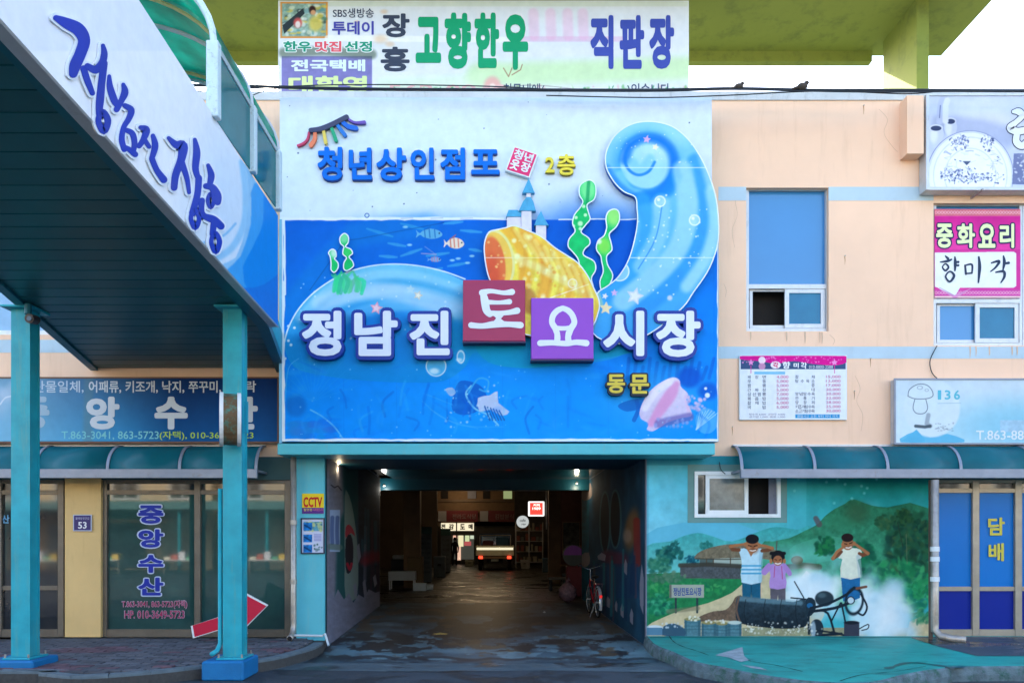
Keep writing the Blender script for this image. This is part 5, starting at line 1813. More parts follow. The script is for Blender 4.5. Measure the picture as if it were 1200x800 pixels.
# ================================================================== awnings
def awning(label, x_end, x_far, ribs, side, m_poly):
    """quarter-round awning from the wall down to a front rail; x in metres along the facade"""
    t = thing('awning', ((x_end + x_far) / 2, 12, 2.6), label, 'awning')
    zt, zr, yr = P(0, 523, 12).z, P(0, 550.5, 11.56).z, 11.54
    arc = [(12 - .01 - (12 - .01 - yr) * math.sin(a), zr + (zt - zr) * math.cos(a)) for a in [i * math.pi / 2 / 10 for i in range(11)]]
    x0, x1 = min(x_end, x_far), max(x_end, x_far)
    xs = sorted([x0] + [r for r in ribs if x0 < r < x1] + [x1])
    for k in range(len(xs) - 1):
        v, f = [], []
        for i, (y, z) in enumerate(arc):
            v += [(xs[k] + .012, y, z), (xs[k + 1] - .012, y, z), (xs[k] + .012, y + .006, z - .008), (xs[k + 1] - .012, y + .006, z - .008)]
            if i:
                a = i * 4 - 4
                f += [(a, a + 1, a + 5, a + 4), (a + 3, a + 2, a + 6, a + 7), (a, a + 4, a + 6, a + 2), (a + 1, a + 3, a + 7, a + 5)]
        mk('panel', v, f, m_poly, t, smooth=True)
    for x in xs:
        v, f = [], []
        for i, (y, z) in enumerate(arc):
            for (dx, dn) in ((-.022, -.005), (-.022, .012), (.022, .012), (.022, -.005)):
                nrm = Vector((0, -(math.sin(i * math.pi / 20)), math.cos(i * math.pi / 20)))
                v.append((x + dx, y + nrm.y * dn, z + nrm.z * dn))
            if i:
                a = i * 4 - 4
                f += [(a + j, a + (j + 1) % 4, a + 4 + (j + 1) % 4, a + 4 + j) for j in range(4)]
        f += [(3, 2, 1, 0), (40, 41, 42, 43)]
        rb = mk('rib', v, f, M_awn, t)
        MB().box(x - .035, x + .035, yr + .03, 11.985, zr - .03, zr + .004).build('arm', M_awn, t)
    MB().bbox(x0 - .03, x1 + .03, yr - .06, yr, P(0, 560, 11.5).z, zr + .01, .006).build('front_rail', M_awn, t)
    MB().box(x0, x1, 11.97, 11.998, zt - .01, zt + .03).build('wall_rail', M_alum, t)
    return t


awning('teal quarter-round awning with four ribs over the mural and the blue doors on the right', 3.62, 8.9, [3.62 + 1.097 * i for i in range(1, 5)], 1, M_poly)
awning('weathered teal quarter-round awning under the seafood shop signboard', -3.68, -10.2, [-4.83 - 1.08 * i for i in range(0, 5)], -1, M_poly)

# ================================================================== lettering on the shop glass
dg = 12.075
MS = ink(30, 50, 165)
MSo = ink(190, 205, 235)
for s_, y0, y1 in (('중', 591, 614), ('앙', 619, 642), ('수', 649, 671.5), ('산', 675.5, 698)):
    text(s_, 161 - .7, y0 - .7, 192.5 + .7, y1 + .7, dg, MSo, sfB, off=.075)
    text(s_, 162, y0 + .7, 191.5, y1 - .7, dg - .003, MS, sfB, off=.045)
MR = ink(165, 45, 95)
for s_, x0, y0, x1, y1 in (('T.863-3041, 863-5723(자택)', 143, 703, 219, 712.5), ('HP. 010-3649-5723', 146, 715, 216, 724)):
    text(s_, x0 - .5, y0 - .5, x1 + .5, y1 + .5, dg, ink(205, 190, 215), sfB, off=.035)
    text(s_, x0, y0, x1, y1, dg - .003, MR, sfB, off=.008)
text('수산', -6, 603, 11, 613, dg - .003, ink(110, 170, 215), sfA, off=.03)
text('담', 1158, 606, 1177.5, 627, 12.07, ink(215, 200, 80), sfC, off=.03)
text('배', 1158.5, 636, 1176.5, 657, 12.07, ink(215, 200, 80), sfC, off=.03)
# printed film with shelves reflected in the door
hp = fbox(86, 107, 603, 621.5, DW - 0.045, 0.02, .004).build('house_number_plate', mat('plate_navy', A(48, 38, 112), rough=.35), label='navy house number plate reading 53 on the ochre column', cat='sign')
text('53', 91.5, 611, 101.5, 619, DW - 0.048, ink(235, 238, 248), hp, off=.02)
text('물레방앗간길', 88.5, 605.5, 104.5, 608.5, DW - 0.048, ink(190, 195, 225), hp)
frame_mb(85.6, 107.4, 602.6, 621.9, DW - 0.048, 0.012, 1).build('plate_border', ink(190, 200, 225), hp)

# ================================================================== things on the cyan pillar
cc_ = fbox(354, 379.5, 578, 601.5, 11.835, 0.012).build('cctv_sign', ink(245, 215, 40), label='yellow sign reading CCTV in red on the cyan pillar', cat='sign')
text('CCTV', 355.5, 582, 377.5, 594, 11.832, ink(205, 35, 40), cc_, off=.04)
fbox(354, 379.5, 594.5, 601.5, 11.832, 0.002).build('purple_strip', ink(95, 50, 140), cc_)
text('촬영중', 356, 595.5, 366, 598.5, 11.829, ink(245, 220, 90), cc_)
text('녹화중입니다', 367, 595.5, 378.5, 598.5, 11.829, ink(235, 130, 150), cc_)
pf = thing('notice_poster', (P(366, 0, 11.84).x, 11.84, P(0, 648, 11.84).z), 'blue pictorial notice in a dark frame below the yellow CCTV sign', 'poster')
frame_mb(352.3, 380.3, 606.5, 648.5, 11.82, 0.03, 1.4).build('frame', mat('dark_frame', A(50, 58, 80)), pf)
c = Cv(353.5, 607.5, 379.5, 647.5, 3.5, (205, 214, 240))
c.rect(356, 611, 378, 622, (90, 150, 170), tex=.4, cell=4)
c.dots(30, 358, 611, 378, 622, .7, 2, (210, 215, 140), .8, 4)
for y in (612, 626, 638):
    c.rect(355.5, y, 366, y + 9, (30, 120, 200), tex=.4, cell=5)
    c.line([(357, y + 3), (364, y + 7)], 2, (20, 60, 110), a=.8)
c.rect(368, 625, 377, 634, (190, 195, 235))
c.dots(20, 368, 636, 378, 646, .5, 1.4, (70, 110, 110), .8, 8)
for k in range(5):
    c.line([(368, 626 + k * 1.7), (376, 626 + k * 1.7)], .5, (110, 110, 170), a=.7)
c.sheet('printed_face', M_print, pf, d=11.835)

# ================================================================== mural on the right wall
mp = thing('wall_mural', (P(924, 0, 11.98).x, 11.99, za), 'painted village mural with three children covering their ears beside a smoking popping machine', 'mural')
c = Cv(757.6, 534, 1090.4, 746.5, 1.7, (70, 180, 205))
t_ = np.clip((np.meshgrid(c.X, c.Y)[0][..., None] - 780) / 230, 0, 1)
v_ = np.clip((np.meshgrid(c.X, c.Y)[1][..., None] - 535) / 110, 0, 1)
c.a[:] = (np.array([85, 195, 222]) * (1 - t_) + np.array([8, 125, 118]) * t_) * (1 - v_) + (np.array([140, 215, 235]) * (1 - t_) + np.array([60, 175, 185]) * t_) * v_
c.noise(.10, 26, 11, sy=1.6)
c.noise(.05, 6, 12)
for i in range(30):
    g = random.Random(i + 500)
    c.line([(g.uniform(758, 1085), g.uniform(540, 600), 1), (g.uniform(758, 1085), g.uniform(540, 600), 3)][:1] * 2, 3, (150, 215, 235), a=.1, soft=6)
c.rect(922, 535, 945, 625, (85, 195, 215), a=.35)
for k in range(0, 9):
    c.rect(764 + k * 5 * 1.0, 540 + (k % 3) * 14, 784 + k * 5, 553 + (k % 3) * 14, (110, 200, 225), a=.15)
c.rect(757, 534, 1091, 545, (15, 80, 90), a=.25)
# far ranges
c.poly([(757, 626), (770, 618), (800, 612), (822, 610), (860, 612), (890, 622), (920, 632), (920, 660), (757, 660)], (95, 185, 215), a=.8)
c.poly([(757, 640), (785, 634), (800, 628), (818, 624), (835, 628), (858, 634), (890, 622), (910, 617), (935, 620), (950, 616), (960, 640), (960, 670), (757, 670)], (60, 165, 165), sm=3, c2=(105, 190, 190), tex=.12)
c.poly([(890, 640), (905, 634), (925, 630), (942, 622), (958, 614), (966, 605), (978, 596), (990, 590), (998, 584.5), (1008, 587), (1022, 592), (1040, 594), (1091, 596), (1091, 700), (890, 700)], (38, 110, 80), sm=2, c2=(70, 165, 130), tex=.22, cell=10)
c.ell(1004, 600, 14, 12, c=(52, 92, 62), a=.7, soft=.6)
c.ell(985, 612, 14, 8, c=(50, 130, 95), a=.6, soft=.6)
c.poly([(925, 643), (950, 632), (975, 628), (1000, 636), (990, 652), (940, 660)], (90, 180, 150), a=.35, sm=3)
c.line([(956, 607, 4), (960, 614, 5)], 4, (95, 80, 85), a=.8, soft=1)
c.ell(930, 650, 60, 12, c=(110, 200, 190), a=.5, soft=.7)


def foliage(cv, x, y, w_, h_, n, cols, sd, r=(1.5, 4)):
    g = random.Random(sd)
    for i in range(n):
        a_, q_ = g.uniform(0, 6.28), g.random() ** .6
        cv.ell(x + w_ * q_ * math.cos(a_), y + h_ * q_ * math.sin(a_), g.uniform(*r), g.uniform(r[0], r[1]) * .7, c=g.choice(cols), a=g.uniform(.4, .85), soft=.5, rot=g.uniform(0, 180))


dk = [(18, 62, 42), (25, 80, 55), (35, 95, 65), (20, 70, 60), (60, 95, 55), (14, 55, 45)]
foliage(c, 1066, 640, 28, 40, 300, dk, 1, (2, 7))
foliage(c, 1058, 606, 10, 10, 60, [(25, 72, 40), (45, 85, 45), (18, 60, 40)], 2)
foliage(c, 1040, 612, 14, 9, 60, [(40, 90, 60), (25, 75, 50), (60, 100, 60)], 3)
foliage(c, 1080, 620, 14, 12, 60, dk, 4)
foliage(c, 1050, 680, 40, 26, 300, [(25, 120, 75), (40, 150, 90), (20, 95, 75), (60, 160, 100), (18, 85, 65)], 5, (2, 6))
foliage(c, 1068, 700, 22, 16, 120, [(25, 140, 95), (20, 110, 90), (70, 175, 110)], 6, (2, 6))
foliage(c, 966, 640, 12, 12, 110, [(15, 95, 60), (30, 125, 70), (20, 80, 60)], 7)
foliage(c, 1012, 655, 14, 18, 120, [(20, 95, 70), (25, 120, 80), (15, 75, 60)], 8, (2, 5))
c.line([(1062, 626), (1063, 660)], 1.2, (110, 120, 90), a=.5)
c.line([(1052, 612), (1058, 640)], 1.2, (40, 50, 40), a=.6)
# left bushes and cottage
foliage(c, 784, 650, 15, 10, 110, [(20, 85, 85), (30, 110, 100), (15, 70, 70), (55, 130, 110)], 9)
foliage(c, 790, 640, 7, 5, 30, [(30, 100, 95), (25, 90, 90)], 10, (1, 3))
foliage(c, 772, 662, 14, 10, 70, [(45, 120, 95), (70, 140, 110), (30, 100, 85)], 11)
foliage(c, 828, 640, 8, 6, 40, [(30, 110, 105), (50, 130, 120)], 12, (1, 3))
foliage(c, 812, 655, 9, 5, 40, [(20, 90, 110), (15, 75, 95)], 13, (1, 3))
c.poly([(757, 672), (860, 668), (900, 662), (960, 660), (960, 746), (757, 746)], (35, 125, 75), tex=.2)
c.rect(820, 652, 872, 664, (165, 180, 170))
c.rect(820, 653, 836, 662, (60, 80, 80), a=.8)
for x in (828, 836, 856):
    c.line([(x, 652), (x, 664)], 1.2, (90, 75, 60))
c.poly([(814, 652), (822, 645), (842, 639), (865, 637), (900, 640), (912, 648), (910, 656), (880, 653), (840, 654), (818, 655)], (122, 112, 92), sm=3, tex=.2, cell=5)
c.line([(816, 654), (850, 655), (880, 654)], 1.4, (60, 58, 50), a=.7, sm=3)
c.poly([(797, 662), (830, 662), (868, 663), (868, 678), (797, 677)], (80, 86, 90), tex=.25, cell=5)
c.line([(797, 662), (830, 661), (868, 663)], 3, (62, 60, 52), a=.9, soft=1)
c.line([(910, 666), (940, 662), (960, 664)], 5, (85, 85, 72), a=.8, soft=1)
c.ell(934, 656, 7, 5, c=(92, 92, 66), a=.9)
c.ell(934, 655, 5, 3, c=(120, 112, 80), a=.8, soft=.5)
c.line([(910.5, 634), (909.5, 646)], 1.4, (95, 85, 80), a=.9)
foliage(c, 780, 676, 24, 6, 80, [(70, 120, 95), (50, 105, 80), (95, 130, 105)], 14)
foliage(c, 800, 690, 50, 8, 160, [(25, 120, 70), (40, 145, 80), (20, 105, 75), (70, 165, 95)], 15, (1.5, 4))
foliage(c, 772, 708, 16, 12, 120, [(20, 115, 80), (40, 150, 105), (18, 90, 75), (70, 175, 130)], 16, (1.5, 4))
c.poly([(757, 734), (775, 724), (800, 714), (830, 706), (858, 694), (870, 684), (884, 680), (896, 664), (905, 668), (912, 690), (930, 690), (945, 668), (955, 690), (952, 746), (757, 746)], (205, 190, 152), sm=2, tex=.08)
c.poly([(870, 735), (1091, 735), (1091, 746), (870, 746)], (150, 150, 120), tex=.15)
c.poly([(1062, 746), (1066, 728), (1078, 722), (1091, 724), (1091, 746)], (202, 188, 150), tex=.1)
foliage(c, 1080, 722, 12, 8, 60, [(50, 140, 100), (35, 110, 80), (90, 160, 110)], 17)
# smoke
for i in range(300):
    g = random.Random(i + 1200)
    if i < 130:
        x, y = g.gauss(950, 16), g.gauss(690, 12)
    else:
        x, y = g.gauss(1028, 20), g.gauss(716, 16)
    if not (922 < x < 1070 and 652 < y < 746):
        continue
    c.ell(x, y, g.uniform(5, 15), g.uniform(4, 12), c=g.choice([(240, 248, 252), (205, 230, 244), (160, 208, 226), (250, 253, 255), (185, 220, 238)]), a=g.uniform(.2, .5), soft=.7, rot=g.uniform(0, 180))
c.ell(1040, 728, 26, 16, c=(222, 238, 248), a=.6, soft=.6)
c.ell(952, 690, 14, 12, c=(235, 244, 250), a=.6, soft=.7)
foliage(c, 1078, 690, 12, 10, 40, [(25, 120, 75), (40, 150, 90)], 55)


def kid(cx, top, s, shirt, trous, hair, skin=(168, 112, 78), bot=702, stripes=None):
    """child with both hands over the ears; s = head half width"""
    hy = top + s * 1.35
    c.poly([(cx - 2.05 * s, hy + 2.0 * s), (cx - 1.2 * s, hy + 1.15 * s), (cx + 1.2 * s, hy + 1.15 * s), (cx + 2.05 * s, hy + 2.0 * s), (cx + 1.6 * s, hy + 4.2 * s), (cx + 1.55 * s, hy + 6.6 * s), (cx - 1.55 * s, hy + 6.6 * s), (cx - 1.6 * s, hy + 4.2 * s)], shirt, sm=2, tex=.06)
    return hy


# boy in striped shirt
def arm(p, wd, col):
    c.line(p, wd, col, sm=3)


SK, SKd = (172, 112, 74), (120, 72, 48)
# legs
c.poly([(869.5, 681), (891.5, 681), (891.5, 702), (881.5, 702), (880.5, 692), (879.5, 702), (870, 702)], (28, 92, 122), tex=.1)
c.line([(880.5, 684), (880.5, 700)], 1, (15, 60, 85), a=.8)
c.poly([(866, 644), (872, 642), (880, 645), (888, 642), (894, 644), (893, 652), (891.5, 662), (892, 682), (869, 682), (869.5, 662), (868, 652)], (190, 222, 236), sm=2, tex=.05)
c.line([(892, 646), (891, 680)], 2.5, (140, 185, 205), a=.6, soft=1)
for y in (662.5, 667, 671.5):
    c.line([(869.5, y), (891.5, y)], 1.7, (60, 160, 205))
c.poly([(876, 644), (880, 652), (885, 644)], SK)
c.line([(856, 640, 4.0), (858.5, 643.5, 4.2), (866, 644, 4)], 4, SKd)
c.line([(856, 640, 3.6), (864, 638.5, 3.2), (873, 637, 2.6)], 3, SK)
c.line([(905, 642, 4.0), (900, 644, 4.2), (893, 645, 4)], 4, SKd)
c.line([(905, 642, 3.6), (897, 639.5, 3.2), (889, 638, 2.6)], 3, SK)
c.ell(881.5, 638, 7.6, 9.5, c=SK)
c.ell(884, 642, 5, 6, c=(140, 86, 58), a=.6, soft=.5)
c.ell(881.5, 631.2, 7.8, 5.6, c=(24, 24, 30))
c.ell(873.5, 637.5, 1.8, 2.6, c=SK)
c.ell(889.5, 638.5, 1.8, 2.6, c=SK)
c.line([(877, 638.6), (880.4, 639.6)], 1.1, (50, 26, 18))
c.line([(883.8, 639.6), (887.2, 638.8)], 1.1, (50, 26, 18))
c.line([(882.2, 639.5), (882.6, 642)], .9, (120, 70, 48))
c.ell(878, 641.6, 1.6, 1.2, c=(200, 136, 98), a=.7, soft=.5)
c.ell(886.4, 641.2, 1.6, 1.2, c=(200, 136, 98), a=.7, soft=.5)
c.line([(879, 644.4), (882, 645.2), (885.6, 644.2)], 1.3, (235, 225, 215))
c.line([(878.7, 643.6), (882, 643.4), (886, 643.4)], .6, (80, 40, 30))
# girl in lilac
c.poly([(902.5, 688), (920.5, 688), (920.5, 706), (912.5, 706), (911.5, 696), (910.5, 706), (903, 706)], (98, 92, 102), tex=.12)
c.poly([(901, 664), (906, 660), (918, 660), (921, 664), (920.5, 674), (921, 688.5), (902, 688.5), (903, 674)], (178, 140, 205), sm=2, tex=.05)
c.line([(903, 664, 4.5), (896, 671, 5), (895, 668, 4.6), (901, 661, 3.6)], 4, (172, 132, 200), sm=2)
c.line([(919.5, 664, 4.5), (925.5, 672, 5), (924, 668, 4.6), (919, 661, 3.6)], 4, (172, 132, 200), sm=2)
c.line([(908, 663), (907, 676)], .8, (190, 60, 110))
c.line([(916, 663), (917, 678)], .8, (190, 60, 110))
c.ell(911.8, 652.5, 8, 8.2, c=(24, 24, 28))
c.ell(911.5, 656.5, 5.4, 6, c=(165, 105, 72))
c.ell(903.5, 657, 1.8, 2.8, c=SK)
c.ell(919.2, 657, 1.8, 2.8, c=SK)
c.line([(904, 648), (919, 648)], 3, (24, 24, 28), soft=.6)
c.line([(908, 655), (910.3, 655.8)], .9, (55, 30, 22))
c.line([(913, 655.8), (915.2, 655)], .9, (55, 30, 22))
c.line([(908.7, 659.6), (911.5, 660.6), (914.6, 659.5)], 1.5, (238, 230, 222))
# boy in white on the right
c.poly([(985.5, 675), (1008, 675), (1008, 700), (998, 704), (988, 704)], (32, 105, 160), tex=.1)
c.poly([(982, 646), (988, 642), (1004, 642), (1010, 646), (1009, 654), (1005, 656), (1008.5, 676), (985, 676), (987, 655), (983, 654)], (226, 230, 212), sm=2, tex=.05)
c.line([(1006, 652), (1008, 674)], 3, (175, 195, 200), a=.6, soft=1)
c.line([(976, 654, 4.2), (982, 650, 4.4), (986, 646, 3.6)], 4, SKd)
c.line([(976, 654, 3.8), (981, 646, 3.2), (988, 641, 2.8)], 3, SK)
c.line([(1017, 648, 4.2), (1011, 650, 4.4), (1007, 648, 3.6)], 4, SKd)
c.line([(1017, 648, 3.8), (1009, 642, 3.2), (1002, 637, 2.8)], 3, SK)
c.ell(993.5, 636, 6.6, 8.2, c=(160, 104, 70))
c.ell(993, 629.6, 7, 5, c=(38, 24, 24))
c.ell(987.5, 638, 1.7, 2.6, c=SK)
c.ell(1001, 636.5, 1.7, 2.6, c=SK)
c.line([(989.6, 636.6), (992.4, 637.2)], 1.1, (55, 30, 22))
c.line([(995.6, 636.4), (998.6, 635.4)], 1.1, (55, 30, 22))
c.line([(991.5, 641.3), (994.5, 641.8), (997.4, 640.4)], 1.4, (238, 230, 222))
# popping machine
c.poly([(818, 728), (820, 722), (835, 716), (850, 714), (858, 706), (862, 699), (870, 698), (874, 715), (864, 727), (845, 726)], (112, 92, 76), sm=3, tex=.25, cell=5)
c.poly([(863, 702), (868, 698.5), (885, 700), (905, 702), (930, 705), (944, 702), (946, 730), (938, 735), (915, 736), (890, 734), (868, 730), (862, 722)], (50, 72, 84), sm=2, c2=(22, 34, 44), tex=.3, cell=6)
c.line([(868, 701), (900, 704), (938, 706)], 2.4, (120, 160, 175), a=.6, soft=1.6)
for x in (874, 897, 916, 934):
    c.line([(x, 702), (x - 2, 716), (x + 1, 732)], 1, (20, 28, 34), a=.6, sm=3)
c.line([(866, 700), (863, 714), (867, 728)], 2.2, (110, 85, 72), sm=4)
c.poly([(944, 702), (952, 700), (956, 706), (955, 716), (946, 722)], (30, 50, 62), sm=2)
c.ell(949, 709, 3.5, 3, c=(30, 100, 150))
dkm = (24, 38, 50)
c.ell(966, 701, 11, 9, c=(40, 56, 66), soft=.1)
c.ell(963, 697, 5, 3, c=(90, 120, 130), a=.6, soft=.6)
for pts, wd in (([(931, 681), (942, 700)], 1.4), ([(927, 700), (944, 701.5)], 1.6), ([(950, 712), (970, 707), (992, 696), (1001, 688)], 3), ([(950, 716), (978, 712), (1000, 704)], 3.4), ([(948, 742), (948, 718), (956, 715), (970, 718), (978, 742)], 2.6),
                ([(974, 728), (985, 706)], 1.8), ([(986, 706), (991, 730)], 2), ([(975, 740), (990, 744)], 2.4), ([(1004, 738), (1017, 731), (1017, 736), (1010, 738)], 1.2), ([(958, 744), (986, 742)], 3)):
    c.line(pts, wd, dkm, sm=3)
c.ell(1001, 704, 10, 15, c=dkm, ring=3, rot=8)
c.ell(997, 703, 4.2, c=(195, 215, 225))
c.ell(997, 703, 4.2, c=dkm, ring=1.2)
c.line([(1009, 696), (1016, 710), (1012, 720), (1006, 718)], 2.2, dkm, sm=4)
c.line([(1004, 689), (1015, 687)], 3, (120, 80, 62))
c.ell(957, 736, 8, 11, c=(34, 50, 62))
c.ell(953, 737, 3, 10, c=(170, 195, 210), a=.8, soft=.3)
c.line([(957, 738), (985, 742)], 2, dkm)
c.rect(989, 729, 1007, 745, (58, 62, 78))
c.ell(998, 729, 9, 2.2, c=(28, 34, 44))
# tins and popcorn
for (x0, x1, y) in ((802, 821, 725), (822, 839, 729), (839, 853, 730), (853, 869, 729)):
    c.rect(x0, y, x1, 745, (82, 128, 142), tex=.15, cell=4)
    c.rect(x0, y, x0 + 3, 745, (50, 90, 105), a=.6)
    c.rect(x1 - 3, y, x1, 745, (45, 85, 100), a=.6)
    for k in range(3):
        c.line([(x0, y + 4 + k * 4), (x1, y + 4 + k * 4)], .8, (50, 90, 105), a=.7)
    c.ell((x0 + x1) / 2, y, (x1 - x0) / 2, 2.2, c=(190, 205, 200) if x0 > 850 else (150, 140, 90))
c.dots(12, 804, 722, 820, 727, .8, 1.6, (235, 238, 225), .9, 3)
c.dots(10, 826, 726, 850, 730, .8, 1.6, (235, 238, 235), .9, 4)
c.poly([(775, 744), (778, 733), (790, 730), (802, 736), (802, 745)], (55, 90, 112), sm=2)
c.ell(767, 735, 10, 3, c=(205, 220, 230))
c.rect(758, 735, 776, 744, (85, 130, 160))
c.dots(10, 776, 729, 800, 735, .7, 1.6, (205, 220, 230), .8, 5)
c.dots(60, 874, 728, 952, 742, .5, 1.5, (232, 236, 228), .85, 6)
c.dots(30, 895, 736, 965, 744, .5, 1.2, (210, 214, 200), .8, 7)
# sign painted in the meadow
for x in (792, 817):
    c.line([(x, 700), (x, 717)], 2.4, (45, 62, 68))
c.line([(783, 716), (818, 712)], 3, (120, 118, 92), a=.6, soft=1)
c.rect(784.5, 684.5, 825, 700, (165, 172, 160))
c.rect(784.5, 684.5, 787, 700, (110, 108, 100))
c.rect(757, 534, 760, 746, (60, 120, 140), a=.3)
for i in range(18):
    g = random.Random(i + 33)
    c.line([(g.uniform(925, 1085), g.uniform(540, 590), 1.2)] * 2, 1.2, (120, 210, 215), a=.6, soft=1)
msk = ~((np.meshgrid(c.X, c.Y)[0] > 806) & (np.meshgrid(c.X, c.Y)[0] < 922) & (np.meshgrid(c.X, c.Y)[1] > 544) & (np.meshgrid(c.X, c.Y)[1] < 612))
zb = P(0, 746.5, DW).z
c.sheet('painted_face', M_printm, mp, d=DW - 0.006, mask=msk)
text('정남진토요시장', 789, 688, 822, 697.5, DW - 0.01, ink(30, 70, 150), mp, off=.02)

# ================================================================== footbridge on the left
fb = thing('footbridge', (-4.6, 8, 0), 'teal steel covered footbridge on two posts with a panelled soffit and a green vaulted roof', 'footbridge')
XF = -2.88


def soff_z(y):
    return 4.34 + (12 - y) * 0.066


def left_x(y):
    return -6.4 + (12 - y) * 0.205


def right_x(y):
    return -3.14 - max(0, y - 9.9) * .17


y = 3.3
M_groove = mat('soffit_groove', (0.004, 0.02, 0.025), rough=.6)
while y < 11.9:
    y2 = min(y + 0.232, 11.95)
    z = soff_z(y)
    za_, zb_ = soff_z(y), soff_z(y2)
    pts = [(left_x(y) + .12, y, za_), (right_x(y), y, za_), (right_x(y2), y2, zb_), (left_x(y2) + .12, y2, zb_)]
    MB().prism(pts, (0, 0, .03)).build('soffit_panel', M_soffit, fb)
    MB().prism([(left_x(y2) + .12, y2, zb_ + .012), (right_x(y2), y2, zb_ + .012), (right_x(y2), y2 + .02, zb_ + .012), (left_x(y2) + .12, y2 + .02, zb_ + .012)], (0, 0, .03)).build('panel_joint', M_groove, fb)
    y += 0.25
MB().prism([(left_x(3.3), 3.3, soff_z(3.3) + .05), (-3.0, 3.3, soff_z(3.3) + .05), (-3.0, 9.93, soff_z(9.93) + .05), (-3.36, 12.0, soff_z(12) + .05), (left_x(12), 12.0, soff_z(12) + .05)], (0, 0, .35)).build('deck', M_teal, fb)
M_td = mat('deep_teal_steel', A(20, 105, 125), rough=.45, var=.12, dirt=.3, dirtcol=A(60, 120, 120))
MB().prism([(-3.14, 3.3, soff_z(3.3) - .06), (-3.0, 3.3, soff_z(3.3) - .06), (-3.0, 9.93, soff_z(9.93) - .06), (-3.36, 11.98, soff_z(12) - .06), (-3.5, 11.98, soff_z(12) - .06), (-3.14, 9.9, soff_z(9.9) - .06)], (0, 0, .105)).build('edge_beam', M_td, fb)
MB().prism([(left_x(3.3), 3.3, soff_z(3.3) - .03), (left_x(3.3) + .115, 3.3, soff_z(3.3) - .03), (left_x(12) + .115, 11.98, soff_z(12) - .03), (left_x(12), 11.98, soff_z(12) - .03)], (0, 0, .075)).build('edge_beam', M_td, fb)
# cross plates between soffit and fascia
for y in (4.6, 5.6, 6.6, 7.7, 8.8):
    MB().box(-2.998, -2.90, y, y + .03, soff_z(y) - .04, soff_z(y) + .10).build('bracket', M_td, fb)


def post(cx, cy, ztop):
    """H-section post with plates and a concrete block under it"""
    m = MB()
    m.box(cx - .115, cx + .115, cy - .1, cy - .085, .26, ztop)
    m.box(cx - .115, cx + .115, cy + .085, cy + .1, .26, ztop)
    m.box(cx - .01, cx + .01, cy - .085, cy + .085, .26, ztop)
    m.box(cx + .08, cx + .10, cy - .085, cy + .085, .26, ztop)
    for zz_ in (1.2, 2.4, 3.5):
        m.box(cx - .105, cx - .012, cy - .084, cy + .084, zz_, zz_ + .012)
    p = m.build('post', M_teal, fb)
    MB().bbox(cx - .19, cx + .19, cy - .2, cy + .2, ztop, ztop + .03).build('cap_plate', M_teal, p)
    MB().bbox(cx - .17, cx + .17, cy - .19, cy + .19, .235, .258).build('base_plate', M_teal, p)
    for sx in (-1, 1):
        for sy in (-1, 1):
            MB().cyl((cx + sx * .14, cy + sy * .17, .25), (cx + sx * .14, cy + sy * .17, .3), .013, 6).build('bolt', M_steel, p)
    return p


pr = post(-3.26, 9.42, soff_z(9.42) - .034)
pl = post(-5.83, 9.42, soff_z(9.42) - .034)
for cx, w_, h0, h1, y0_ in ((-3.30, .25, 0.0, .234, 9.12), (-5.87, .3, .12, .234, 9.15)):
    MB().bbox(cx - w_ - .01, cx + w_ - .01, y0_, 9.7, h0, h1, .02).build('footing', M_bluec, fb)
# drain pipe along the near right post
MB().tube([(-3.42, 9.36, 2.3), (-3.42, 9.36, .42), (-3.43, 9.28, .34), (-3.46, 9.18, .31)], .028, 10).build('drain_pipe', M_teal, fb, smooth=True)
# vaulted roof with ribs, side glazing
XV0, XV1 = -6.1, XF
xc, rad = (XV0 + XV1) / 2, (XV1 - XV0) / 2
ze = 6.66


def vault(yv, da=0, dr=0):
    return [Vector((xc + (rad + dr) * math.cos(a), yv, ze + (rad + dr) * .62 * math.sin(a))) for a in [math.pi * i / 24 for i in range(25)]]


for ya, yb in ((7.72, 8.85), (8.85, 9.9)):
    a, b = vault(ya + .01), vault(yb - .01)
    a2, b2 = vault(ya + .01, dr=.01), vault(yb - .01, dr=.01)
    v = a + b + a2 + b2
    f = [(i, i + 1, 26 + i, 25 + i) for i in range(24)] + [(51 + i, 50 + i, 75 + i, 76 + i) for i in range(24)]
    mk('roof_sheet', v, f, M_polyg, fb, smooth=True)
M_wst = mat('white_painted_steel', A(205, 225, 235), rough=.5, var=.1, dirt=.7, dirtcol=A(110, 110, 110), dscale=(8, 8, 8), dthr=.56)
for yv in (7.7, 8.85, 9.9):
    MB().tube(vault(yv), .035, 6).build('roof_rib', M_wst if yv < 8 else M_alum, fb)
MB().tube([(XF, 7.7, ze), (XF, 9.9, ze)], .035, 6).build('eave_rail', M_wst, fb)
MB().tube([(XV0, 7.7, ze), (XV0, 9.9, ze)], .035, 6).build('eave_rail', M_wst, fb)
zf0 = 5.90
for xs_ in (XF, XV0):
    for k, yv in enumerate((7.7, 8.85, 9.86)):
        MB().bbox(xs_ - .06, xs_ + .06, yv - .05, yv + .05, zf0, ze, .008).build('side_post', M_wst, fb)
        if k < 2:
            MB().box(xs_ - .006, xs_ + .006, yv + .052, (8.85, 9.86)[k] - .052, zf0 + .02, ze - .04).build('side_glass', M_glasst, fb)
    MB().box(xs_ - .03 - .05, xs_ + .03 - .05, 3.3, 7.64, 5.6, 5.65).build('handrail', M_wst, fb)
# inner roof beams
for yv in (8.3, 9.7):
    MB().tube(vault(yv, dr=-.05), .02, 5).build('inner_rib', mat('inner_rib_paint', A(190, 180, 130)), fb)

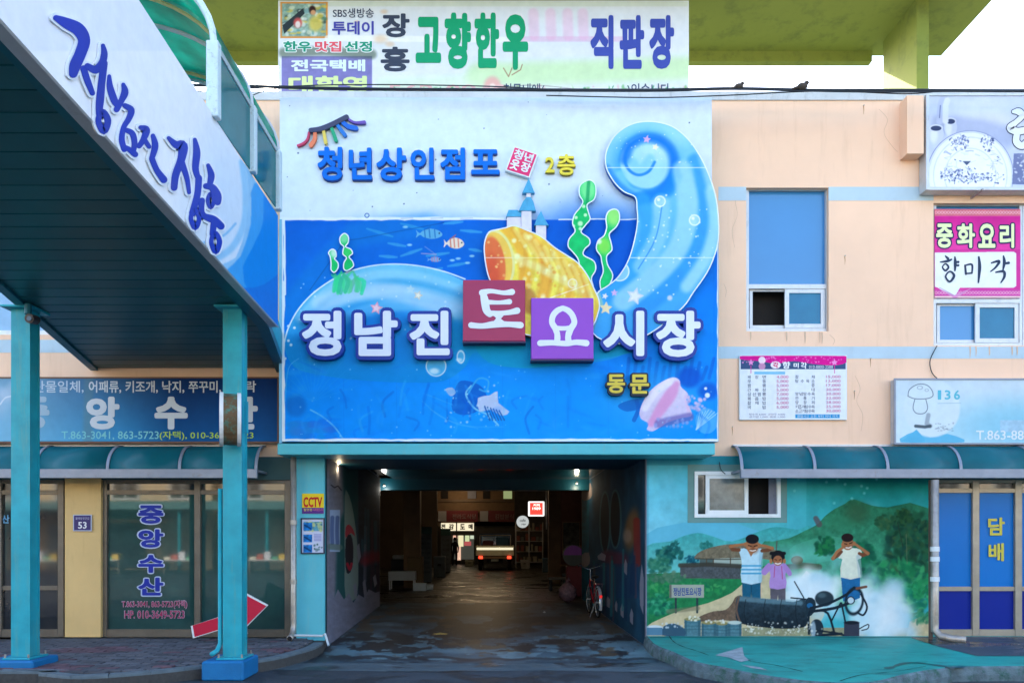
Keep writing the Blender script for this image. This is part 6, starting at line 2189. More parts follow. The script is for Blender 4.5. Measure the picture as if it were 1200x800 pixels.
# banner on the footbridge side
bn = thing('banner_board', (XF, 6.6, 4.4), 'long white banner board with blue brush lettering along the side of the footbridge', 'sign')
c = Cv(-120, -200, 332, 400, 1.0, (244, 247, 255))
c.noise(.02, 60, 2)
c.rect(-120, -200, 332, 60, (228, 235, 255), a=.5)
c.ell(262, 250, 40, 80, c=(190, 222, 252), a=.5, soft=.8)
c.line([(220, 288), (240, 284), (262, 276), (276, 262)], 1.6, (120, 190, 240), a=.8, sm=5, soft=.6)
c.line([(250, 305), (272, 290), (286, 262), (288, 225), (284, 190)], 4, (130, 200, 245), a=.7, sm=5, soft=2)
c.poly([(262, 322), (276, 302), (286, 275), (291, 240), (290, 205), (287, 185), (340, 240), (340, 420)], (150, 205, 245), sm=3)
c.poly([(268, 330), (282, 300), (294, 262), (298, 215), (340, 240), (340, 420)], (60, 165, 240), sm=3)
c.poly([(286, 330), (296, 290), (308, 262), (312, 215), (340, 240), (340, 420)], (0, 140, 235), sm=3)
c.poly([(262, 322), (285, 337), (310, 333), (330, 318), (345, 318), (345, 430), (260, 400)], (8, 120, 225), sm=2)
nrm = np.array([1.0, 0, 0])


def fasc(X, Y):
    r = np.stack([(X - CX) / F, np.ones_like(X), (CY - Y) / F], -1)
    t = XF / r[..., 0:1]
    return np.array([0, 0, CH]) + r * t


YV, ZV = np.linspace(3.3, 9.92, 420), np.linspace(0, 1, 110)
yy, tt = np.meshgrid(YV, ZV)
zlo, zhi = 4.42 + (9.92 - yy) * 0.045, 5.86 + (9.92 - yy) * 0.03
zz = zlo + (zhi - zlo) * tt
px = CX + F * XF / yy
py = CY - F * (zz - CH) / yy
ix = np.clip(((px - c.x0) * c.res), 0, c.w - 1.001)
iy = np.clip(((py - c.y0) * c.res), 0, c.h - 1.001)
lin_ = c.lin()
i0, j0 = ix.astype(int), iy.astype(int)
fx_, fy_ = (ix - i0)[..., None], (iy - j0)[..., None]
colr = (lin_[j0, i0] * (1 - fx_) + lin_[j0, i0 + 1] * fx_) * (1 - fy_) + (lin_[j0 + 1, i0] * (1 - fx_) + lin_[j0 + 1, i0 + 1] * fx_) * fy_
V = np.stack([np.full_like(yy, XF), yy, zz], -1).reshape(-1, 3)
I = np.arange(V.shape[0]).reshape(yy.shape)
fs_ = np.stack([I[1:, :-1], I[1:, 1:], I[:-1, 1:], I[:-1, :-1]], -1).reshape(-1, 4)[:, ::-1]
mk('printed_face', V, fs_, M_print, bn, cols=colr.reshape(-1, 3))
MB().prism([(XF - .002, 3.3, 4.42 + 6.62 * .045), (XF - .002, 9.92, 4.42), (XF - .002, 9.92, 5.86), (XF - .002, 3.3, 5.86 + 6.62 * .03)], (-.10, 0, 0)).build('board', M_alum, bn)
MB().tube([(XF + .005, 3.3, 4.42 + 6.62 * .045), (XF + .005, 9.92, 4.42)], .012, 4).build('trim', M_alum, bn)
fm = plane_map((XF, 6, 5), (1, 0, 0))
M_br = mat('brush_indigo', A(16, 50, 180), rough=.4, var=.15, scale=1.2, spec=.15)
M_brr = mat('brush_white_rim', A(232, 240, 252), rough=.4)


def rs(pts, k=1.0):
    """points measured on a 587x800 enlargement of the photo part at (50,10)"""
    return [(50 + p[0] * 0.3748, 10 + p[1] * 0.375, p[2] * 0.375 * 1.08 * k) for p in pts]


syl = [
    [rs([(34, 30, 8), (66, 46, 15), (104, 66, 18), (122, 100, 17), (110, 142, 16), (94, 178, 16), (88, 204, 12)]), rs([(120, 188, 9), (132, 225, 9), (148, 265, 7)]), rs([(181, 116, 5), (185, 142, 9), (178, 170, 10), (158, 192, 11), (132, 180, 8)]), rs([(184, 172, 10), (177, 230, 10), (171, 290, 11), (168, 330, 8)]), ['o'] + rs([(178, 322, 8), (196, 350, 9), (183, 384, 9), (166, 352, 8)])],
    [rs([(201, 212, 5), (203, 245, 9), (216, 285, 10), (226, 302, 8)]), rs([(245, 238, 5), (250, 262, 10), (238, 290, 8), (224, 316, 8)]), rs([(250, 304, 7), (270, 318, 9), (262, 345, 8), (246, 372, 7), (240, 410, 8), (248, 440, 8)]), rs([(246, 378, 6), (272, 390, 8), (280, 420, 8), (276, 446, 7)]), rs([(244, 432, 6), (262, 440, 7), (282, 456, 8)])],
    [rs([(300, 372, 6), (318, 380, 10), (308, 410, 8), (295, 430, 7)]), rs([(310, 408, 7), (326, 432, 6)]), rs([(338, 398, 6), (345, 430, 9), (334, 470, 7)]), rs([(335, 470, 8), (350, 505, 8), (372, 535, 10)])],
    [rs([(388, 405, 5), (410, 425, 10), (432, 430, 14), (428, 470, 11), (410, 520, 10), (405, 560, 9)]), rs([(428, 480, 9), (445, 530, 7), (452, 575, 5)]), rs([(470, 410, 5), (476, 450, 10), (472, 500, 9), (482, 535, 7)]), rs([(482, 530, 9), (478, 580, 9), (462, 640, 9)]), ['o'] + rs([(468, 628, 6), (483, 655, 6), (471, 685, 7), (457, 656, 6)])],
    [rs([(512, 490, 5), (522, 520, 9), (518, 545, 8)]), rs([(505, 555, 8), (525, 560, 10), (540, 585, 12), (542, 605, 9)]), ['o'] + rs([(520, 578, 5), (530, 600, 5), (520, 622, 5), (510, 600, 5)]), rs([(508, 650, 7), (530, 660, 10), (552, 680, 10)]), rs([(492, 600, 8), (492, 640, 8), (520, 660, 8)]), rs([(530, 665, 9), (525, 705, 8)]), ['o'] + rs([(532, 700, 6), (547, 728, 7), (535, 760, 7), (521, 730, 6)])],
]
for j, strokes in enumerate(syl):
    mo, mi = MB(), MB()
    for k, s_ in enumerate(strokes):
        cl_ = s_[0] == 'o'
        q = s_[1:] if cl_ else s_
        stroke_mb(q, 0, .012, fmap=fm, closed=cl_, grow=2.6, mb=mo, dz=.014 + .0005 * k)
        stroke_mb(q, 0, .002, fmap=fm, closed=cl_, grow=.2, mb=mi, dz=.018 + .0005 * k)
    o = mo.build('letter', M_brr, bn)
    mi.build('letter_face', M_br, o)

# round double-sided sign seen edge-on on the near post
rsn = thing('round_sign', (-3.30, 9.2, 2.86), 'round double-sided sign seen edge-on, fixed to the right footbridge post', 'sign')
zc_ = P(0, 491.5, 9.1).z
rc = P(270, 491.5, 9.05)
ax = Vector((9.05, 3.18, 0)).normalized()
MB().tube([rc - ax * .075, rc + ax * .075], .30, 28).build('drum', mat('rusty_drum', A(105, 85, 60), rough=.7, var=.3, scale=5, dirt=.9, dirtcol=A(50, 150, 140), dscale=(4, 4, 4), dthr=.5), rsn)
for sg in (-1, 1):
    MB().tube([rc + ax * sg * .076, rc + ax * sg * .118], .315, 28).build('rim', M_white, rsn)
    MB().tube([rc + ax * sg * .119, rc + ax * sg * .122], .29, 28).build('face', ink(60, 120, 190), rsn)
fbox(286, 289.5, 470, 507, 9.27, .05).build('hinge_plate', M_teal, rsn)

# small camera under the soffit
cm = thing('security_camera', (-5.8, 9.3, 4.4), 'small dark round camera under the left end of the footbridge soffit', 'camera')
MB().cyl(P(33, 368, 9.2), P(33, 368, 9.2) + Vector((0, 0, .12)), .04, 10).build('mount', M_td, cm)
MB().cyl(P(34, 373, 9.15), P(34, 373, 9.15) + Vector((0, .14, .02)), .055, 14).build('housing', mat('camera_housing', (.05, .04, .04), rough=.4), cm)
MB().cyl(P(34, 373, 9.14), P(34, 373, 9.14) + Vector((0, .01, 0)), .03, 14).build('lens', M_glassd, cm)

# leaning red arrow board
ar = thing('arrow_board', (P(262, 0, 11.2).x, 11.3, zs), 'red arrow board with a white edge leaning behind the right footbridge post', 'sign')
ap_ = [(223.5, 733), (226, 747), (273, 731), (270, 748), (289, 750.5), (314, 708.5), (279, 686), (273, 705), (268, 716)]
ap_ = [(223.5, 733), (226, 747.5), (266, 735), (271, 752), (314, 708.5), (276, 688), (265, 719.5)]
MB().prism([P(a, b, 11.28) for a, b in ap_], (0, .03, 0)).build('arrow_panel', M_rim, ar)
cx_, cy_ = 272, 724
MB().prism([P(cx_ + (a - cx_) * .955, cy_ + (b - cy_) * .93, 11.276) for a, b in ap_], (0, .003, 0)).build('arrow_face', M_red, ar)
MB().tube([P(285, 700, 11.3), P(290, 742, 11.75)], .012, 6).build('prop', M_steel, ar)


# ================================================================== drain pipes
def pipe(label, px, y0, d, path_end, r, mm, clips):
    t = thing('drain_pipe', (P(px, 0, d).x, d, .2), label, 'pipe')
    p0 = P(px, y0, d)
    MB().tube([p0, (p0.x, d, .42)] + path_end, r, 12).build('pipe', mm, t, smooth=True)
    e = Vector(path_end[-1])
    e2 = Vector(path_end[-2])
    dr = (e - e2).normalized()
    MB().tube([e - dr * .01, e + dr * .004], r * .8, 10).build('pipe_mouth', M_black, t)
    for z in clips:
        MB().tube([(p0.x, d, z), (p0.x, d, z + .07)], r + .008, 12).build('tape_band' if z < 1.6 and z > .8 else 'clip', M_white if 'downpipe' in label else M_steel, t)
    return t


xx = P(1095.5, 0, 11.5).x
pipe('galvanised downpipe with white tape bands between the mural and the blue doors', 1095.5, 562, 11.5, [(xx, 11.5, .32), (xx + .04, 11.42, .24), (xx + .17, 11.3, .215), (xx + .3, 11.22, .21)], .055, M_steel, (1.05, 1.35, 1.5))
MB().bbox(P(1088.5, 0, 11.6).x, P(1091.5, 0, 11.6).x, 11.55, 11.62, za, P(0, 562, 11.6).z).build('corner_post', mat('corner_post_paint', A(110, 90, 80), rough=.6), label='thin dark steel post just left of the taped downpipe', cat='post')
xx = P(344, 0, 11.7).x
pipe('brown metal pipe running down the left side of the cyan pillar', 344, 535, 11.7, [(xx, 11.7, .36), (xx, 11.66, .26), (xx, 11.55, .21), (xx, 11.48, .2)], .045, M_steel, (1.9, 1.0))
wp = MB().tube([P(341, 744, 11.6), P(378, 744.5, 11.6), P(381, 742, 11.6), P(385, 756, 11.5)], .018, 8)
wp.build('water_pipe', mat('white_pipe', A(200, 215, 225), rough=.4), label='white water pipe along the foot of the cyan pillar', cat='pipe')

# ================================================================== overhead cables and birds
M_cab = mat('black_cable', A(40, 48, 58), rough=.6)


def cable(pts, r, label, d=11.2):
    q = cat([(a, b) for a, b in pts], 8, False)
    return MB().tube([P(a, b, d) for a, b in q], r, 6).build('overhead_cable', M_cab, label=label, cat='cable')


cable([(200, 100), (285, 101), (420, 104.5), (600, 105.5), (760, 106), (860, 104), (960, 106), (1060, 106), (1200, 106.5), (1330, 106)], .022, 'thick black cable bundle crossing in front of the billboard foot', 11.25)
cable([(200, 108), (290, 104), (400, 99.5), (560, 101), (700, 107), (835, 104), (1000, 108), (1200, 107), (1330, 108)], .008, 'thin black cable winding round the thick cable bundle', 11.15)
cable([(640, 112), (760, 114.5), (850, 112), (960, 107), (1060, 110), (1100, 107)], .008, 'thin cable drooping below the bundle along the parapet', 11.3)
cable([(280, 120), (296, 112), (312, 106), (328, 104)], .006, 'short thin cable rising to the bundle beside the footbridge roof', 11.2)
cable([(1098, 405), (1090, 422), (1092, 436), (1099, 444)], .007, 'thin pale cable from the upper right window down to the 136 signboard', 11.97)
cable([(843, 541), (845, 550), (850, 555)], .006, 'short cable end above the small mural window', 11.95)


def bird(px, py, d, s_, label):
    b0 = P(px, py, d)
    t = thing('bird', b0, label, 'bird', None)
    m = MB()
    m.ball(b0 + Vector((0, 0, .01)), .085 * s_, .05 * s_, .055 * s_)
    m.ball(b0 + Vector((.065 * s_, 0, .065 * s_)), .038 * s_, .036 * s_, .036 * s_)
    m.tube([b0 + Vector((-.06 * s_, 0, .0)), b0 + Vector((-.17 * s_, 0, -.03 * s_))], [.025 * s_, .012 * s_], 6)
    m.tube([b0 + Vector((.095 * s_, 0, .068 * s_)), b0 + Vector((.125 * s_, 0, .06 * s_))], [.01 * s_, .002 * s_], 5)
    m.build('body', mat('bird_feather', (.06, .045, .035), rough=.8), t, smooth=True)
    for k in (-.01, .015):
        MB().tube([b0 + Vector((k, 0, -.02 * s_)), b0 + Vector((k, 0, -.09 * s_))], .003, 4).build('leg', M_black, t)


bird(866, 102, 11.2, .75, 'small brown bird standing on the cable left of its neighbour')
bird(940.5, 102, 11.2, .9, 'small brown bird sitting on the cable nearest the green column')

# ================================================================== painted passage walls
def wall_map(pa, pb, off):
    pa, pb = np.array(pa, float), np.array(pb, float)
    t = (pb - pa) / np.linalg.norm(pb - pa)
    n = np.array([-t[1], t[0], 0.0])
    if n[0] * (-pa[0]) < 0:
        n = -n
    p0 = pa + n * off

    def f(X, Y):
        r = np.stack([(X - CX) / F, np.ones_like(X), (CY - Y) / F], -1)
        o = np.array([0, 0, CH])
        s_ = ((p0 - o) @ n) / (r @ n)
        return o + r * s_[..., None]
    return f


c = Cv(383, 534, 458, 764, 2.0, (38, 62, 78))
c.noise(.3, 14, 4, sx=.5, sy=2)
c.rect(383, 530, 406, 764, (112, 112, 128), tex=.1)
c.line([(410, 530), (412, 600), (404, 620), (402, 700)], 12, (22, 70, 72), a=.9, soft=3)
c.poly([(404, 582), (407, 576), (412, 590), (417, 620), (420, 660), (418, 700), (405, 700), (404, 660)], (118, 132, 128), sm=2, a=.85)
c.poly([(405, 618), (409, 614), (414, 620), (416, 628), (411, 624), (405, 630)], (150, 50, 62), sm=2)
c.poly([(405, 632), (411, 626), (414, 640), (413, 664), (408, 672), (405, 664)], (36, 30, 40), sm=2)
c.line([(407, 660), (410, 667), (412, 660)], 3, (140, 30, 50), sm=3)
c.rect(420, 545, 457, 720, (26, 34, 48), a=.8, tex=.3)
for i in range(12):
    g = random.Random(i)
    x = g.uniform(420, 455)
    c.line([(x, g.uniform(590, 640)), (x + g.uniform(-2, 2), g.uniform(650, 700))], g.uniform(1, 3), g.choice([(90, 95, 115), (30, 80, 100), (60, 40, 60)]), a=.6, soft=.6)
c.ell(440, 652, 16, 7, c=(120, 25, 45), a=.7, soft=.6)
c.ell(428, 658, 6, 5, c=(130, 30, 50), a=.6, soft=.6)
c.poly([(383, 757), (383, 690), (392, 700), (396, 690), (403, 702), (409, 694), (414, 706), (420, 696), (427, 700), (432, 690), (440, 694), (452, 690), (458, 700), (458, 764), (383, 764)], (108, 110, 128), tex=.1)
for (x, y, h) in ((414, 686, 14), (425, 682, 20), (437, 676, 12), (418, 640, 20)):
    c.poly([(x, y), (x + 3, y - 4), (x + 5, y + h * .6), (x + 2, y + h)], (112, 114, 130))
c.line([(388, 568), (392, 571), (396, 569), (400, 574)], 1.4, (45, 45, 58))
c.rect(386.5, 597, 398.5, 646, (150, 170, 205))
for x in (389.5, 395.5):
    c.line([(x, 606), (x - .5, 622), (x, 636)], 3, (60, 80, 130), a=.7, sm=3, soft=.8)
c.line([(387, 640), (398, 641)], 5, (90, 110, 100), a=.7, soft=1)
c.a[:] = np.minimum(c.a * 1.15, 235)
fmL = wall_map((-2.70, 11.86, 0), (-3.0, 19.0, 0), .004)
Xg, Yg = np.meshgrid(c.X, c.Y)
Vv = fmL(Xg, Yg)
pml = thing('passage_mural', (-2.8, 15, 0.01), 'dark peeling sea creature mural along the left wall of the passage', 'mural')
c.sheet('painted_face', M_printm, pml, fmap=fmL, mask=(Vv[..., 2] > .01) & (Vv[..., 2] < 3.19) & (Vv[..., 1] < 19.0) & (Vv[..., 1] > 11.88))
c = Cv(678, 534, 758, 766, 2.0, (22, 48, 66))
c.noise(.3, 14, 5, sx=.5, sy=2)
c.rect(678, 534, 690, 740, (14, 74, 92), a=.8, tex=.2)
c.poly([(680, 566), (692, 566), (694, 580), (688, 586), (681, 584)], (92, 84, 84), sm=2)
c.poly([(681, 650), (690, 647), (691, 660), (685, 664), (681, 660)], (110, 104, 108), sm=2)
for (x, y, rx, ry, col) in ((709, 612, 5, 34, (22, 26, 34)), (721, 608, 5.5, 32, (16, 20, 28))):
    c.ell(x, y, rx + 2, ry + 3, c=(48, 80, 86), a=.7)
    c.ell(x, y, rx, ry, c=col)
c.ell(740, 620, 8, 24, c=(96, 66, 38), a=.8, soft=.4, rot=8)
c.ell(735, 628, 5, 8, c=(120, 110, 110), a=.5, soft=.5)
c.line([(746, 610), (747, 660)], 5, (96, 30, 28), a=.8, soft=1.5)
c.line([(712, 652), (728, 655)], 8, (80, 26, 42), a=.6, soft=4)
c.rect(690, 660, 748, 700, (20, 44, 78), a=.4)
for (x, y, w_, h_) in ((705, 652, 10, 10), (733, 664, 4, 20), (752, 690, 5, 60), (729, 715, 4, 18), (722, 710, 3, 14), (740, 722, 4, 20), (712, 705, 6, 14)):
    c.poly([(x, y - h_ * .5), (x + w_ * .5, y - h_ * .2), (x + w_ * .4, y + h_ * .5), (x - w_ * .4, y + h_ * .3), (x - w_ * .5, y - h_ * .1)], (104, 104, 118), sm=1, a=.85)
for i in range(16):
    g = random.Random(i + 60)
    x = g.uniform(692, 748)
    c.line([(x, g.uniform(640, 680)), (x + g.uniform(-1, 1), g.uniform(690, 730))], g.uniform(1, 2.5), g.choice([(20, 70, 80), (16, 40, 66), (70, 50, 60), (30, 90, 100)]), a=.6, soft=.5)
c.a[:] = np.minimum(c.a * 1.6, 235)
fmR = wall_map((2.26, 11.98, 0), (2.26, 21.5, 0), .004)
Xg, Yg = np.meshgrid(c.X, c.Y)
Vv = fmR(Xg, Yg)
pmr = thing('passage_mural', (2.25, 15, 0.01), 'dark peeling undersea mural along the right wall of the passage behind the bicycle', 'mural')
c.sheet('painted_face', M_printm, pmr, fmap=fmR, mask=(Vv[..., 2] > .01) & (Vv[..., 2] < 3.19) & (Vv[..., 1] < 21.4) & (Vv[..., 1] > 12.02))


# ================================================================== passage lamps
def lamp(px, py, d, label, col, power, r=.032):
    t = thing('wall_lamp', P(px, py, d), label, 'lamp')
    p = P(px, py, d)
    MB().cyl(p + Vector((0, 0, .05)), p, r, 12).build('housing', M_alum, t)
    MB().ball(p, r * .8, r * .8, r * .5).build('bulb', mat('lit_bulb_%d' % int(col[2] * 100), col, emit=col, estr=1.2), t)
    l = bpy.data.lights.new('lamp_light', 'POINT')
    l.energy = power * 1.3
    l.color = col
    l.shadow_soft_size = .05
    o = bpy.data.objects.new('lamp_light', l)
    COL.objects.link(o)
    o.parent = t
    o.location = (0, 0, -.1)
    return t


lamp(396, 543, 12.9, 'small warm spotlight at the top left corner of the passage', (1, .8, .5), 1.0)
lamp(450, 569, 19.4, 'small white lamp at the left end of the far passage beam', (1, .95, .85), 1.2)
lamp(676, 566, 19.4, 'small warm lamp at the right end of the far passage beam', (1, .85, .6), 1.2)


# ================================================================== market hall contents
def lit(name, rgb, e):
    return mat(name, tuple(q * .3 for q in rgb), rough=.6, emit=rgb, estr=e * .42, var=.02)


hl = [(-1.5, 31, 4.9, 4), (-.5, 37, 4.8, 20), (-2.5, 48, 4.7, 8), (0.5, 24, 4.9, .7)]  # added warm fill lamps, unseen above the beam, to brighten the hall
for i, (x, y, z, e) in enumerate(hl):
    t = thing('added_hall_lamp', (x, y, z), ['warm ceiling lamp of the market hall above the near pillars', 'warm ceiling lamp of the market hall above the parked truck', 'warm ceiling lamp in front of the farthest shop front', 'warm ceiling lamp just behind the passage beam'][i], 'lamp')
    MB().cyl((x, y, z + .3), (x, y, z + .02), .01, 6).build('cord', M_black, t)
    MB().tube([(x, y, z + .1), (x, y, z)], [.05, .18], 12).build('shade', M_alum, t)
    MB().ball((x, y, z), .06, .06, .06).build('bulb', lit('added_warm_bulb', (1, .75, .4), 1.5), t)
    l = bpy.data.lights.new('lamp_light', 'POINT')
    l.energy = e * 1.2
    l.color = (1, .72, .42)
    l.shadow_soft_size = .1
    o = bpy.data.objects.new('lamp_light', l)
    COL.objects.link(o)
    o.parent = t
    o.location = (0, 0, -.15)

# far shop building across the hall end
far = thing('far_shop', (P(557, 0, 50).x, 50, 0), 'dim shop front with dark red signs at the far end of the market hall', 'shopfront')
fbox(505, 640, 560, 616, 49.6, .3).build('upper_wall', mat('far_wall', (.16, .10, .055), rough=.8, var=.15), far)
fbox(503, 640, 585, 588, 49.5, .1).build('ledge', mat('far_ledge', (.12, .08, .05)), far)
for x0, x1, mm in ((517, 525, M_void), (548, 558, M_pier), (566, 574, M_void), (590, 600, lit('dim_window_green', (.30, .36, .16), .35))):
    fbox(x0, x1, 575, 584, 49.55, .04).build('window', mm, far)
M_dred = mat('far_red_sign', (.14, .02, .025), rough=.5)
for x0, x1 in ((513, 560), (562, 606)):
    s_ = fbox(x0, x1, 598, 611, 49.3, .2).build('fascia_sign', M_dred, far)
    fbox(x0 + .4, x0 + 10, 598.5, 610.5, 49.28, .02).build('picture', mat('far_sign_white', (.30, .30, .32)), s_)
text('전라도식당', 530, 602, 558, 608, 49.27, mat('far_ink', (.24, .16, .16)), far, off=.011)
text('김밥분식', 580, 602, 602, 608, 49.27, mat('far_ink', (.24, .16, .16)), far, off=.011)
M_wlit = lit('lit_shop_window', (1.0, .88, .62), .42)
for x0, x1 in ((516, 534.6), (535.6, 556)):
    fbox(x0, x1, 612.5, 621.5, 49.5, .05).build('lit_window', M_wlit, far)
for s_, x0, x1 in (('전', 517, 522), ('감', 526, 532), ('도', 539, 545), ('매', 549, 554)):
    text(s_, x0, 613.5, x1, 620, 49.45, mat('far_black_ink', (.02, .012, .01)), far, off=.05)
fbox(530, 556, 628, 655, 49.6, .05).build('glass_door', lit('dim_shop_glass', (.16, .17, .14), .12), far)
for (x0, x1, y0, y1, cl) in ((531, 536, 627, 631, (1, .55, .4)), (537, 543, 627, 640, (1, .9, .55)), (545, 550, 627, 634, (.7, .8, .45)), (551, 556, 627, 631, (.7, .8, .6)), (536, 540, 640, 656, (1, .62, .45)), (544, 552, 634, 639, (.5, .1, .1))):
    fbox(x0, x1, y0, y1, 49.5, .06).build('lit_goods', lit('lit_goods_%d%d' % (x0, y0), cl, .35), far)
fbox(505, 530, 622, 658, 49.6, .3).build('lower_wall', mat('far_lower', (.05, .045, .04)), far)
fbox(556, 640, 611, 662, 49.6, .3).build('lower_wall', mat('far_lower', (.05, .045, .04)), far)
for x in (516, 535, 556):
    fbox(x - .7, x + .7, 611, 660, 49.4, .1).build('frame_post', mat('far_frame', (.06, .05, .04)), far)


def skin_body(name, verts, edges, rad, m_, parent):
    me = bpy.data.meshes.new(name)
    org = ORG[parent.name]
    me.from_pydata([tuple(Vector(v) - org) for v in verts], edges, [])
    o = bpy.data.objects.new(name, me)
    COL.objects.link(o)
    o.parent = parent
    me.materials.append(m_)
    sk = o.modifiers.new('skin', 'SKIN')
    layer = me.skin_vertices[0] if me.skin_vertices else None
    if layer is None:
        bpy.context.view_layer.update()
        me.attributes.new('dummy', 'FLOAT', 'POINT')
        layer = me.skin_vertices[0] if me.skin_vertices else None
    if layer is not None:
        for q, r in zip(layer.data, rad):
            q.radius = (r, r)
        layer.data[0].use_root = True
    o.modifiers.new('sub', 'SUBSURF').levels = 1
    o.modifiers['sub'].render_levels = 2
    ORG[o.name] = org
    return o


# figure walking away in front of the lit shop door
pz = P(533, 0, 47)
per = thing('person', (pz.x, 47, 0), 'person in dark clothes standing in front of the lit shop door, seen from behind', 'person')


def limb(m_, pts, rs_, n=8):
    return m_.tube([Vector((pz.x + a, 47 + b, c_)) for a, b, c_ in pts], rs_, n)


def body_mesh():
    """one lofted surface: legs, hips, torso and arms share rings through a voxel-free skin modifier"""
    V_ = [(0, 0, .88), (0, .01, 1.05), (0, .0, 1.25), (0, 0, 1.38), (0, 0, 1.46), (0, -.01, 1.52), (.09, 0, .82), (.10, .02, .48), (.10, .06, .08), (.10, -.04, .04), (-.09, 0, .82), (-.11, -.04, .48), (-.12, .0, .08), (-.12, -.10, .04),
          (.16, 0, 1.36), (.22, .01, 1.10), (.20, -.06, .88), (-.16, 0, 1.36), (-.22, .02, 1.10), (-.21, -.04, .86), (.19, -.08, .80), (-.21, -.05, .78)]
    E_ = [(0, 1), (1, 2), (2, 3), (3, 4), (4, 5), (0, 6), (6, 7), (7, 8), (8, 9), (0, 10), (10, 11), (11, 12), (12, 13), (3, 14), (14, 15), (15, 16), (16, 20), (3, 17), (17, 18), (18, 19), (19, 21)]
    r_ = [.14, .13, .15, .12, .055, .06, .09, .065, .045, .04, .09, .065, .045, .04, .06, .045, .035, .06, .045, .035, .03, .03]
    return V_, E_, r_


V_, E_, r_ = body_mesh()
try:
    skin_body('body', [(pz.x + a, 47 + b, c_) for a, b, c_ in V_], E_, r_, mat('dark_clothing', (.012, .012, .016), rough=.9), per)
except Exception as e:
    print('skin failed', e)
MB().ball((pz.x, 47, 1.62), .085, .10, .115).build('head', mat('skin_dim', (.25, .14, .09), rough=.6), per, smooth=True)
MB().ball((pz.x, 47 - .01, 1.645), .095, .108, .105).build('hair', mat('black_hair', (.01, .008, .008), rough=.6), per, smooth=True)

# small lorry with lit tail lamps
TX, TY = P(580, 0, 40).x, 40.0
tk = thing('lorry', (TX, TY + 2, 0), 'small open-bed lorry with lit red tail lamps parked in the dim market hall', 'lorry')
w_ = .97
M_body = mat('lorry_body', (.62, .6, .42), rough=.4)
MB().bbox(TX - w_, TX + w_, TY, TY + .06, .78, 1.30, .01).build('tailgate', M_body, tk)
for sx in (-1, 1):
    MB().bbox(TX + sx * w_ - .03, TX + sx * w_ + .03, TY + .06, TY + 2.7, .78, 1.30, .01).build('side_board', M_body, tk)
MB().box(TX - w_ + .035, TX + w_ - .035, TY + .07, TY + 2.7, .74, .78).build('bed_floor', M_black, tk)
MB().bbox(TX - .95, TX + .95, TY - .02, TY - .002, 1.08, 1.20, .004).build('reflective_strip', lit('strip_glow', (.85, .78, .55), .45), tk)  # no lamp: the strip's emission stands in for reflected light
MB().bbox(TX - .92, TX + .92, TY - .03, TY + .04, .62, .74, .01).build('bumper', mat('lorry_bumper', (.25, .15, .08)), tk)
for sx in (-1, 1):
    tl = MB().bbox(TX + sx * .74 - .10, TX + sx * .74 + .10, TY - .06, TY - .032, .62, .76, .01).build('tail_lamp', lit('red_tail_lamp', (1, .05, .02), 1.3), tk)
MB().bbox(TX - .9, TX + .9, TY + 2.75, TY + 4.3, .75, 1.95, .08).build('cab', mat('cab_paint', (.04, .07, .14), rough=.3), tk)
MB().bbox(TX - .75, TX + .75, TY + 2.73, TY + 2.76, 1.35, 1.8, .01).build('rear_window', M_glassd, tk)
for sx in (-1, 1):
    for yy_ in (TY + .7, TY + 3.5):
        wh = MB().tube([(TX + sx * .78 - .1, yy_, .33), (TX + sx * .78 + .1, yy_, .33)], .33, 20).build('wheel', M_black, tk)
        MB().tube([(TX + sx * .78 + sx * .09, yy_, .33), (TX + sx * .78 + sx * .11, yy_, .33)], .18, 14).build('rim', M_steel, wh)
MB().box(TX - .42, TX + .42, TY + .3, TY + 4.0, .42, .62).build('chassis', M_black, tk)
MB().bbox(TX - .2, TX + .2, TY - .035, TY - .03, .48, .60, .002).build('number_plate', mat('plate_dim', (.2, .22, .2)), tk)
m = MB()
for sx in (-1, 1):
    m.tube([(TX + sx * .85, TY + 2.68, .8), (TX + sx * .85, TY + 2.68, 1.85)], .03, 6)
m.tube([(TX - .85, TY + 2.68, 1.85), (TX + .85, TY + 2.68, 1.85)], .03, 6)
m.build('rack', M_steel, tk)
MB().bbox(TX - .7, TX - .1, TY + 2.3, TY + 2.66, 1.0, 1.55, .03).build('cargo_box', mat('cargo_maroon', (.07, .015, .02)), tk)
MB().bbox(TX + .05, TX + .75, TY + 2.2, TY + 2.66, 1.2, 1.75, .05).build('cargo_cover', mat('cargo_blue', (.01, .05, .10)), tk)

# lit square and round signs
ls = fbox(619, 638, 587, 604.5, 30, .12, .03).build('lit_sign', lit('lit_sign_rim', (.95, .9, .88), .6), label='lit red square shop sign with a white rim hanging in the hall', cat='sign')
ORG[ls.name] = ls.location.copy()
fbox(621, 636, 588.8, 602.8, 29.97, .02, .01).build('red_face', lit('lit_red', (.75, .07, .05), .55), ls)
text('1989', 624, 594, 633.5, 597, 29.94, lit('lit_white', (1, .8, .7), 1.0), ls, off=.02)
text('커피', 625, 590, 632.5, 593, 29.94, lit('lit_white', (1, .8, .7), 1.0), ls, off=.02)
cc2 = P(612.5, 611, 30)
rd = MB().cyl(cc2 + Vector((0, .1, 0)), cc2, .24, 24).build('lit_round_sign', lit('round_sign_face', (.62, .66, .66), .35), label='small round white lit sign hanging left of the red square one', cat='sign')
text('cafe', 609, 607.5, 616, 611, 29.985, mat('round_ink', (.05, .05, .05)), rd, off=.01)
text('1989', 611, 613, 616, 615, 29.985, mat('round_ink', (.05, .05, .05)), rd, off=.01)
MB().tube([P(640.5, 575, 30.1), P(640.5, 620, 30.1)], .03, 6).build('sign_pole', M_steel, label='thin pole carrying the lit red square sign', cat='pole')
MB().tube([P(655, 590, 28), P(655, 600, 28)], .02, 4)

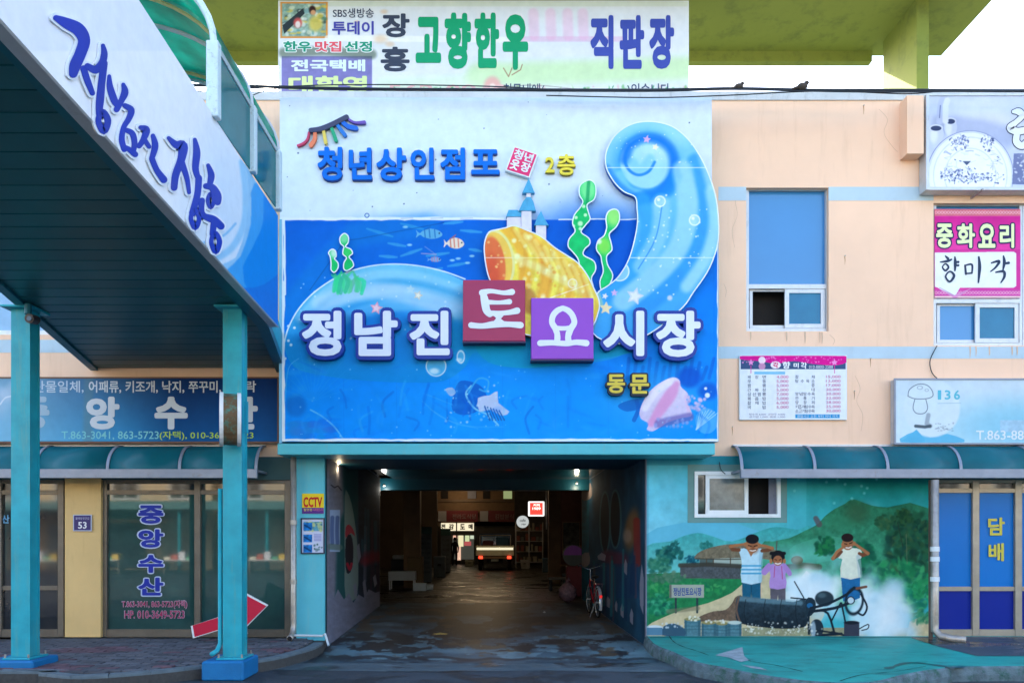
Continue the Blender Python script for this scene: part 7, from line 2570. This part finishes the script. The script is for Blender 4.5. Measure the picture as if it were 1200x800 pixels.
# standing pale banners
for (x0, x1, y0, y1, lb) in ((491, 506, 617, 683, 'tall pale standing price banner beside the left brown pillar'), (516.5, 528, 619, 671, 'narrower pale standing banner farther back on the left')):
    d = CH * F / (y1 - CY)
    t = thing('standing_banner', (P((x0 + x1) / 2, 0, d).x, d, 0), lb, 'banner')
    fbox(x0, x1, y0, y1 - 1.5, d, .03).build('board', mat('dim_board', (.14, .16, .17), rough=.7, var=.2), t)
    fbox(x0, x1, y0, y0 + 8, d - .01, .008).build('header', mat('dim_header', (.05, .12, .11)), t)
    fbox(x0 + 1, x1 - 1, y1 - 2, y1, d + .1, .2).build('base', M_black, t)
    for k in range(8):
        text('메뉴 5,000', x0 + 2, y0 + 12 + k * 5.6, x1 - 2, y0 + 15 + k * 5.6, d - .012, mat('dim_ink', (.05, .05, .06)), t)

# left foreground clutter of the hall
t = thing('folding_table', (P(470, 0, 25.2).x, 25.3, 0), 'low white folding table at the left behind the passage wall', 'table')
a, b = P(455, 681, 25.2), P(486, 669, 25.2)
MB().bbox(a.x, b.x, 25.2, 25.7, b.z - .3, b.z, .01).build('tabletop', mat('dull_white', (.45, .48, .5), rough=.5), t)
for x in (a.x + .04, b.x - .04):
    for y in (25.24, 25.66):
        MB().box(x - .02, x + .02, y - .02, y + .02, 0, b.z - .3).build('leg', M_alum, t)
for (x0, x1, y0, y1, d, lb) in ((484, 499, 684.5, 692, 24.6, 'white styrofoam box on the floor right of the folding table'), (499.5, 507, 686, 690.5, 25.2, 'smaller white styrofoam box beside the larger one')):
    a, b = P(x0, y1, d), P(x1, y0, d)
    o = MB().bbox(a.x, b.x, d, d + .3, .005, b.z, .01).build('styrofoam_box', mat('styrofoam', (.55, .6, .62), rough=.8), label=lb, cat='box')
    MB().bbox(a.x - .01, b.x + .01, d - .01, d + .31, b.z + .001, b.z + .04, .01).build('lid', mat('styrofoam', (.5, .5, .5)), o)
for (x0, x1, y0, d, mm, lb) in ((477, 495, 652, 26.8 - .9, mat('cardboard', (.16, .10, .05), rough=.8), 'tall brown cardboard carton against the left brown pillar'), (458, 474, 655, 27.5, mat('crate_dark', (.03, .03, .035)), 'dark plastic crate behind the folding table')):
    a = P(x0, y0, d)
    MB().bbox(a.x, P(x1, 0, d).x, d, d + .45, 0.005, a.z, .015).build('carton', mm, label=lb, cat='box')
MB().bbox(P(459, 0, 27.4).x, P(472, 0, 27.4).x, 27.55, 27.9, P(0, 655, 27.5).z + .002, P(0, 650, 27.5).z, .03).build('folded_cloth', mat('dull_white', (.4, .4, .4)), label='pale folded cloth lying on the dark crate', cat='cloth')
# right side clutter
t = thing('bench', (P(662, 0, 24.5).x, 24.7, 0), 'low dark bench with a pale top edge at the right behind the passage', 'bench')
a, b = P(642, 679, 24.5), P(679, 676.5, 24.5)
MB().bbox(a.x, b.x, 24.5, 25.1, a.z, a.z + .07, .01).build('seat', mat('bench_top', (.16, .14, .11)), t)
for x in (a.x + .1, b.x - .1):
    MB().bbox(x - .05, x + .05, 24.55, 25.05, 0, a.z - .001, .01).build('leg', M_black, t)
# easel with a round violet and grey panel
t = thing('round_signboard', (P(671, 0, 22.2).x, 22.3, 0), 'round panel, violet above and grey below, leaning at the right end of the passage', 'sign')
cr = P(672, 650, 22.2)
MB().tube([cr + Vector((0, .06, 0)), cr], .31, 28).build('panel', mat('dim_grey_disc', (.07, .08, .08)), t)
hv = [cr + Vector((.28 * math.cos(math.pi * i / 14), -.006, .28 * math.sin(math.pi * i / 14))) for i in range(15)]
MB().prism(hv, (0, .004, 0)).build('violet_half', mat('dim_violet', (.20, .05, .30)), t)
MB().bbox(cr.x - .2, cr.x + .5, 22.2, 22.5, 0.005, cr.z - .32, .02).build('stand', mat('dim_crimson', (.12, .01, .015)), t)
# framed shop window of the right side front
t = thing('shop_window', (P(668, 0, 33.8).x, 33.9, 1.2), 'dim shop window with a pale frame behind the violet round panel', 'window')
frame_mb(659, 680, 611, 650, 33.85, .08, 1.2).build('frame', mat('dim_frame', (.20, .13, .08)), t)
fbox(660.2, 678.8, 612.2, 648.8, 33.9, .02).build('pane', mat('dim_pane', (.08, .08, .07), rough=.2, var=.8, scale=5), t)
c = Cv(655, 575, 700, 611, 2, (60, 14, 16))
# goods on shelves in the middle distance
t = thing('goods_rack', (P(618, 0, 44).x, 44.4, 0), 'cluttered rack of goods right of the lorry', 'rack')
for x in (604.5, 620, 636):
    p_ = P(x, 0, 44)
    MB().box(p_.x - .03, p_.x + .03, 44, 44.06, 0, 2.6).build('upright', M_steel, t)
for k, z in enumerate((.3, .9, 1.5, 2.1)):
    MB().box(P(604, 0, 44).x, P(637, 0, 44).x, 44.07, 44.5, z, z + .03).build('shelf', M_steel, t)
g = random.Random(8)
for k, z in enumerate((.332, .932, 1.532, 2.132)):
    x = P(605, 0, 44).x
    while x < P(634, 0, 44).x:
        w2_, h2_ = g.uniform(.10, .28), g.uniform(.15, .45)
        MB().bbox(x, x + w2_, 44.12, 44.4, z, z + h2_, .02).build('goods', mat('goods_%d' % g.randint(0, 5), g.choice([(.12, .12, .11), (.2, .06, .04), (.05, .10, .06), (.25, .22, .16), (.06, .06, .1), (.3, .3, .3)])), t)
        x += w2_ + g.uniform(.03, .12)
# crates and sacks along both sides of the hall
g = random.Random(21)
for i, (px_, d, w2_, h2_, cl, lb) in enumerate(((462, 30, .6, .5, (.12, .05, .03), 'low maroon crate deep on the left of the hall'), (508, 33, .5, .9, (.10, .12, .13), 'grey stacked carton behind the tall price banner'),
                                             (545, 46, .5, .35, (.3, .28, .2), 'pale carton in front of the lit shop door'), (648, 31, .5, .6, (.16, .10, .05), 'brown carton against the right pillar'),
                                             (636, 38, .6, .7, (.05, .09, .12), 'dark blue crate near the goods rack'), (610, 42, .45, .5, (.2, .19, .17), 'grey carton right of the lorry wheel'), (660, 26.5, .5, .45, (.10, .11, .11), 'grey crate behind the bench'))):
    x = P(px_, 0, d).x
    o = MB().bbox(x, x + w2_, d, d + .4, .006, h2_, .015).build('crate', mat('crate_%d' % i, cl, rough=.7, var=.25), label=lb, cat='crate')
    MB().bbox(x - .012, x + w2_ + .012, d - .012, d + .412, h2_ - .06, h2_ + .01, .01).build('rim', mat('crate_rim_%d' % i, tuple(q * 1.5 for q in cl)), o)
    MB().box(x + w2_ * .35, x + w2_ * .65, d - .016, d - .001, h2_ * .55, h2_ * .65).build('handle_slot', M_black, o)
# pink plastic bag
bz = P(666, 706, 20.1)
mb = MB().ball((bz.x, 20.3, .27), .22, .2, .27, 16, 10)
for v in mb.v:
    q = (v - Vector((bz.x, 20.3, .27)))
    s_ = 1 + .13 * math.sin(q.x * 31 + q.z * 17) * math.sin(q.z * 23 + q.y * 19) + (.1 if q.z < 0 else -.25 * max(0, q.z - .1) / .17)
    v.x, v.y = bz.x + q.x * s_, 20.3 + q.y * s_
    v.z = max(v.z, .008)
bg = mb.build('plastic_bag', mat('pink_plastic', (.20, .11, .13), rough=.25, var=.5, scale=14, bump=.8, bscale=25), smooth=True, label='stuffed crumpled pink plastic bag on the floor left of the bicycle', cat='bag')
MB().tube([(bz.x - .02, 20.3, .5), (bz.x, 20.3, .58), (bz.x + .05, 20.28, .62)], [.05, .025, .05], 8).build('knot', mat('pink_plastic', (.2, .1, .1)), bg)
# yellowish litter and leaves on the passage floor
for i, (px_, py_, s_, lb) in enumerate(((516, 742, .16, 'crumpled yellow leaf litter on the wet floor'), (638, 717, .05, 'small white paper scrap on the passage floor'))):
    q = G(px_, py_, .006)
    mb = MB()
    n = 9
    g = random.Random(i)
    top = [(q.x + s_ * g.uniform(.5, 1) * math.cos(6.28 * k / n), q.y + s_ * 1.6 * g.uniform(.4, 1) * math.sin(6.28 * k / n), .006) for k in range(n)]
    mb.add(top + [(q.x, q.y, .03)], [(k, (k + 1) % n, n) for k in range(n)] + [tuple(range(n - 1, -1, -1))])
    mb.build('litter', mat('ochre_litter', (.45, .28, .08), rough=.9, var=.3, scale=20) if i == 0 else M_white, label=lb, cat='litter')

# ================================================================== bicycle
bk = thing('bicycle', (2.0, 16.7, 0), 'red and silver bicycle standing against the right passage wall, seen from behind', 'bicycle')
B0, B1 = Vector((2.06, 16.35, 0)), Vector((1.99, 17.37, 0))
bd_ = (B1 - B0).normalized()
br_ = Vector((bd_.y, -bd_.x, 0))


def bp(s_, x, z):
    return B0 + bd_ * s_ + br_ * x + Vector((0, 0, z))


RW = .31
for s_, nm in ((0.0, 'rear'), (1.02, 'front')):
    ring = [bp(s_ + RW * math.cos(a), 0, RW + .018 + RW * math.sin(a)) for a in [2 * math.pi * i / 28 for i in range(28)]]
    wh = MB().tube(ring, .019, 8, closed=True).build('wheel', M_black, bk, smooth=True)
    MB().tube([bp(s_ + (RW - .03) * math.cos(a), 0, RW + .018 + (RW - .03) * math.sin(a)) for a in [2 * math.pi * i / 28 for i in range(28)]], .009, 6, closed=True).build('rim', M_alum, wh)
    m = MB()
    for k in range(14):
        a = 2 * math.pi * k / 14
        m.tube([bp(s_, .02 * (-1) ** k, RW + .018), bp(s_ + (RW - .03) * math.cos(a), 0, RW + .018 + (RW - .03) * math.sin(a))], .0015, 3, cap=False)
    m.build('spokes', M_alum, wh)
    MB().tube([bp(s_, -.05, RW + .018), bp(s_, .05, RW + .018)], .018, 8).build('hub', M_alum, wh)
M_redf = mat('bicycle_red', (.35, .02, .03), rough=.25, coat=.5)
M_chr = mat('chrome', (.75, .78, .82), rough=.18, metal=.9)
fr = MB()
bb_, st_, hd_, hd2 = bp(.44, 0, .28), bp(.33, 0, .74), bp(.86, 0, .78), bp(.90, 0, .62)
for pa_, pb_, r_ in ((bb_, st_, .016), (bb_, hd2, .02), (st_, hd_, .016), (hd_, hd2, .02)):
    fr.tube([pa_, pb_], r_, 8)
for x in (-.05, .05):
    fr.tube([bp(.42, x * .6, .28), bp(0, x, RW + .018)], .01, 6)
    fr.tube([bp(.33, x * .3, .72), bp(0, x, RW + .018)], .008, 6)
fr.build('frame', M_redf, bk)
fk = MB()
for x in (-.05, .05):
    fk.tube([bp(.90, x, .62), bp(.96, x, .45), bp(1.02, x, RW + .018)], .011, 6)
fk.tube([bp(.90, -.05, .62), bp(.90, .05, .62)], .014, 6)
fk.build('fork', M_chr, bk)
MB().tube([bp(.84, 0, .78), bp(.82, 0, 1.0), bp(.86, 0, 1.02)], .013, 8).build('stem', M_chr, bk)
MB().tube(cat([tuple(bp(.66, -.30, 1.07)), tuple(bp(.78, -.27, 1.10)), tuple(bp(.88, -.12, 1.04)), tuple(bp(.87, 0, 1.0)), tuple(bp(.88, .12, 1.04)), tuple(bp(.78, .27, 1.10)), tuple(bp(.66, .30, 1.07))], 3, False), .011, 8).build('handlebar', M_chr, bk)
for x in (-1, 1):
    MB().tube([bp(.78, x * .275, 1.098), bp(.64, x * .305, 1.065)], .017, 8).build('grip', M_black, bk)
    MB().tube([bp(.86, x * .2, 1.07), bp(.76, x * .24, 1.04)], .006, 5).build('brake_lever', M_chr, bk)
sb = MB().ball(bp(.27, 0, .86), .085, .13, .035, 14, 8)
sb.build('saddle', M_black, bk, smooth=True)
MB().tube([st_, bp(.30, 0, .84)], .013, 8).build('seat_post', M_chr, bk)
mg = []
for i in range(13):
    a = R(20 + i * 12)
    for x in (-.028, 0, .028):
        rr = RW + .035 + (.008 if x == 0 else 0)
        mg.append(bp(-rr * math.cos(R(200) - a) * -1 * 1 if False else rr * math.cos(a + R(10)), x, RW + .018 + rr * math.sin(a + R(10))))
mk('mudguard', mg, [(i * 3 + j, i * 3 + j + 1, i * 3 + j + 4, i * 3 + j + 3) for i in range(12) for j in (0, 1)], mat('silver_guard', (.6, .63, .66), rough=.25, metal=.4), bk, smooth=True)
mg = []
for i in range(9):
    a = R(100 + i * 13)
    for x in (-.03, 0, .03):
        rr = RW + .04 + (.008 if x == 0 else 0)
        mg.append(bp(rr * math.cos(a), x, RW + .018 + rr * math.sin(a)))
mk('rear_mudguard', mg, [(i * 3 + j, i * 3 + j + 1, i * 3 + j + 4, i * 3 + j + 3) for i in range(8) for j in (0, 1)], mat('silver_guard', (.6, .6, .6)), bk, smooth=True)
p_ = bp(-.335, 0, .48)
MB().tube([p_, p_ - bd_ * .02], .032, 12).build('reflector', lit('reflector_red_glow', (1, .03, .03), .3), bk)  # reflector glows by emission in place of light thrown back
rk = MB()
for x in (-.06, .06):
    rk.tube([bp(.22, x, .72), bp(-.28, x, .74)], .006, 5)
    rk.tube([bp(-.2, x, .735), bp(0, x * 1.1, RW + .03)], .005, 5)
for s_ in (-.28, -.14, 0, .14):
    rk.tube([bp(s_, -.06, .735), bp(s_, .06, .735)], .005, 5)
rk.build('rear_rack', M_chr, bk)
MB().tube([bp(.05, -.05, .30), bp(-.02, -.17, .012)], .008, 6).build('kickstand', M_chr, bk)
for x in (-1, 1):
    MB().tube([bb_ + br_ * .05 * x, bb_ + br_ * .07 * x + bd_ * .1 * x + Vector((0, 0, -.12 * x)), bb_ + br_ * .15 * x + bd_ * .1 * x + Vector((0, 0, -.12 * x))], .009, 6).build('pedal', M_black, bk)

# ================================================================== buildings across the street (mirrored in the shop glass)
def across(x0, x1, h, rgb, label, wins, y=-17.0):
    t = thing('street_building', ((x0 + x1) / 2, y, 0), label, 'building')
    m_ = mat('render_' + '%d' % int(x0 * 10 + 1000), rgb, rough=.85, var=.08, dirt=.4, dirtcol=tuple(q * .7 for q in rgb))
    MB().box(x0, x1, y - 8, y, 0, h).build('wall', m_, t)
    MB().box(x0 - .2, x1 + .2, y - 8.2, y + .2, h, h + .3).build('parapet', M_cope, t)
    nx, nz = wins
    for i in range(nx):
        for k in range(nz):
            cx_ = x0 + (x1 - x0) * (i + .5) / nx
            cz_ = 4.4 + k * 2.9
            if cz_ + .8 > h:
                continue
            f_ = MB().box(cx_ - .75, cx_ + .75, y + .002, y + .05, cz_ - .65, cz_ + .65).build('window', M_white, t)
            MB().box(cx_ - .66, cx_ - .03, y + .051, y + .06, cz_ - .56, cz_ + .56).build('pane', M_glassd, f_)
            MB().box(cx_ + .03, cx_ + .66, y + .051, y + .06, cz_ - .56, cz_ + .56).build('pane', M_glassd, f_)
    for i in range(nx):
        cx_ = x0 + (x1 - x0) * (i + .5) / nx
        MB().box(cx_ - 1.1, cx_ + 1.1, y + .002, y + .04, .1, 2.5).build('shutter', mat('shutter_%d' % (i % 3), [(.25, .3, .3), (.1, .12, .14), (.35, .3, .22)][i % 3]), t)
    for i in range(nx):
        xa, xb = x0 + (x1 - x0) * (i + .08) / nx, x0 + (x1 - x0) * (i + .9) / nx
        MB().box(xa, xb, y + .01, y + .3, 2.7, 3.3 + .15 * (i % 2)).build('fascia_sign', mat('opp_sign_%d' % ((i + int(x0)) % 4), [(.06, .15, .25), (.4, .32, .25), (.1, .2, .16), (.35, .1, .08)][(i + int(x0)) % 4]), t)


across(-34, -15.5, 9.5, (.62, .48, .30), 'cream apartment block across the street, mirrored in the left shop glass', (6, 2))
across(-15, -3, 6.6, (.50, .42, .30), 'low beige shop building across the street left of the middle', (4, 1))
across(-2.5, 12, 7.4, (.42, .40, .36), 'grey shop building straight across the street', (4, 1))
across(12.6, 32, 10, (.55, .46, .34), 'tall beige block across the street on the right', (6, 2))

t = thing('added_arcade_roof', (0, -14, 0), 'dark green market arcade roof on posts across the street', 'canopy')  # added roof, never in view, darkens the lower reflections in the shop glass
MB().box(-34, 32, -16.9, -13.2, 3.3, 3.4).build('roof', mat('added_arcade_green', (.03, .10, .08), rough=.6), t)
MB().box(-34, 32, -13.2, -13.15, 3.1, 3.5).build('edge', mat('added_arcade_edge', (.10, .22, .22), rough=.5), t)
for i in range(16):
    MB().box(-33 + i * 4.3, -32.9 + i * 4.3, -13.5, -13.4, 0, 3.29).build('post', M_teal, t)
st0 = thing('added_stall', (0, -12.6, 0), 'produce stall with bright crates across the street', 'stall', 'market stalls across the street')  # stalls added out of view to give the shop glass bright specks
MB().box(-.9, .9, -13.0, -12.3, .62, .66).build('table', M_white, st0)
for x in (-.85, .85):
    MB().box(x - .02, x + .02, -12.9, -12.4, 0, .61).build('leg', M_steel, st0)
for k in range(5):
    MB().box(-.85 + k * .35, -.56 + k * .35, -12.9, -12.4, .665, .8 + .12 * (k % 3)).build('crate', mat('added_stall_crate_%d' % k, [(.8, .75, .6), (.6, .15, .1), (.8, .8, .85), (.15, .5, .3), (.8, .55, .1)][k], rough=.6), st0)
for i in range(17):
    o = st0 if i == 0 else copy_tree(st0)
    o.location = (-30 + i * 3.6 + (i % 3) * .4, -12.6 - .25 * (i % 2), 0)
